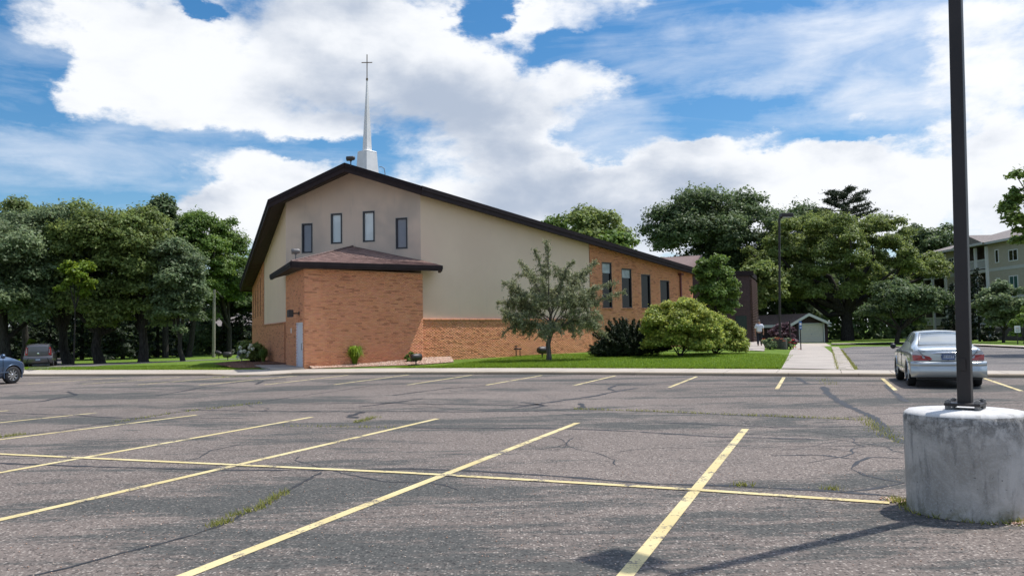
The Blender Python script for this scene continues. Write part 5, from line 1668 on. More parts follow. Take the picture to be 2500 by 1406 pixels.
m = MB(); m.lathe([(.001, X_ - .006), (.06, X_ - .002)], (0, 0, .95), 14, 'x'); m.build('badge', M['chrome'], gry, world=False)
for sd in (1, -1):
    tl = panel_on(gry, 'tail_lamp', [(X_ + .05, sd * .80, .84), (X_ + .0, sd * .63, .84), (X_ + .0, sd * .64, 1.10), (X_ + .02, sd * .68, 1.38), (X_ + .05, sd * .74, 1.38), (X_ + .06, sd * .80, 1.05)][::(-1 if sd < 0 else 1)], M['red'], th=.14)
    panel_on(tl, 'clear_inset', [(X_ - .004, sd * .72, .98), (X_ - .006, sd * .67, .98), (X_ - .004, sd * .69, 1.28), (X_ - .002, sd * .72, 1.28)][::(-1 if sd < 0 else 1)], M['clearlens'], th=.03)
    panel_on(gry, 'reflector', [(X_ - .04, sd * .80, .42), (X_ - .07, sd * .66, .42), (X_ - .07, sd * .66, .48), (X_ - .04, sd * .80, .48)][::(-1 if sd < 0 else 1)], M['red'], th=.08)
    m = MB(); m.tube([(.62, sd * .86, 1.0), (.62, sd * .98, 1.02)], .02, 6); m.lathe([(.001, -.05), (.06, -.045), (.085, 0), (.085, .05), (.001, .055)], (.60, sd * 1.03, 1.05), 12, 'x'); m.build('door_mirror', M['greycar'], gry, world=False)
m = MB()
ys = np.linspace(-.88, .88, 21); V = []; sec = [(0, .30), (.06, .28), (.11, .36), (.12, .60), (.10, .70), (.03, .76), (0, .76)]
for y in ys:
    b = -.05 - .06 * (1 - (abs(y) / .88) ** 2.4)
    for (dx, z) in sec: V.append((-2.02 + b - dx, y, z))
k = len(sec); m.add(V, [[i * k + j, i * k + j + 1, (i + 1) * k + j + 1, (i + 1) * k + j] for i in range(20) for j in range(k - 1)], True); m.build('rear_bumper', M['greycar'], gry, world=False)
panel_on(gry, 'bumper_insert', [(X_ - .12, .74, .29), (X_ - .12, -.74, .29), (X_ - .14, -.60, .62), (X_ - .14, .60, .62)], M['black'], th=.05)
plate(gry, X_ - .16, .52, None)

# ================================================================== MAN ON THE PATH
mp_ = GT(1855, 845)
man = empty('person', tuple(mp_), 0, 'man in white short sleeved shirt and dark trousers walking away up the side path', 'person')
hdg = math.atan2(.93, .33)
def skinned(name, verts, edges, radii, mat, parent, root_i=0, sub=1):
    me = bpy.data.meshes.new(name); me.from_pydata(verts, edges, []); me.materials.append(mat)
    o = bpy.data.objects.new(name, me); COL.objects.link(o); o.parent = parent
    md = o.modifiers.new('Skin', 'SKIN'); md.use_smooth_shade = True
    for i, r in enumerate(radii):
        me.skin_vertices[0].data[i].radius = (r, r) if not isinstance(r, tuple) else r
        me.skin_vertices[0].data[i].use_root = (i == root_i)
    if sub:
        s_ = o.modifiers.new('Subdivision', 'SUBSURF'); s_.levels = sub; s_.render_levels = sub
    o.rotation_euler = (0, 0, hdg - math.pi / 2)
    return o
# local: x right, y forward
vs = [(0, 0, .93), (0, 0, 1.08), (0, .01, 1.24), (0, .0, 1.40), (0, .01, 1.50), (0, .03, 1.58), (0, .035, 1.68),
      (-.09, 0, .90), (-.10, -.06, .48), (-.10, -.17, .09), (-.10, -.07, .03), (.09, 0, .90), (.10, .09, .49), (.10, .12, .08), (.10, .24, .04),
      (-.18, 0, 1.42), (-.25, -.02, 1.16), (-.26, .04, .92), (-.265, .06, .83), (.18, 0, 1.42), (.26, .02, 1.17), (.265, .10, .93), (.26, .13, .85)]
ed = [(0, 1), (1, 2), (2, 3), (3, 4), (4, 5), (5, 6), (0, 7), (7, 8), (8, 9), (9, 10), (0, 11), (11, 12), (12, 13), (13, 14), (3, 15), (15, 16), (16, 17), (17, 18), (3, 19), (19, 20), (20, 21), (21, 22)]
ra_ = [.13, .14, .15, .13, .06, .085, .08, .09, .062, .045, .04, .09, .062, .045, .04, .06, .045, .034, .035, .06, .045, .034, .035]
skinned('body', vs, ed, ra_, M['skin'], man)
vs = [(0, 0, .90), (0, 0, 1.06), (0, .01, 1.24), (0, 0, 1.40), (0, .005, 1.47), (-.18, 0, 1.42), (-.26, -.02, 1.17), (.18, 0, 1.42), (.27, .02, 1.18)]
skinned('shirt', vs, [(0, 1), (1, 2), (2, 3), (3, 4), (3, 5), (5, 6), (3, 7), (7, 8)], [(.19, .15), (.20, .16), (.21, .17), (.18, .15), .075, .085, .085, .085, .085], M['shirt'], man)
vs = [(0, 0, 1.0), (-.09, 0, .88), (-.10, -.06, .48), (-.10, -.17, .10), (.09, 0, .88), (.10, .09, .49), (.10, .12, .10)]
skinned('trousers', vs, [(0, 1), (1, 2), (2, 3), (0, 4), (4, 5), (5, 6)], [(.17, .14), .12, .085, .07, .12, .085, .07], M['trousers'], man)
skinned('hair', [(0, .0, 1.66), (0, .02, 1.725), (0, .05, 1.73)], [(0, 1), (1, 2)], [.082, .078, .06], M['hair'], man)
for sx, y0, y1, zz in ((-.10, -.19, -.02, .05), (.10, .10, .30, .045)):
    skinned('shoe', [(sx, y0, zz), (sx, y1, zz - .01)], [(0, 1)], [.05, .042], M['black'], man)
# hands: palm with fingers, closed loosely
for sx, hy, hz in ((-.265, .06, .83), (.26, .13, .85)):
    vs = [(sx, hy, hz), (sx, hy + .01, hz - .06)]; ed = [(0, 1)]; rr = [.032, .036]
    for k in range(4):
        b = len(vs); y = hy - .025 + .018 * k + .01
        vs += [(sx, y, hz - .09), (sx * .96, y + .005, hz - .12 - .006 * (k in (1, 2))), (sx * .93, y + .008, hz - .135)]
        ed += [(1, b), (b, b + 1), (b + 1, b + 2)]; rr += [.010, .009, .008]
    b = len(vs); vs += [(sx * .95, hy + .045, hz - .05), (sx * .93, hy + .06, hz - .08)]; ed += [(0, b), (b, b + 1)]; rr += [.011, .009]
    skinned('hand', vs, ed, rr, M['skin'], man)

# ================================================================== GARAGE, SIGNS, POLES, APARTMENTS
D0 = 87.0
gar = empty('garage', tuple(AT(1983, 838, D0)), 0, 'small maroon garage with cream roller door and white trimmed gable', 'garage')
zg = AT(1983, 838, D0)[2]
px2x = lambda px: AT(px, 820, D0)[0]
xl, xr = px2x(1945), px2x(2022)
zpk = AT(1973, 765, D0)[2]; zev = AT(1973, 788.5, D0)[2]
xp = px2x(1973)
gang = np.array([-.42, .907, 0]) * 8.5
m = MB(); dl, dr_, dz = px2x(1952), px2x(2012), AT(1983, 791, D0)[2]
for (a, b, c, d) in ((xl, dl, zg - .3, zev), (dr_, xr, zg - .3, zev), (dl, dr_, dz, zev)): m.obox((a, D0, c), (b - a, 0, 0), (0, .15, 0), (0, 0, d - c))
m.add([(xl, D0, zev), (xr, D0, zev), (xp, D0, zpk - .12)], [[0, 1, 2]])
L0 = np.array([xl, D0, zg - .3]); m.add([L0, L0 + gang, L0 + gang + [0, 0, zev - zg + .3], L0 + [0, 0, zev - zg + .3]], [[0, 3, 2, 1]])
R0 = np.array([xr, D0, zg - .3]); m.add([R0, R0 + gang, R0 + gang + [0, 0, zev - zg + .3], R0 + [0, 0, zev - zg + .3]], [[0, 1, 2, 3]])
m.build('wall', M['siding'], gar)
gd = MB(); gd.obox((dl + .06, D0 + .08, zg), (dr_ - dl - .12, 0, 0), (0, .05, 0), (0, 0, dz - zg)); gdo = gd.build('garage_door', M['cream'], gar)
for k in range(1, 4):
    q = MB(); z = zg + (dz - zg) * k / 4; q.obox((dl + .06, D0 + .072, z - .012), (dr_ - dl - .12, 0, 0), (0, .008, 0), (0, 0, .024)); q.build('door_panel_joint', M['trimw'], gdo)
q = MB(); q.obox(((dl + dr_) / 2 - .05, D0 + .04, zg + .95), (.1, 0, 0), (0, .04, 0), (0, 0, .04)); q.build('handle', M['fixgrey'], gdo)
m = MB(); 
for (a, b, c, d) in ((dl - .06, dl + .06, zg, dz + .1), (dr_ - .06, dr_ + .06, zg, dz + .1), (dl + .06, dr_ - .06, dz, dz + .1)): m.obox((a, D0 - .04, c), (b - a, 0, 0), (0, .04, 0), (0, 0, d - c))
m.build('door_trim', M['trimw'], gar)
el_, er_ = np.array([px2x(1926), D0 - .5, zev - .12]), np.array([px2x(2027), D0 - .5, AT(2027, 789, D0)[2]])
pk = np.array([xp, D0 - .5, zpk])
m = MB(); m.poly([el_, pk, pk + gang * 1.1, el_ + gang * 1.1][::-1]); m.poly([pk, er_, er_ + gang * 1.1, pk + gang * 1.1][::-1])
dn = np.array([0, 0, -.1]); m.poly([el_ + dn, pk + dn, pk + gang * 1.1 + dn, el_ + gang * 1.1 + dn]); m.poly([pk + dn, er_ + dn, er_ + gang * 1.1 + dn, pk + gang * 1.1 + dn])
m.build('roof', M['roofgen'], gar)
m = MB()
for A, B in ((el_, pk), (pk, er_)):
    m.add([A + [0, -.03, -.28], B + [0, -.03, -.28], B + [0, -.03, .03], A + [0, -.03, .03], A + [0, .05, -.28], B + [0, .05, -.28], B + [0, .05, .03], A + [0, .05, .03]], [[0, 1, 2, 3], [4, 7, 6, 5], [3, 2, 6, 7], [0, 4, 5, 1]])
m.obox(el_ + [0, 0, -.3], gang * 1.1, (.1, .04, 0), (0, 0, .3)); m.obox(er_ + [0, -.03, -.35], (-.35, 0, 0), (0, .4, 0), (0, 0, .3))
m.build('white_fascia', M['trimw'], gar)

# second lamp on its drum, in the flower bed
lp = GT(1905, 852)
lampB = empty('parking_lamp', tuple(lp), 0, 'slim dark lamp pole on a small drum in the flower bed by the purple bush', 'street lamp')
m = MB(); m.lathe([(.42, -.1), (.42, .62), (.40, .66), (0, .67)], tuple(lp), 28); m.build('concrete_drum', simple('mossy_drum', (.055, .058, .042), .9, var=.3, scale=5), lampB)
tp = AT(1902.5, 533, lp[1]); b_ = lp + [0, 0, .68]
m = MB(); V = sqr(b_, .065, .3) + sqr(tp, .055, .3); m.add(V, [[k, (k + 1) % 4, 4 + (k + 1) % 4, 4 + k] for k in range(4)]); m.build('pole', M['bronze'], lampB)
m = MB(); m.box(b_[0], b_[1], b_[2], .42, .42, .05, .3); m.build('base_plate', M['bronze'], lampB)
h1 = AT(1920, 526, lp[1]); m = MB(); m.tube([tp - [0, 0, .05], h1 - [.1, 0, .02]], .05, 6); m.build('arm', M['bronze'], lampB)
m = MB(); m.box(h1[0], h1[1], h1[2], .78, .42, .24, .1); m.build('lamp_head', M['bronze'], lampB, bevel=.03)
m = MB(); m.box(h1[0], h1[1], h1[2] - .13, .55, .3, .03, .1); m.build('lamp_lens', M['glass_pale'], lampB)

# utility pole
up = GT(521.5, 872)
ut = empty('utility_pole', tuple(up), 0, 'short weathered wooden utility pole at the left wood edge', 'utility pole')
tpp = AT(523, 707, up[1]); m = MB(); m.tube([up - [0, 0, .3], tpp], [.17, .13], 12); m.build('pole', M['pinewood'], ut)
m = MB(); m.tube([tpp - [0, 0, .25], tpp + [.3, 0, -.2], tpp + [.7, .4, -.8]], .03, 5); m.tube([tpp - [0, 0, .3] , tpp + [-1.1, 0, .05], tpp + [-2.2, 2, .25]], .02, 5); m.build('wire', M['bronze'], ut)

# posts and signs by the walk
def sign(px, ytop, yb, w, h, mat, label, Dr=None, ang=0.0, face=None):
    b = GT(px, yb); Dd = b[1]; t = AT(px, ytop, Dd)
    r = empty('sign_post', tuple(b), 0, label, 'sign')
    m = MB(); m.tube([b - [0, 0, .2], (b[0], b[1], t[2])], .035, 8); m.build('post', M['bronze'], r)
    m = MB(); m.box(b[0], b[1] - .05, t[2] - h / 2, w, .03, h, ang); m.build('sign_plate', mat, r)
    return r, b, t
r, b, t = sign(1955.5, 784, 855, .18, .50, M['bluesign'], 'narrow blue and white parking sign edge-on beside the cream garage door')
m = MB(); m.box(b[0] + .0, b[1] - .075, t[2] - .18, .12, .02, .16); m.box(b[0], b[1] - .075, t[2] - .40, .12, .02, .06); m.build('sign_symbol', M['white'], r)
pp = GT(1930, 852); r = empty('post', tuple(pp), 0, 'plain dark wooden post in the purple bush, left of the blue sign', 'post'); m = MB(); m.tube([pp - [0, 0, .2], (pp[0], pp[1], AT(1930, 783, pp[1])[2])], .055, 8); m.build('shaft', M['bronze'], r)
r, b, t = sign(2485, 795, 844, .42, .5, M['white'], 'small white notice on a thin post on the far grass strip at right')
for k in range(3):
    m = MB(); m.box(b[0], b[1] - .07, t[2] - .14 - .12 * k, .28, .01, .035); m.build('notice_line', M['redpaint'] if k == 0 else M['frame'], r)

# hydrant and marker in the wooded lawn
hp = GT(261, 864); r = empty('fire_hydrant', tuple(hp), 0, 'faded red hydrant between the oak trunks', 'hydrant')
m = MB(); m.lathe([(.22, 0), (.22, .08), (.15, .10), (.15, .62), (.19, .66), (.17, .78), (.06, .88), (.0, .9)], tuple(hp), 14); m.tube([hp + [-.28, 0, .5], hp + [.28, 0, .5]], .08, 8); m.build('barrel', M['redpaint'], r)
hp = GT(424, 858); r = empty('marker_post', tuple(hp), 0, 'slanting white marker post leaning beside a distant trunk', 'post')
m = MB(); m.tube([hp, hp + [-.35, 0, 1.3]], .12, 6); m.build('shaft', M['fixgrey'], r)

# apartment block
apt = empty('apartment_building', (50.5, 80, 0), label='three storey taupe apartment block with white railed balconies', cat='building')
XF = 50.6; Y0, Y1 = 70.0, 99.0
ZE = 10.3
PA = Plane((XF, Y1), -90)   # s grows towards the camera; outward normal -x
PA.nrm = np.array([-1.0, 0.0])
def AW(px, y, pl=PA): return pl.px(px, y)
bay1 = (AW(2362, 700)[0], AW(2415, 700)[0])
bay0 = (-1.5, AW(2312, 700)[0])
holes = []
zfl = [1.5, 4.52, 7.52]
bays = []
for (a, b) in (bay1,):
    for z in zfl: bays.append((a, b, z + .1, z + 2.65))
bays += [(max(bay0[0], .2), bay0[1], z + .1, z + 2.65) for z in zfl]
m = MB(); PA.poly(m, [(0, -.5), (Y1 - Y0, -.5), (Y1 - Y0, ZE), (0, ZE)], 0, [[(a, c), (b, c), (b, d), (a, d)] for a, b, c, d in bays])
m.poly([(XF, Y0, -.5), (XF + 16, Y0, -.5), (XF + 16, Y0, ZE), (XF, Y0, ZE)]); m.poly([(XF, Y1, -.5), (XF, Y1, ZE), (XF + 16, Y1, ZE), (XF + 16, Y1, -.5)])
m.poly([(XF + 16, Y0, -.5), (XF + 16, Y1, -.5), (XF + 16, Y1, ZE), (XF + 16, Y0, ZE)])
m.build('wall', M['apt'], apt)
for (a, b, c, d) in bays:
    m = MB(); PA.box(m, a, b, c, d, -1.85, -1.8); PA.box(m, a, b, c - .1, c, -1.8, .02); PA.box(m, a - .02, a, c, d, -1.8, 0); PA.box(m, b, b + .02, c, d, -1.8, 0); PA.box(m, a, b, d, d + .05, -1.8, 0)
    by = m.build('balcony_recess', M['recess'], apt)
    m = MB(); PA.box(m, a + .5, a + 2.2, c + .05, c + 2.1, -1.8, -1.76); m.build('balcony_door', M['glass_dark'], by)
    rl = MB(); PA.box(rl, a - .1, b + .1, c + .98, c + 1.05, .0, .07); PA.box(rl, a - .1, b + .1, c + .08, c + .14, .01, .06); rr_ = rl.build('balcony_railing', M['white'], apt)
    nb_ = int((b - a) / .13)
    ms = None
    for k in range(nb_):
        s = a + .05 + (b - a - .1) * k / max(1, nb_ - 1)
        ctr = PA.P(s, c + .56, .035) - WLOC[apt.name]
        if ms is None:
            q = MB(); q.box(0, 0, 0, .035, .035, .86); ms = bpy.data.meshes.new('baluster'); ms.from_pydata(q.v, [], q.f); ms.materials.append(M['white'])
        o = bpy.data.objects.new('baluster', ms); COL.objects.link(o); o.parent = rr_; o.location = ctr
for z in zfl[1:]:
    m = MB(); PA.box(m, 0, Y1 - Y0, z - .28, z + .05, .0, .035); m.build('band_course', M['aptband'], apt)
for (a, b) in (bay1, bay0):
    for s in ([a, (a + b) / 2, b] if a > 0 else [b - 2.9, b]):
        m = MB(); PA.box(m, s - .12, s + .12, -.2, ZE - .3, .0, .24); m.build('balcony_post', M['white'], apt)
def awin(x0, x1, y0, y1, g='glass_dark', cross=True):
    s0, za = AW(x0, (y0 + y1) / 2); s1, _ = AW(x1, (y0 + y1) / 2)
    z1 = AW((x0 + x1) / 2, y0)[1]; z0 = AW((x0 + x1) / 2, y1)[1]
    m = MB(); e = .09
    for (a, b, c, d) in ((s0 - e, s1 + e, z1, z1 + e), (s0 - e, s1 + e, z0 - e, z0), (s0 - e, s0, z0, z1), (s1, s1 + e, z0, z1)): PA.box(m, a, b, c, d, 0, .05)
    if cross and s1 - s0 > .9: PA.box(m, (s0 + s1) / 2 - .03, (s0 + s1) / 2 + .03, z0, z1, 0.012, .04)
    w = m.build('window', M['white'], apt)
    m = MB(); PA.box(m, s0, s1, z0, z1, 0, .012); m.build('pane', M[g], w)
for a in ((2431, 2437.5, 611, 640), (2434, 2440, 680.5, 691), (2466, 2485, 674.5, 705, 'glass_teal'), (2464, 2484, 611, 635), (2470, 2490, 742, 772, 'glass_teal'), (2437, 2443, 752, 766), (2318, 2329.5, 632, 657), (2319, 2330, 694, 719), (2320, 2331, 756, 780), (2338, 2350, 628, 655), (2340, 2352, 692, 718)):
    awin(*a)
# roof (hip) with gables
RV = 2.6
m = MB(); o_ = .7; xa, xb, ya, yb = XF - o_, XF + 16 + o_, Y0 - o_, Y1 + o_
r0, r1 = np.array([XF + 8, Y0 + 8, ZE + RV]), np.array([XF + 8, Y1 - 8, ZE + RV])
A, B, C_, D_ = [np.array(v, float) for v in ((xa, ya, ZE), (xb, ya, ZE), (xb, yb, ZE), (xa, yb, ZE))]
m.poly([A, B, r0]); m.poly([B, C_, r1, r0]); m.poly([C_, D_, r1]); m.poly([D_, A, r0, r1]); m.poly([A, D_, C_, B])
g0, g1 = PA.P(bay1[0] - .8, ZE + .02, 1.0), PA.P(bay1[1] + .8, ZE + .02, 1.0)
gt = (g0 + g1) / 2 + [0, 0, 1.1]; gb = gt + [5.2, 0, 0]
m.poly([g0, gt, gb, g0 + [.5, 0, 0]]); m.poly([g1, g1 + [.5, 0, 0], gb, gt]); m.poly([g0, g1, gt])
m.build('roof', M['aptroof'], apt)
m = MB(); m.obox((xa - .05, ya, ZE - .22), (.12, 0, 0), (0, yb - ya, 0), (0, 0, .24)); m.obox((xa, ya - .05, ZE - .22), (xb - xa, 0, 0), (0, .12, 0), (0, 0, .24))
m.obox(g0 + [-.06, 0, -.22], (.1, 0, 0), g1 - g0, (0, 0, .24)); m.build('gutter', M['aptband'], apt)
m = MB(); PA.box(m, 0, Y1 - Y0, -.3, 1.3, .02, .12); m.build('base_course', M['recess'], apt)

# glimpsed pale house behind the left wood
hs = empty('distant_house', (-52, 112, 0), label='pale house glimpsed between trunks left of the church wall', cat='house')
m = MB(); m.obox((-60, 118, -.8), (26, 0, 0), (0, 8, 0), (0, 0, 4.2)); m.build('wall', simple('faded_siding', (.20, .20, .20), .8), hs)
m = MB(); m.poly([(-61, 117, 3.4), (-33, 117, 3.4), (-35, 122, 6), (-59, 122, 6)]); m.build('roof', M['aptroof'], hs)
for k in range(4):
    m = MB(); m.obox((-57 + k * 6, 117.9, .8), (1.6, 0, 0), (0, .08, 0), (0, 0, 1.3)); m.build('window', M['glass_grey'], hs)

# ================================================================== VEGETATION
def leaf_mesh(name, P, Nn, size, mat, tint, parent, asp=.62, kind='stuff'):
    """one rhombic leaf clump per point, lying across its normal"""
    n = len(P)
    Nn = Nn / (np.linalg.norm(Nn, axis=1)[:, None] + 1e-9)
    a = RNG.normal(0, 1, (n, 3)); a -= Nn * (a * Nn).sum(1)[:, None]; a /= np.linalg.norm(a, axis=1)[:, None] + 1e-9
    b = np.cross(Nn, a)
    s = (size * RNG.uniform(.6, 1.4, n))[:, None]
    bend = Nn * s * RNG.uniform(-.25, .25, (n, 1))
    V = np.empty((n, 4, 3)); V[:, 0] = P + a * s; V[:, 1] = P + b * s * asp + bend; V[:, 2] = P - a * s; V[:, 3] = P - b * s * asp + bend
    V = V.reshape(-1, 3) - WLOC[parent.name]
    o = link_mesh(name, np_mesh(name, V, np.arange(4 * n).reshape(-1, 4), mat, colors=tint), parent)
    o['kind'] = kind
    return o
def trunk_mesh(name, base, segs, mat, parent):
    m = MB()
    for pts, rad in segs: m.tube(pts, rad, 9, cap=False)
    return m.build(name, mat, parent)
def broadleaf(name, label, base, crown_c, crown_r, nleaf, lsize, mat, seed=0, puffs=42, trunk_r=.3, bark='bark', group=None, puff_r=.27, lean=0.0, limbs=7, cat='tree', fork=None, gap=.0, shell=.82, lowcut=None, skirt=False):
    rs = np.random.default_rng(seed + 100)
    base = np.array(base, float); cc = np.array(crown_c, float); cr = np.array(crown_r, float)
    r = empty(name, tuple(base), 0, label, cat, group)
    # puff centres
    C_ = []
    while len(C_) < puffs:
        d = rs.normal(0, 1, 3); d /= np.linalg.norm(d)
        if d[2] < -.75: continue
        rad = rs.uniform(.35, .98) ** .6
        if skirt and d[2] < .15:
            d[:2] /= np.linalg.norm(d[:2]) + 1e-9; d[:2] *= rs.uniform(.8, 1.0)
        c = cc + d * cr * rad * (1 - puff_r * .6)
        if lowcut is not None and c[2] < lowcut: continue
        C_.append(c)
    C_ = np.array(C_)
    pr = rs.uniform(.62, 1.25, puffs) * puff_r
    wts = pr ** 2; wts /= wts.sum()
    idx = rs.choice(puffs, nleaf, p=wts)
    d = rs.normal(0, 1, (nleaf, 3)); d /= np.linalg.norm(d, axis=1)[:, None]
    d[:, 2] = np.where(d[:, 2] < -.3, -d[:, 2] * .5, d[:, 2])
    # sub-lobes give each puff a knobbly edge
    lob = 1 + .22 * np.sin(d[:, 0] * 7 + idx * 1.7) * np.sin(d[:, 1] * 6 + idx) + .16 * np.sin(d[:, 2] * 11 + idx * 2.3 + d[:, 0] * 5)
    rad = (rs.uniform(.25, 1, nleaf) ** .33) * lob
    scl = np.array([1, 1, .78]) * cr.mean()
    P = C_[idx] + d * (pr[idx] * rad)[:, None] * scl
    P += rs.normal(0, lsize * .35, P.shape)
    # sprays that poke out of the outline
    ns = int(nleaf * .06); k = rs.choice(nleaf, ns); out_ = (P[k] - cc); out_ /= np.linalg.norm(out_, axis=1)[:, None] + 1e-9
    P[k] += out_ * rs.uniform(0, .09, (ns, 1)) * cr.mean()
    Nn = d + rs.normal(0, .7, d.shape) + np.array([.25, .05, .75])
    tint = np.c_[np.clip(rs.normal(.5, .28, nleaf) + .25 * (rs.random(puffs)[idx] - .5), 0, 1), np.clip(rs.normal(.5, .2, nleaf) + .35 * (rs.random(puffs)[idx] - .5), 0, 1), rs.random(nleaf)]
    leaf_mesh('crown', P, Nn, lsize, M[mat], tint, r)
    # trunk and limbs
    zf = fork if fork is not None else (cc[2] - cr[2] * .72)
    fk = np.array([base[0] + (cc[0] - base[0]) * .35 + lean, base[1] + (cc[1] - base[1]) * .35, zf])
    mid_ = (base + fk) / 2 + rs.normal(0, trunk_r * .35, 3) * [1, 1, 0]
    segs = [([base - [0, 0, .3], base + [0, 0, .15], mid_, fk], [trunk_r * 1.45, trunk_r * 1.12, trunk_r * .92, trunk_r * .8])]
    far = np.argsort(-np.linalg.norm((C_ - fk) * [1, 1, .5], axis=1))
    pick = list(far[:limbs // 2]) + list(rs.choice(puffs, max(1, limbs - limbs // 2), replace=False))
    for k in pick:
        e = C_[k]; m1 = fk + (e - fk) * .35 + rs.normal(0, .08, 3) * cr.mean(); m2 = fk + (e - fk) * .7 + rs.normal(0, .06, 3) * cr.mean()
        segs.append(([fk - [0, 0, .2], m1, m2, e], [trunk_r * .62, trunk_r * .42, trunk_r * .25, trunk_r * .08]))
    trunk_mesh('trunk', base, segs, M[bark], r)
    return r
def conifer(name, label, base, h, rad, n, mat='needles', seed=0, z0=.06, group=None, lsize=.16, droop=.25):
    rs = np.random.default_rng(seed + 900); base = np.array(base, float)
    r = empty(name, tuple(base), 0, label, 'tree', group)
    nb = int(h * 9); br = []
    for k in range(nb):
        f = z0 + (1 - z0) * (k / nb) ** .9; L = rad * (1 - f) ** .85 * rs.uniform(.72, 1.15) + .15
        a = k * 2.399 + rs.uniform(-.3, .3)
        br.append((f * h, L, a))
    br = np.array(br); w = br[:, 1] ** 1.3; w /= w.sum(); idx = rs.choice(nb, n, p=w)
    t = rs.uniform(.12, 1, n) ** .7; L = br[idx, 1]; a = br[idx, 2]
    side = rs.normal(0, .16, n) * L * (1.05 - t)
    x = np.cos(a) * L * t - np.sin(a) * side; y = np.sin(a) * L * t + np.cos(a) * side
    z = br[idx, 0] - droop * L * t ** 1.6 + .12 * L * (t > .85) + rs.normal(0, .05, n) - np.abs(rs.normal(0, .06, n)) * 1.4
    P = base + np.c_[x, y, z]
    Nn = np.c_[np.cos(a) * .4, np.sin(a) * .4, np.ones(n)] + rs.normal(0, .5, (n, 3))
    leaf_mesh('foliage', P, Nn, lsize, M[mat], np.c_[np.clip(rs.normal(.45, .28, n), 0, 1), np.clip(rs.normal(.5, .2, n), 0, 1), rs.random(n)], r, asp=.4)
    m = MB(); m.tube([base - [0, 0, .3], base + [0, 0, h * .98]], [max(.12, rad * .07), .02], 8, cap=False)
    for k in range(0, nb, 3):
        z_, L_, a_ = br[k]; m.tube([base + [0, 0, z_], base + [math.cos(a_) * L_ * .8, math.sin(a_) * L_ * .8, z_ - droop * L_ * .6]], [.04, .012], 4, cap=False)
    m.build('trunk', M['bark'], r)
    return r
def tree_px(px, base_y, top_y, half_w, D, **k):
    """tree standing at distance D, trunk foot near pixel column px; top and width from the photograph"""
    g = AT(px, base_y, D); zb = T(g[0], g[1]); cx = k.pop('cx', px); bot = k.pop('bot', .32); dep = k.pop('dep', 1.0)
    t = AT(cx, top_y, D); hw = half_w * D / F_PX
    z1 = t[2] * 1.03; z0 = zb + (z1 - zb) * bot; hw *= 1.13
    cr = np.array([hw, hw * dep, (z1 - z0) / 2 * 1.0])
    return broadleaf(k.pop('name', 'oak_tree'), k.pop('label'), (g[0], D, zb), (t[0], D, (z0 + z1) / 2), cr, k.pop('n', 16000), k.pop('ls', .2), k.pop('mat', 'leaf_oak'), **k)

GL = 'oaks along the left lawn'
LW = [(165, 884, 458, 120, 66, 'leaf_grey', 'dark trunked oak standing just right of the grey hatchback', .38, 140),
      (243, 880, 470, 105, 65, 'leaf_oak', 'thick leaning oak second from the hatchback', .40, 235),
      (350, 878, 488, 92, 65, 'leaf_oak', 'straight dark oak third from the hatchback', .38, 350),
      (446, 875, 560, 66, 64, 'leaf_grey', 'slim low grey green oak nearest the utility pole', .19, 430)]
for i, (x, by, ty, hw, D, mt, lb, tr_, cx) in enumerate(LW):
    tree_px(x, by, ty, hw, D, cx=cx, label=lb, mat=mt, n=44000 if i < 3 else 26000, ls=.125, trunk_r=tr_, seed=i, puffs=84, bot=.04, group=GL, skirt=True)
tree_px(15, 884, 500, 120, 62, cx=10, label='broad oak at the left picture edge above the blue car', mat='leaf_grey', n=40000, ls=.125, trunk_r=.4, seed=11, puffs=80, bot=.04, group=GL, skirt=True)
tree_px(60, 870, 474, 95, 74, cx=60, label='taller oak crown behind the grey hatchback', mat='leaf_oak', n=24000, ls=.15, seed=12, bot=.1, group=GL)
tree_px(275, 863, 480, 90, 82, cx=290, label='mid wood oak with a thin trunk behind the second oak', mat='leaf_oak', n=24000, ls=.15, seed=13, bot=.1, group=GL)
tree_px(404, 858, 484, 62, 84, cx=392, label='round topped oak standing out above the wood', mat='leaf_dark', n=16000, ls=.19, seed=14, bot=.35, puffs=36, group=GL)
tree_px(460, 856, 478, 78, 86, cx=497, label='tall lighter green maple above the utility pole', name='maple_tree', mat='leaf_light', n=32000, ls=.14, seed=15, bot=.08, group=GL)
tree_px(560, 850, 520, 66, 90, cx=562, label='light green maple right beside the church roof', name='maple_tree', mat='leaf_light', n=28000, ls=.14, seed=16, bot=.06, group=GL)
tree_px(540, 851, 640, 62, 96, cx=560, label='dark tree behind the utility pole', mat='leaf_dark', n=12000, ls=.2, seed=17, bot=.22, group=GL)
tree_px(180, 880, 630, 44, 60, cx=188, label='yellow green young maple glowing in front of the oaks', name='maple_tree', mat='leaf_lime', n=3600, ls=.13, seed=18, bot=.45, trunk_r=.06, puffs=20)
tree_px(75, 884, 818, 14, 63, cx=77, label='tiny bright sapling behind the hatchback roof', name='sapling', mat='leaf_lime', n=500, ls=.07, seed=19, bot=.2, trunk_r=.03, puffs=9)
for i, (x, D, h, rd, lb) in enumerate([(30, 80, 9, 3.2, 'dark spruce behind the blue car'), (120, 84, 9.5, 3.2, 'dark spruce behind the grey hatchback'), (200, 82, 9, 3, 'drooping spruce between the first two oak trunks'), (300, 80, 7.5, 3.4, 'wide low spruce between the second and third oak trunks'),
                                  (315, 95, 10, 3.6, 'tall spruce deep in the left wood'), (385, 88, 9, 3.2, 'spruce just right of the third oak trunk'), (480, 98, 10, 3.6, 'spruce behind the slim oak'), (590, 96, 9, 3.5, 'spruce next to the church corner'), (-40, 84, 10, 3.4, 'spruce off the left edge')]):
    g = AT(x, 850, D); conifer('spruce_tree', lb, (g[0], D, T(g[0], D)), h, rd, 9000, seed=i, group='spruces under the left wood', lsize=.17)
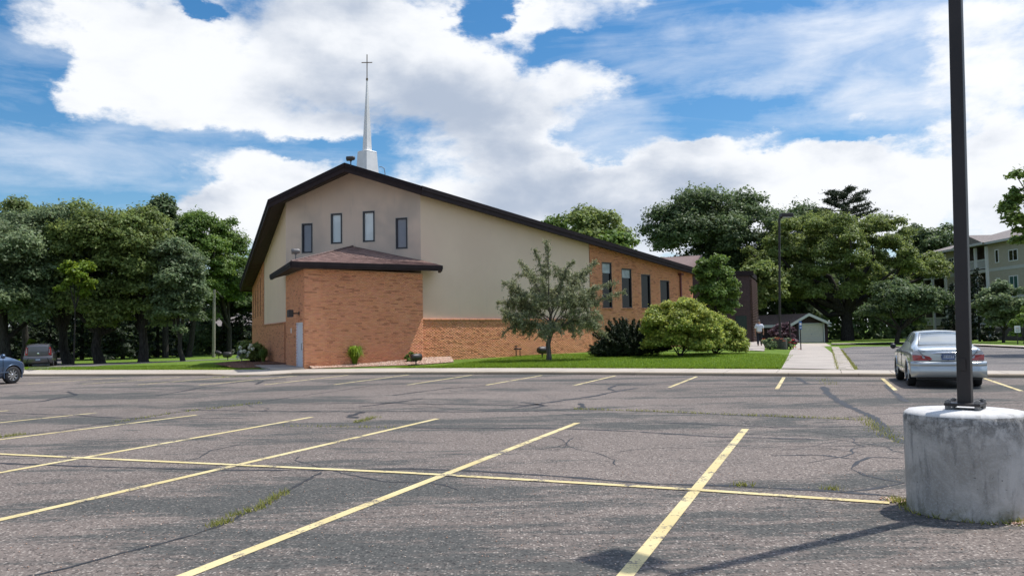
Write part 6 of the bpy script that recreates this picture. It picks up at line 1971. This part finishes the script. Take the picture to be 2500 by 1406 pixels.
# distant wood masses that close the view
def wood_mass(name, label, pts, h, n, mat, ls=.32, depth=7, seed=0, hv=.25):
    rs = np.random.default_rng(seed + 50)
    pts = np.array(pts, float); d = np.r_[0, np.cumsum(np.linalg.norm(np.diff(pts[:, :2], axis=0), axis=1))]
    t = rs.uniform(0, d[-1], n); x = np.interp(t, d, pts[:, 0]); y = np.interp(t, d, pts[:, 1])
    hh = h * (1 + hv * np.sin(t * .55 + seed) * np.sin(t * .23 + 1.3) + .12 * np.sin(t * 1.7))
    z = hh * rs.uniform(0, 1, n) ** .8
    prof = np.sqrt(np.clip(1 - (z / hh) ** 3, 0, 1))
    off = -depth * prof * rs.uniform(.2, 1, n)
    lump = 1.2 * np.sin(t * 1.9 + z * 1.1) * np.sin(z * 1.7 + t * .6)
    P = np.c_[x, y + off + lump, z - .4]
    Nn = np.c_[rs.normal(0, .7, n), rs.normal(-.8, .7, n), rs.normal(.5, .6, n)]
    V = leaf_mesh_world(name, P, Nn, ls, M[mat], np.c_[np.clip(rs.normal(.5, .3, n), 0, 1), np.clip(rs.normal(.45, .2, n), 0, 1), rs.random(n)])
    return tag(V, label, kind='stuff')
def leaf_mesh_world(name, P, Nn, size, mat, tint, asp=.62):
    n = len(P); Nn = Nn / (np.linalg.norm(Nn, axis=1)[:, None] + 1e-9)
    a = RNG.normal(0, 1, (n, 3)); a -= Nn * (a * Nn).sum(1)[:, None]; a /= np.linalg.norm(a, axis=1)[:, None] + 1e-9
    b = np.cross(Nn, a); s = (size * RNG.uniform(.6, 1.4, n))[:, None]
    V = np.empty((n, 4, 3)); V[:, 0] = P + a * s; V[:, 1] = P + b * s * asp; V[:, 2] = P - a * s; V[:, 3] = P - b * s * asp
    return link_mesh(name, np_mesh(name, V.reshape(-1, 3), np.arange(4 * n).reshape(-1, 4), mat, colors=tint))
wood_mass('distant_wood', 'dark far wood closing the view behind the left trees', [(-125, 100), (-85, 112), (-50, 124), (-25, 130)], 9.5, 42000, 'leaf_dark', .34, seed=1)
wood_mass('distant_wood', 'dark far wood behind the garage and the big oak', [(14, 118), (30, 108), (48, 112), (64, 122), (85, 125)], 11, 46000, 'leaf_dark', .34, seed=2)
wood_mass('undergrowth', 'dark thicket of young growth behind the left trunks', [(-62, 88), (-48, 94), (-34, 98), (-24, 102)], 3.6, 26000, 'leaf_dark', .2, 3, seed=6)
wood_mass('undergrowth', 'low sunlit undergrowth along the back of the left lawn', [(-80, 104), (-52, 106), (-30, 108)], 2.0, 7000, 'leaf_light', .2, 3, seed=3)

# right side trees
tree_px(1440, 840, 500, 88, 92, label='round tree rising behind the long roof slope', mat='leaf_oak', n=14000, ls=.22, seed=31, bot=.3)
tree_px(1365, 840, 522, 48, 98, label='feathery lighter tree just left behind the roof slope', mat='leaf_light', n=8000, ls=.2, seed=32, bot=.3)
tree_px(1500, 840, 560, 66, 86, label='low rounded light green tree over the roof slope', mat='leaf_light', n=9000, ls=.2, seed=33, bot=.3)
tree_px(1700, 840, 450, 122, 98, label='tall dark many-domed tree behind the rear wing', mat='leaf_dark', n=46000, ls=.17, seed=34, bot=.2, puffs=60)
tree_px(1830, 840, 452, 105, 100, label='second tall dark tree with a flat double top', mat='leaf_dark', n=40000, ls=.17, seed=35, bot=.2, puffs=56)
tree_px(1935, 840, 480, 95, 104, label='dark tree top between the double tree and the pine', mat='leaf_dark', n=10000, ls=.22, seed=36, bot=.1)
tree_px(2070, 838, 512, 232, 91, cx=2055, label='huge spreading oak over the garage with a thick forked trunk', mat='leaf_oak', n=120000, ls=.13, seed=37, bot=.14, puffs=170, puff_r=.13, trunk_r=.68, limbs=16, dep=.6, fork=3.6)
tree_px(1830, 840, 640, 62, 76, cx=1850, label='lower bushy oak bough cluster beside the maroon tower', mat='leaf_oak', n=13000, ls=.16, seed=38, bot=.3, trunk_r=.16)
tree_px(2190, 842, 680, 98, 72, cx=2212, label='dark low tree between the big oak and the apartments', mat='leaf_dark', n=26000, ls=.115, seed=39, bot=.12, trunk_r=.2)
tree_px(2280, 838, 532, 62, 108, label='dark tree top showing right of the big oak', mat='leaf_dark', n=12000, ls=.2, seed=40, bot=.3)
tree_px(2225, 838, 528, 50, 112, label='pointed dark tree top behind the big oak', mat='leaf_dark', n=9000, ls=.2, seed=41, bot=.3)
tree_px(2450, 834, 690, 62, 66, label='leafy young tree in front of the apartment wall', mat='leaf_grey', n=13000, ls=.13, seed=42, bot=.12, trunk_r=.12)
tree_px(2500, 838, 748, 30, 60, label='bright green shrub at the right picture edge', name='shrub', mat='leaf_light', n=3500, ls=.1, seed=43, bot=.05, trunk_r=.05, puffs=16)
g = AT(2392, 832, 72); conifer('spruce_tree', 'slender blue spruce left of the young tree by the apartments', (g[0], 72, 0), 6.8, 1.7, 8000, seed=21, lsize=.12)
g = AT(2330, 832, 74); conifer('spruce_tree', 'small spruce hidden partly by the lamp pole', (g[0], 74, 0), 5.6, 1.5, 5000, seed=22, lsize=.12)
# pine top over the oak: tufted branches
pb = AT(2075, 840, 100); ptop = AT(2075, 466, 100)
pine = empty('pine_tree', (pb[0], 100, 0), 0, 'dark tufted pine sticking up above the huge oak', 'tree')
rs = np.random.default_rng(5); Pp = []; m = MB(); m.tube([(pb[0], 100, -.3), (pb[0], 100, ptop[2] - .3)], [.45, .06], 8, cap=False)
for k in range(40):
    z = ptop[2] - .2 - 6.0 * (k / 40); L = 1.3 + 3.6 * (k / 40) ** .6 * (.6 + .4 * (k % 3)); a = k * 2.4 + rs.uniform(-.3, .3); e = np.array([pb[0] + math.cos(a) * L, 100 + math.sin(a) * L, z + .55])
    m.tube([(pb[0], 100, z - .2), (pb[0] + math.cos(a) * L * .5, 100 + math.sin(a) * L * .5, z), e], [.09, .06, .03], 5, cap=False)
    for t in np.linspace(.45, 1, 6):
        c = np.array([pb[0], 100, z - .2]) * (1 - t) + e * t; Pp.append(c + rs.normal(0, 1, (70, 3)) * [.26, .26, .12])
Pp = np.concatenate(Pp); leaf_mesh('foliage', Pp, rs.normal(0, 1, Pp.shape) + [0, 0, .5], .15, M['needles'], np.c_[rs.random(len(Pp)), rs.random(len(Pp)), rs.random(len(Pp))], pine, asp=.3)
m.build('trunk', M['bark'], pine)
# near maple sprays hanging in at the right edge
g = GT(2700, 880)
broadleaf('maple_tree', 'near maple whose outer sprays reach in at the right picture edge', (AT(2640, 800, 40)[0], 40, 0), AT(2590, 505, 40), (2.7, 2.6, 3.1), 13000, .10, 'leaf_light', seed=51, puffs=60, puff_r=.17, trunk_r=.2)

# ---- shrubs
def shrub(name, label, c, r_, n, ls, mat, seed=0, puffs=26, puff_r=.34, flat=1.0, cat='shrub', stems=6):
    return broadleaf(name, label, (c[0], c[1], c[2]), (c[0], c[1], c[2] + r_[2] * .92), r_, n, ls, mat, seed=seed, puffs=puffs, puff_r=puff_r, trunk_r=.05, limbs=stems, cat=cat, fork=c[2] + .2)
# small green tree by the tower
g = GT(1745, 845); D = 50.0; c = AT(1752, 712, D)
broadleaf('young_tree', 'dense fresh green small tree between the long roof and maroon tower', (c[0], D, T(c[0], D)), (c[0], D, c[2]), (1.5, 1.35, 2.5), 14000, .085, 'leaf_light', seed=61, puffs=46, puff_r=.26, trunk_r=.08)
c2 = AT(1722, 660, D); broadleaf('young_tree', 'pointed leader of the small green tree beside the roof end', (c[0] - .6, D + .3, T(c[0], D)), (c2[0], D, c2[2] - .1), (.62, .6, 1.2), 3200, .085, 'leaf_light', seed=62, puffs=16, puff_r=.4, trunk_r=.06)
# burning bush: two big mounds
def mound(name, label, x0, x1, ytop, ybase, D, n, ls, mat, seed, dep=.8, cat='shrub', puffs=60, puff_r=.2):
    c = AT((x0 + x1) / 2, ytop, D); zb = T(c[0], D); hw = (x1 - x0) / 2 * D / F_PX
    h = c[2] - zb
    return broadleaf(name, label, (c[0], D, zb), (c[0], D, zb + h * .46), (hw * .93, hw * dep, h * .60), n, ls, mat, seed=seed, puffs=puffs, puff_r=puff_r, trunk_r=.05, limbs=8, cat=cat, fork=zb + .15, lowcut=zb + .02 * h, skirt=True)
mound('burning_bush', 'big mounded yellow green bush before the brick end of the church', 1538, 1775, 734, 866, 41.5, 80000, .060, 'leaf_burn', 71, puffs=190, puff_r=.2)
mound('burning_bush', 'lower right yellow green bush running down to the pale boulders', 1660, 1828, 778, 862, 44, 44000, .060, 'leaf_burn', 72, puffs=110, puff_r=.24)
def juniper(name, label, px, py, D, rx, ry, rz, n, seed):
    rs = np.random.default_rng(seed + 7); c = AT(px, py, D); b = np.array([c[0], D, T(c[0], D)]); r = empty(name, tuple(b), 0, label, 'shrub')
    nb = 150; az_ = rs.uniform(0, 6.28, nb); e_ = np.arcsin(rs.uniform(.08, .98, nb)); L = rs.uniform(.72, 1.08, nb)
    dr = np.c_[np.cos(az_) * np.cos(e_) * rx, np.sin(az_) * np.cos(e_) * ry, np.sin(e_) * rz] * L[:, None]
    k = rs.integers(0, nb, n); t = rs.uniform(.25, 1, n) ** .6
    side = rs.normal(0, 1, (n, 3)) * (.17 * (1.12 - t))[:, None]
    P = b + dr[k] * t[:, None] + side + np.c_[np.zeros(n), np.zeros(n), .10 * (t - .5) + .05]
    P[:, 2] = np.maximum(P[:, 2], b[2] + .02)
    leaf_mesh('crown', P, dr[k] * .4 + rs.normal(0, 1, (n, 3)) + [0, 0, .5], .055, M['needles'], np.c_[rs.random(n), np.clip(rs.normal(.5, .2, n), 0, 1), rs.random(n)], r, asp=.32)
    m = MB()
    for q in range(0, nb, 4): m.tube([b, b + dr[q] * .5 + [0, 0, .05], b + dr[q] * .9], [.03, .02, .006], 4, cap=False)
    m.build('trunk', M['bark'], r)
juniper('juniper', 'low blackish juniper against the brick left of the mounded bush', 1545, 864, 43.2, 2.35, 1.6, 2.15, 76000, 1)
juniper('juniper', 'small dark juniper spreading low at the foot of the brick wall', 1487, 866, 43.0, 1.15, .8, .95, 16000, 2)
# barberry and flower bed
mound('barberry', 'round purple barberry bush behind the slim lamp pole', 1868, 1952, 790, 850, 56, 13000, .06, 'leaf_purple', 75, puffs=46, puff_r=.22)
for i, (x, y, lb) in enumerate(((1880, 853, 'green leafy perennial clump left in the flower bed'), (1893, 850, 'dark green clump against the mossy drum'), (1922, 852, 'green clump right of the mossy drum'))):
    g = GT(x, y); shrub('perennial', lb, g, (.42, .4, .36), 1600, .07, 'leaf_grey', seed=80 + i, puffs=14, cat='plant')
def flowers(name, label, px, py, n, mat, spread=.35, zz=.55):
    g = GT(px, 852); c = AT(px, py, g[1] - .3); r = empty(name, (c[0], c[1], T(c[0], c[1])), 0, label, 'flower')
    rs = np.random.default_rng(int(px)); m = MB()
    for k in range(n):
        q = c + rs.normal(0, 1, 3) * [spread, spread, .13]
        for j in range(5):
            a = j * 1.256 + k; m.add([q, q + [math.cos(a) * .07, math.sin(a) * .07 - .02, .03], q + [math.cos(a + .6) * .11, math.sin(a + .6) * .11 - .03, .0], q + [math.cos(a + 1.1) * .07, math.sin(a + 1.1) * .07 - .02, .03]], [[0, 1, 2, 3]])
    m.build('blossom', M[mat], r, kind='stuff')
    m = MB(); 
    for k in range(8): q = c + rs.normal(0, 1, 3) * [spread * .7, spread * .7, .05]; m.tube([(q[0], q[1], T(q[0], q[1])), q], .012, 4)
    m.build('stem', M['leaf_light'], r)
flowers('orange_lilies', 'orange lilies left of the mossy drum', 1889, 832, 14, 'petal_orange', .28)
flowers('red_lilies', 'red flowers right of the mossy drum', 1933, 835, 14, 'petal_red', .22)
flowers('orange_groundcover', 'orange flowers low at the bed front edge', 1930, 855, 16, 'petal_orange', .5)
# boulders by the path
for i, (x, y, s) in enumerate(((1813, 838, .36), (1808, 845, .22), (1821, 832, .34), (1824, 829, .26), (1832, 829, .25), (1819, 840, .22), (1813, 848, .16), (1828, 832, .2), (1804, 850, .16))):
    g = GT(x, y); r0_ = s * 1.1
    m = MB(); rs = np.random.default_rng(i)
    V = []; 
    import itertools
    nn_, kk_ = 6, 9
    for a in range(nn_ + 1):
        for b in range(kk_):
            t, p_ = math.pi * a / nn_, 2 * math.pi * b / kk_
            w_ = 1 + .16 * math.sin(3 * p_ + i) * math.sin(2 * t) + rs.uniform(-.06, .06)
            V.append(g + np.array([math.sin(t) * math.cos(p_) * r0_ * w_, math.sin(t) * math.sin(p_) * r0_ * w_ * .8, r0_ * .55 + math.cos(t) * r0_ * .8 * w_]))
    m.add(V, [[a * kk_ + b, (a + 1) * kk_ + b, (a + 1) * kk_ + (b + 1) % kk_, a * kk_ + (b + 1) % kk_] for a in range(nn_) for b in range(kk_)], True)
    o = m.build('boulder', M['stone'])
    tag(o, ['large pale boulder under the bush tip', 'pale boulder low in front of the pile', 'tall pale boulder in the middle of the pile', 'rear pale boulder against the tower', 'pale boulder resting on the walk edge', 'smaller pale boulder between two big ones', 'pebble sized boulder nearest the lawn', 'small pale boulder wedged at the back', 'smallest boulder half hidden by leaves'][i], 'boulder', 'pale boulders by the side path')
# hydrangea, grasses by the door
g = GT(615, 888); hy = shrub('hydrangea', 'dark hydrangea with white flower heads left of the brick side wall', g, (.95, .8, .72), 4200, .09, 'leaf_oak', seed=90, puffs=22)
rs = np.random.default_rng(3)
for (x, y) in ((587, 848), (609, 848.5), (617, 851), (597, 857), (607, 861), (604, 868), (580, 872), (589, 858), (612, 842)):
    c = AT(x, y, g[1] - .75); m = MB()
    for k in range(26):
        d = rs.normal(0, 1, 3); d /= np.linalg.norm(d); q = c + d * .10; a = rs.normal(0, 1, 3); a -= d * (a @ d); a /= np.linalg.norm(a); b = np.cross(d, a)
        m.add([q + a * .05, q + b * .05, q - a * .05, q - b * .05], [[0, 1, 2, 3]])
    m.build('flower_head', M['petal_white'], hy)
def tussock(name, label, g, n, h, spread, mat, seed):
    rs = np.random.default_rng(seed); r = empty(name, tuple(g), 0, label, 'plant'); V = []; F_ = []; tn = []
    for k in range(n):
        a = rs.uniform(0, 6.28); l = h * rs.uniform(.6, 1.1); s = spread * rs.uniform(.15, 1) ; w = .012 * rs.uniform(.8, 1.6)
        b = g + np.array([math.cos(a) * .07 * rs.random(), math.sin(a) * .07 * rs.random(), 0]); side = np.array([-math.sin(a), math.cos(a), 0]) * w
        pts = [b, b + np.array([math.cos(a) * s * .25, math.sin(a) * s * .25, l * .6]), b + np.array([math.cos(a) * s * .7, math.sin(a) * s * .7, l * .95]), b + np.array([math.cos(a) * s * 1.15, math.sin(a) * s * 1.15, l * rs.uniform(.55, .95)])]
        i0 = len(V)
        for j, p in enumerate(pts): ww = side * (1, 1.1, .8, .1)[j]; V += [p - ww, p + ww]
        for j in range(3): F_.append([i0 + 2 * j, i0 + 2 * j + 1, i0 + 2 * j + 3, i0 + 2 * j + 2]); tn.append((rs.random(), rs.uniform(.3, .8), 0))
    o = link_mesh('blades', np_mesh('blades', np.array(V) - np.array(g), np.array(F_), M[mat], colors=np.array(tn)), r); o['kind'] = 'stuff'
tussock('daylily_clump', 'arching green daylily clump against the entrance brick wall', GT(866, 894.3), 420, .95, .50, 'blade', 1)
tussock('ornamental_grass', 'upright dark ornamental grass in the mulch bed left of the door', GT(643, 888), 900, .85, .28, 'leaf_light', 2)
g = GT(1006, 888.2); shrub('small_shrub', 'small leafy shrub behind the floodlight at the block corner', g, (.42, .35, .3), 900, .06, 'leaf_light', seed=91, puffs=12)
# ---- crabapple: explicit branching so that it stays airy
cb = GT(1340.5, 879)
crab = empty('crabapple_tree', tuple(cb), 0, 'airy grey green crabapple with a crooked trunk on the front lawn', 'tree')
rs = np.random.default_rng(22); D = cb[1]
def Q(px, py, dy=0.0): q = AT(px, py, D + dy); return q
m = MB(); tr0 = [cb - [0, 0, .2], cb + [0, 0, .3], Q(1338, 840), Q(1344, 815), Q(1352, 805)]
m.tube(tr0, [.16, .125, .115, .115, .10], 12, cap=False)
m.tube([Q(1344, 815), Q(1341, 795), Q(1345, 770, .2), Q(1338, 740), Q(1340, 700)], [.09, .085, .07, .05, .03], 8, cap=False)
m.tube([Q(1350, 808), Q(1372, 798), Q(1390, 788, -.3), Q(1430, 770, -.4)], [.08, .06, .045, .02], 8, cap=False)
limbs = [((1345, 790), (1230, 690), -.6), ((1345, 785), (1215, 740), .6), ((1350, 800), (1228, 815), -.9), ((1340, 760), (1270, 640), .5), ((1342, 750), (1305, 610), -.3), ((1340, 700), (1330, 590), .1),
         ((1345, 770), (1400, 640), -.6), ((1350, 780), (1440, 660), .6), ((1355, 785), (1460, 700), -.6), ((1370, 798), (1500, 690), .3), ((1370, 798), (1455, 640), .9), ((1370, 798), (1470, 775), -.8), ((1385, 790), (1525, 712), .2), ((1400, 785), (1480, 820), .4), ((1345, 800), (1265, 800), 1.0),
         ((1345, 770), (1290, 720), -1.3), ((1345, 770), (1400, 720), -1.4), ((1345, 770), (1320, 680), -1.2), ((1345, 780), (1370, 690), 1.2), ((1345, 780), (1280, 760), 1.2), ((1350, 790), (1420, 760), -1.2), ((1350, 800), (1330, 820), -1.3), ((1350, 800), (1420, 815), 1.1), ((1345, 790), (1250, 780), -1.1)]
LP = []; NODES = []
def limb(A, B, r0_, k_sub):
    L_ = np.linalg.norm(B - A)
    c1 = A * .62 + B * .38 + rs.normal(0, .09 * L_ ** .5, 3) + [0, 0, .14 * L_]; c2_ = A * .25 + B * .75 + rs.normal(0, .07 * L_ ** .5, 3) + [0, 0, .13 * L_]
    P0 = [A, c1, c2_, B]; ts = np.linspace(0, 1, 9)
    path = [(1 - t) ** 3 * A + 3 * t * (1 - t) ** 2 * c1 + 3 * t * t * (1 - t) * c2_ + t ** 3 * B for t in ts]
    m.tube(path, list(np.linspace(r0_, .006, 9)), 6, cap=False)
    for t in np.linspace(.22, 1, int(9 + L_ * 7)):
        i = min(7, int(t * 8)); p = path[i] + (path[i + 1] - path[i]) * (t * 8 - i)
        if t < .85: NODES.append(p)
        for _ in range(k_sub):
            d = rs.normal(0, 1, 3) + [0, 0, .15]; d /= np.linalg.norm(d); L = rs.uniform(.1, .42) * (1.15 - t * .55)
            e = p + d * L + [0, 0, -.16 * L]; m.tube([p, (p + e) / 2 + [0, 0, .03], e], [.007, .005, .003], 3, cap=False)
            for q_ in np.linspace(.1, 1.1, int(6 + L * 34)): LP.append(p + (e - p) * q_ + rs.normal(0, .035, 3))
    for _ in range(2):
        e = B + rs.normal(0, .1, 3) + [0, 0, rs.uniform(-.38, .1)]; m.tube([B, e], [.006, .003], 3, cap=False)
        for q_ in np.linspace(0, 1, 16): LP.append(B + (e - B) * q_ + rs.normal(0, .03, 3))
for (a, b, dy) in limbs: limb(Q(*a), Q(*b, dy), .030, 3)
base_nodes = list(NODES)
for k_ in range(150):
    th = rs.uniform(0, 6.28); rr_ = rs.uniform(.15, 1) ** .5
    if k_ < 105: B = Q(1344 + 124 * rr_ * math.cos(th), 766 + 62 * rr_ * math.sin(th), rs.uniform(-1.4, 1.4))
    else: B = Q(1342 + 104 * rr_ * math.cos(th), 702 + 50 * rr_ * math.sin(th), rs.uniform(-1.0, 1.0))
    dd = [np.linalg.norm((n_ - B) * [1, 1, 1]) for n_ in base_nodes]
    A = base_nodes[int(np.argsort(dd)[rs.integers(3, 14)])]
    limb(A, B, .014, 2)
m.build('trunk', M['barkgrey'], crab)
LP = np.array(LP); LP = LP[rs.random(len(LP)) < .85]
nl = len(LP)
leaf_mesh('crown', LP, rs.normal(0, 1, LP.shape) + [0, 0, .4], .040, M['leaf_crab'], np.c_[rs.random(nl), np.clip(rs.normal(.5, .25, nl), 0, 1), rs.random(nl)], crab, asp=.55)
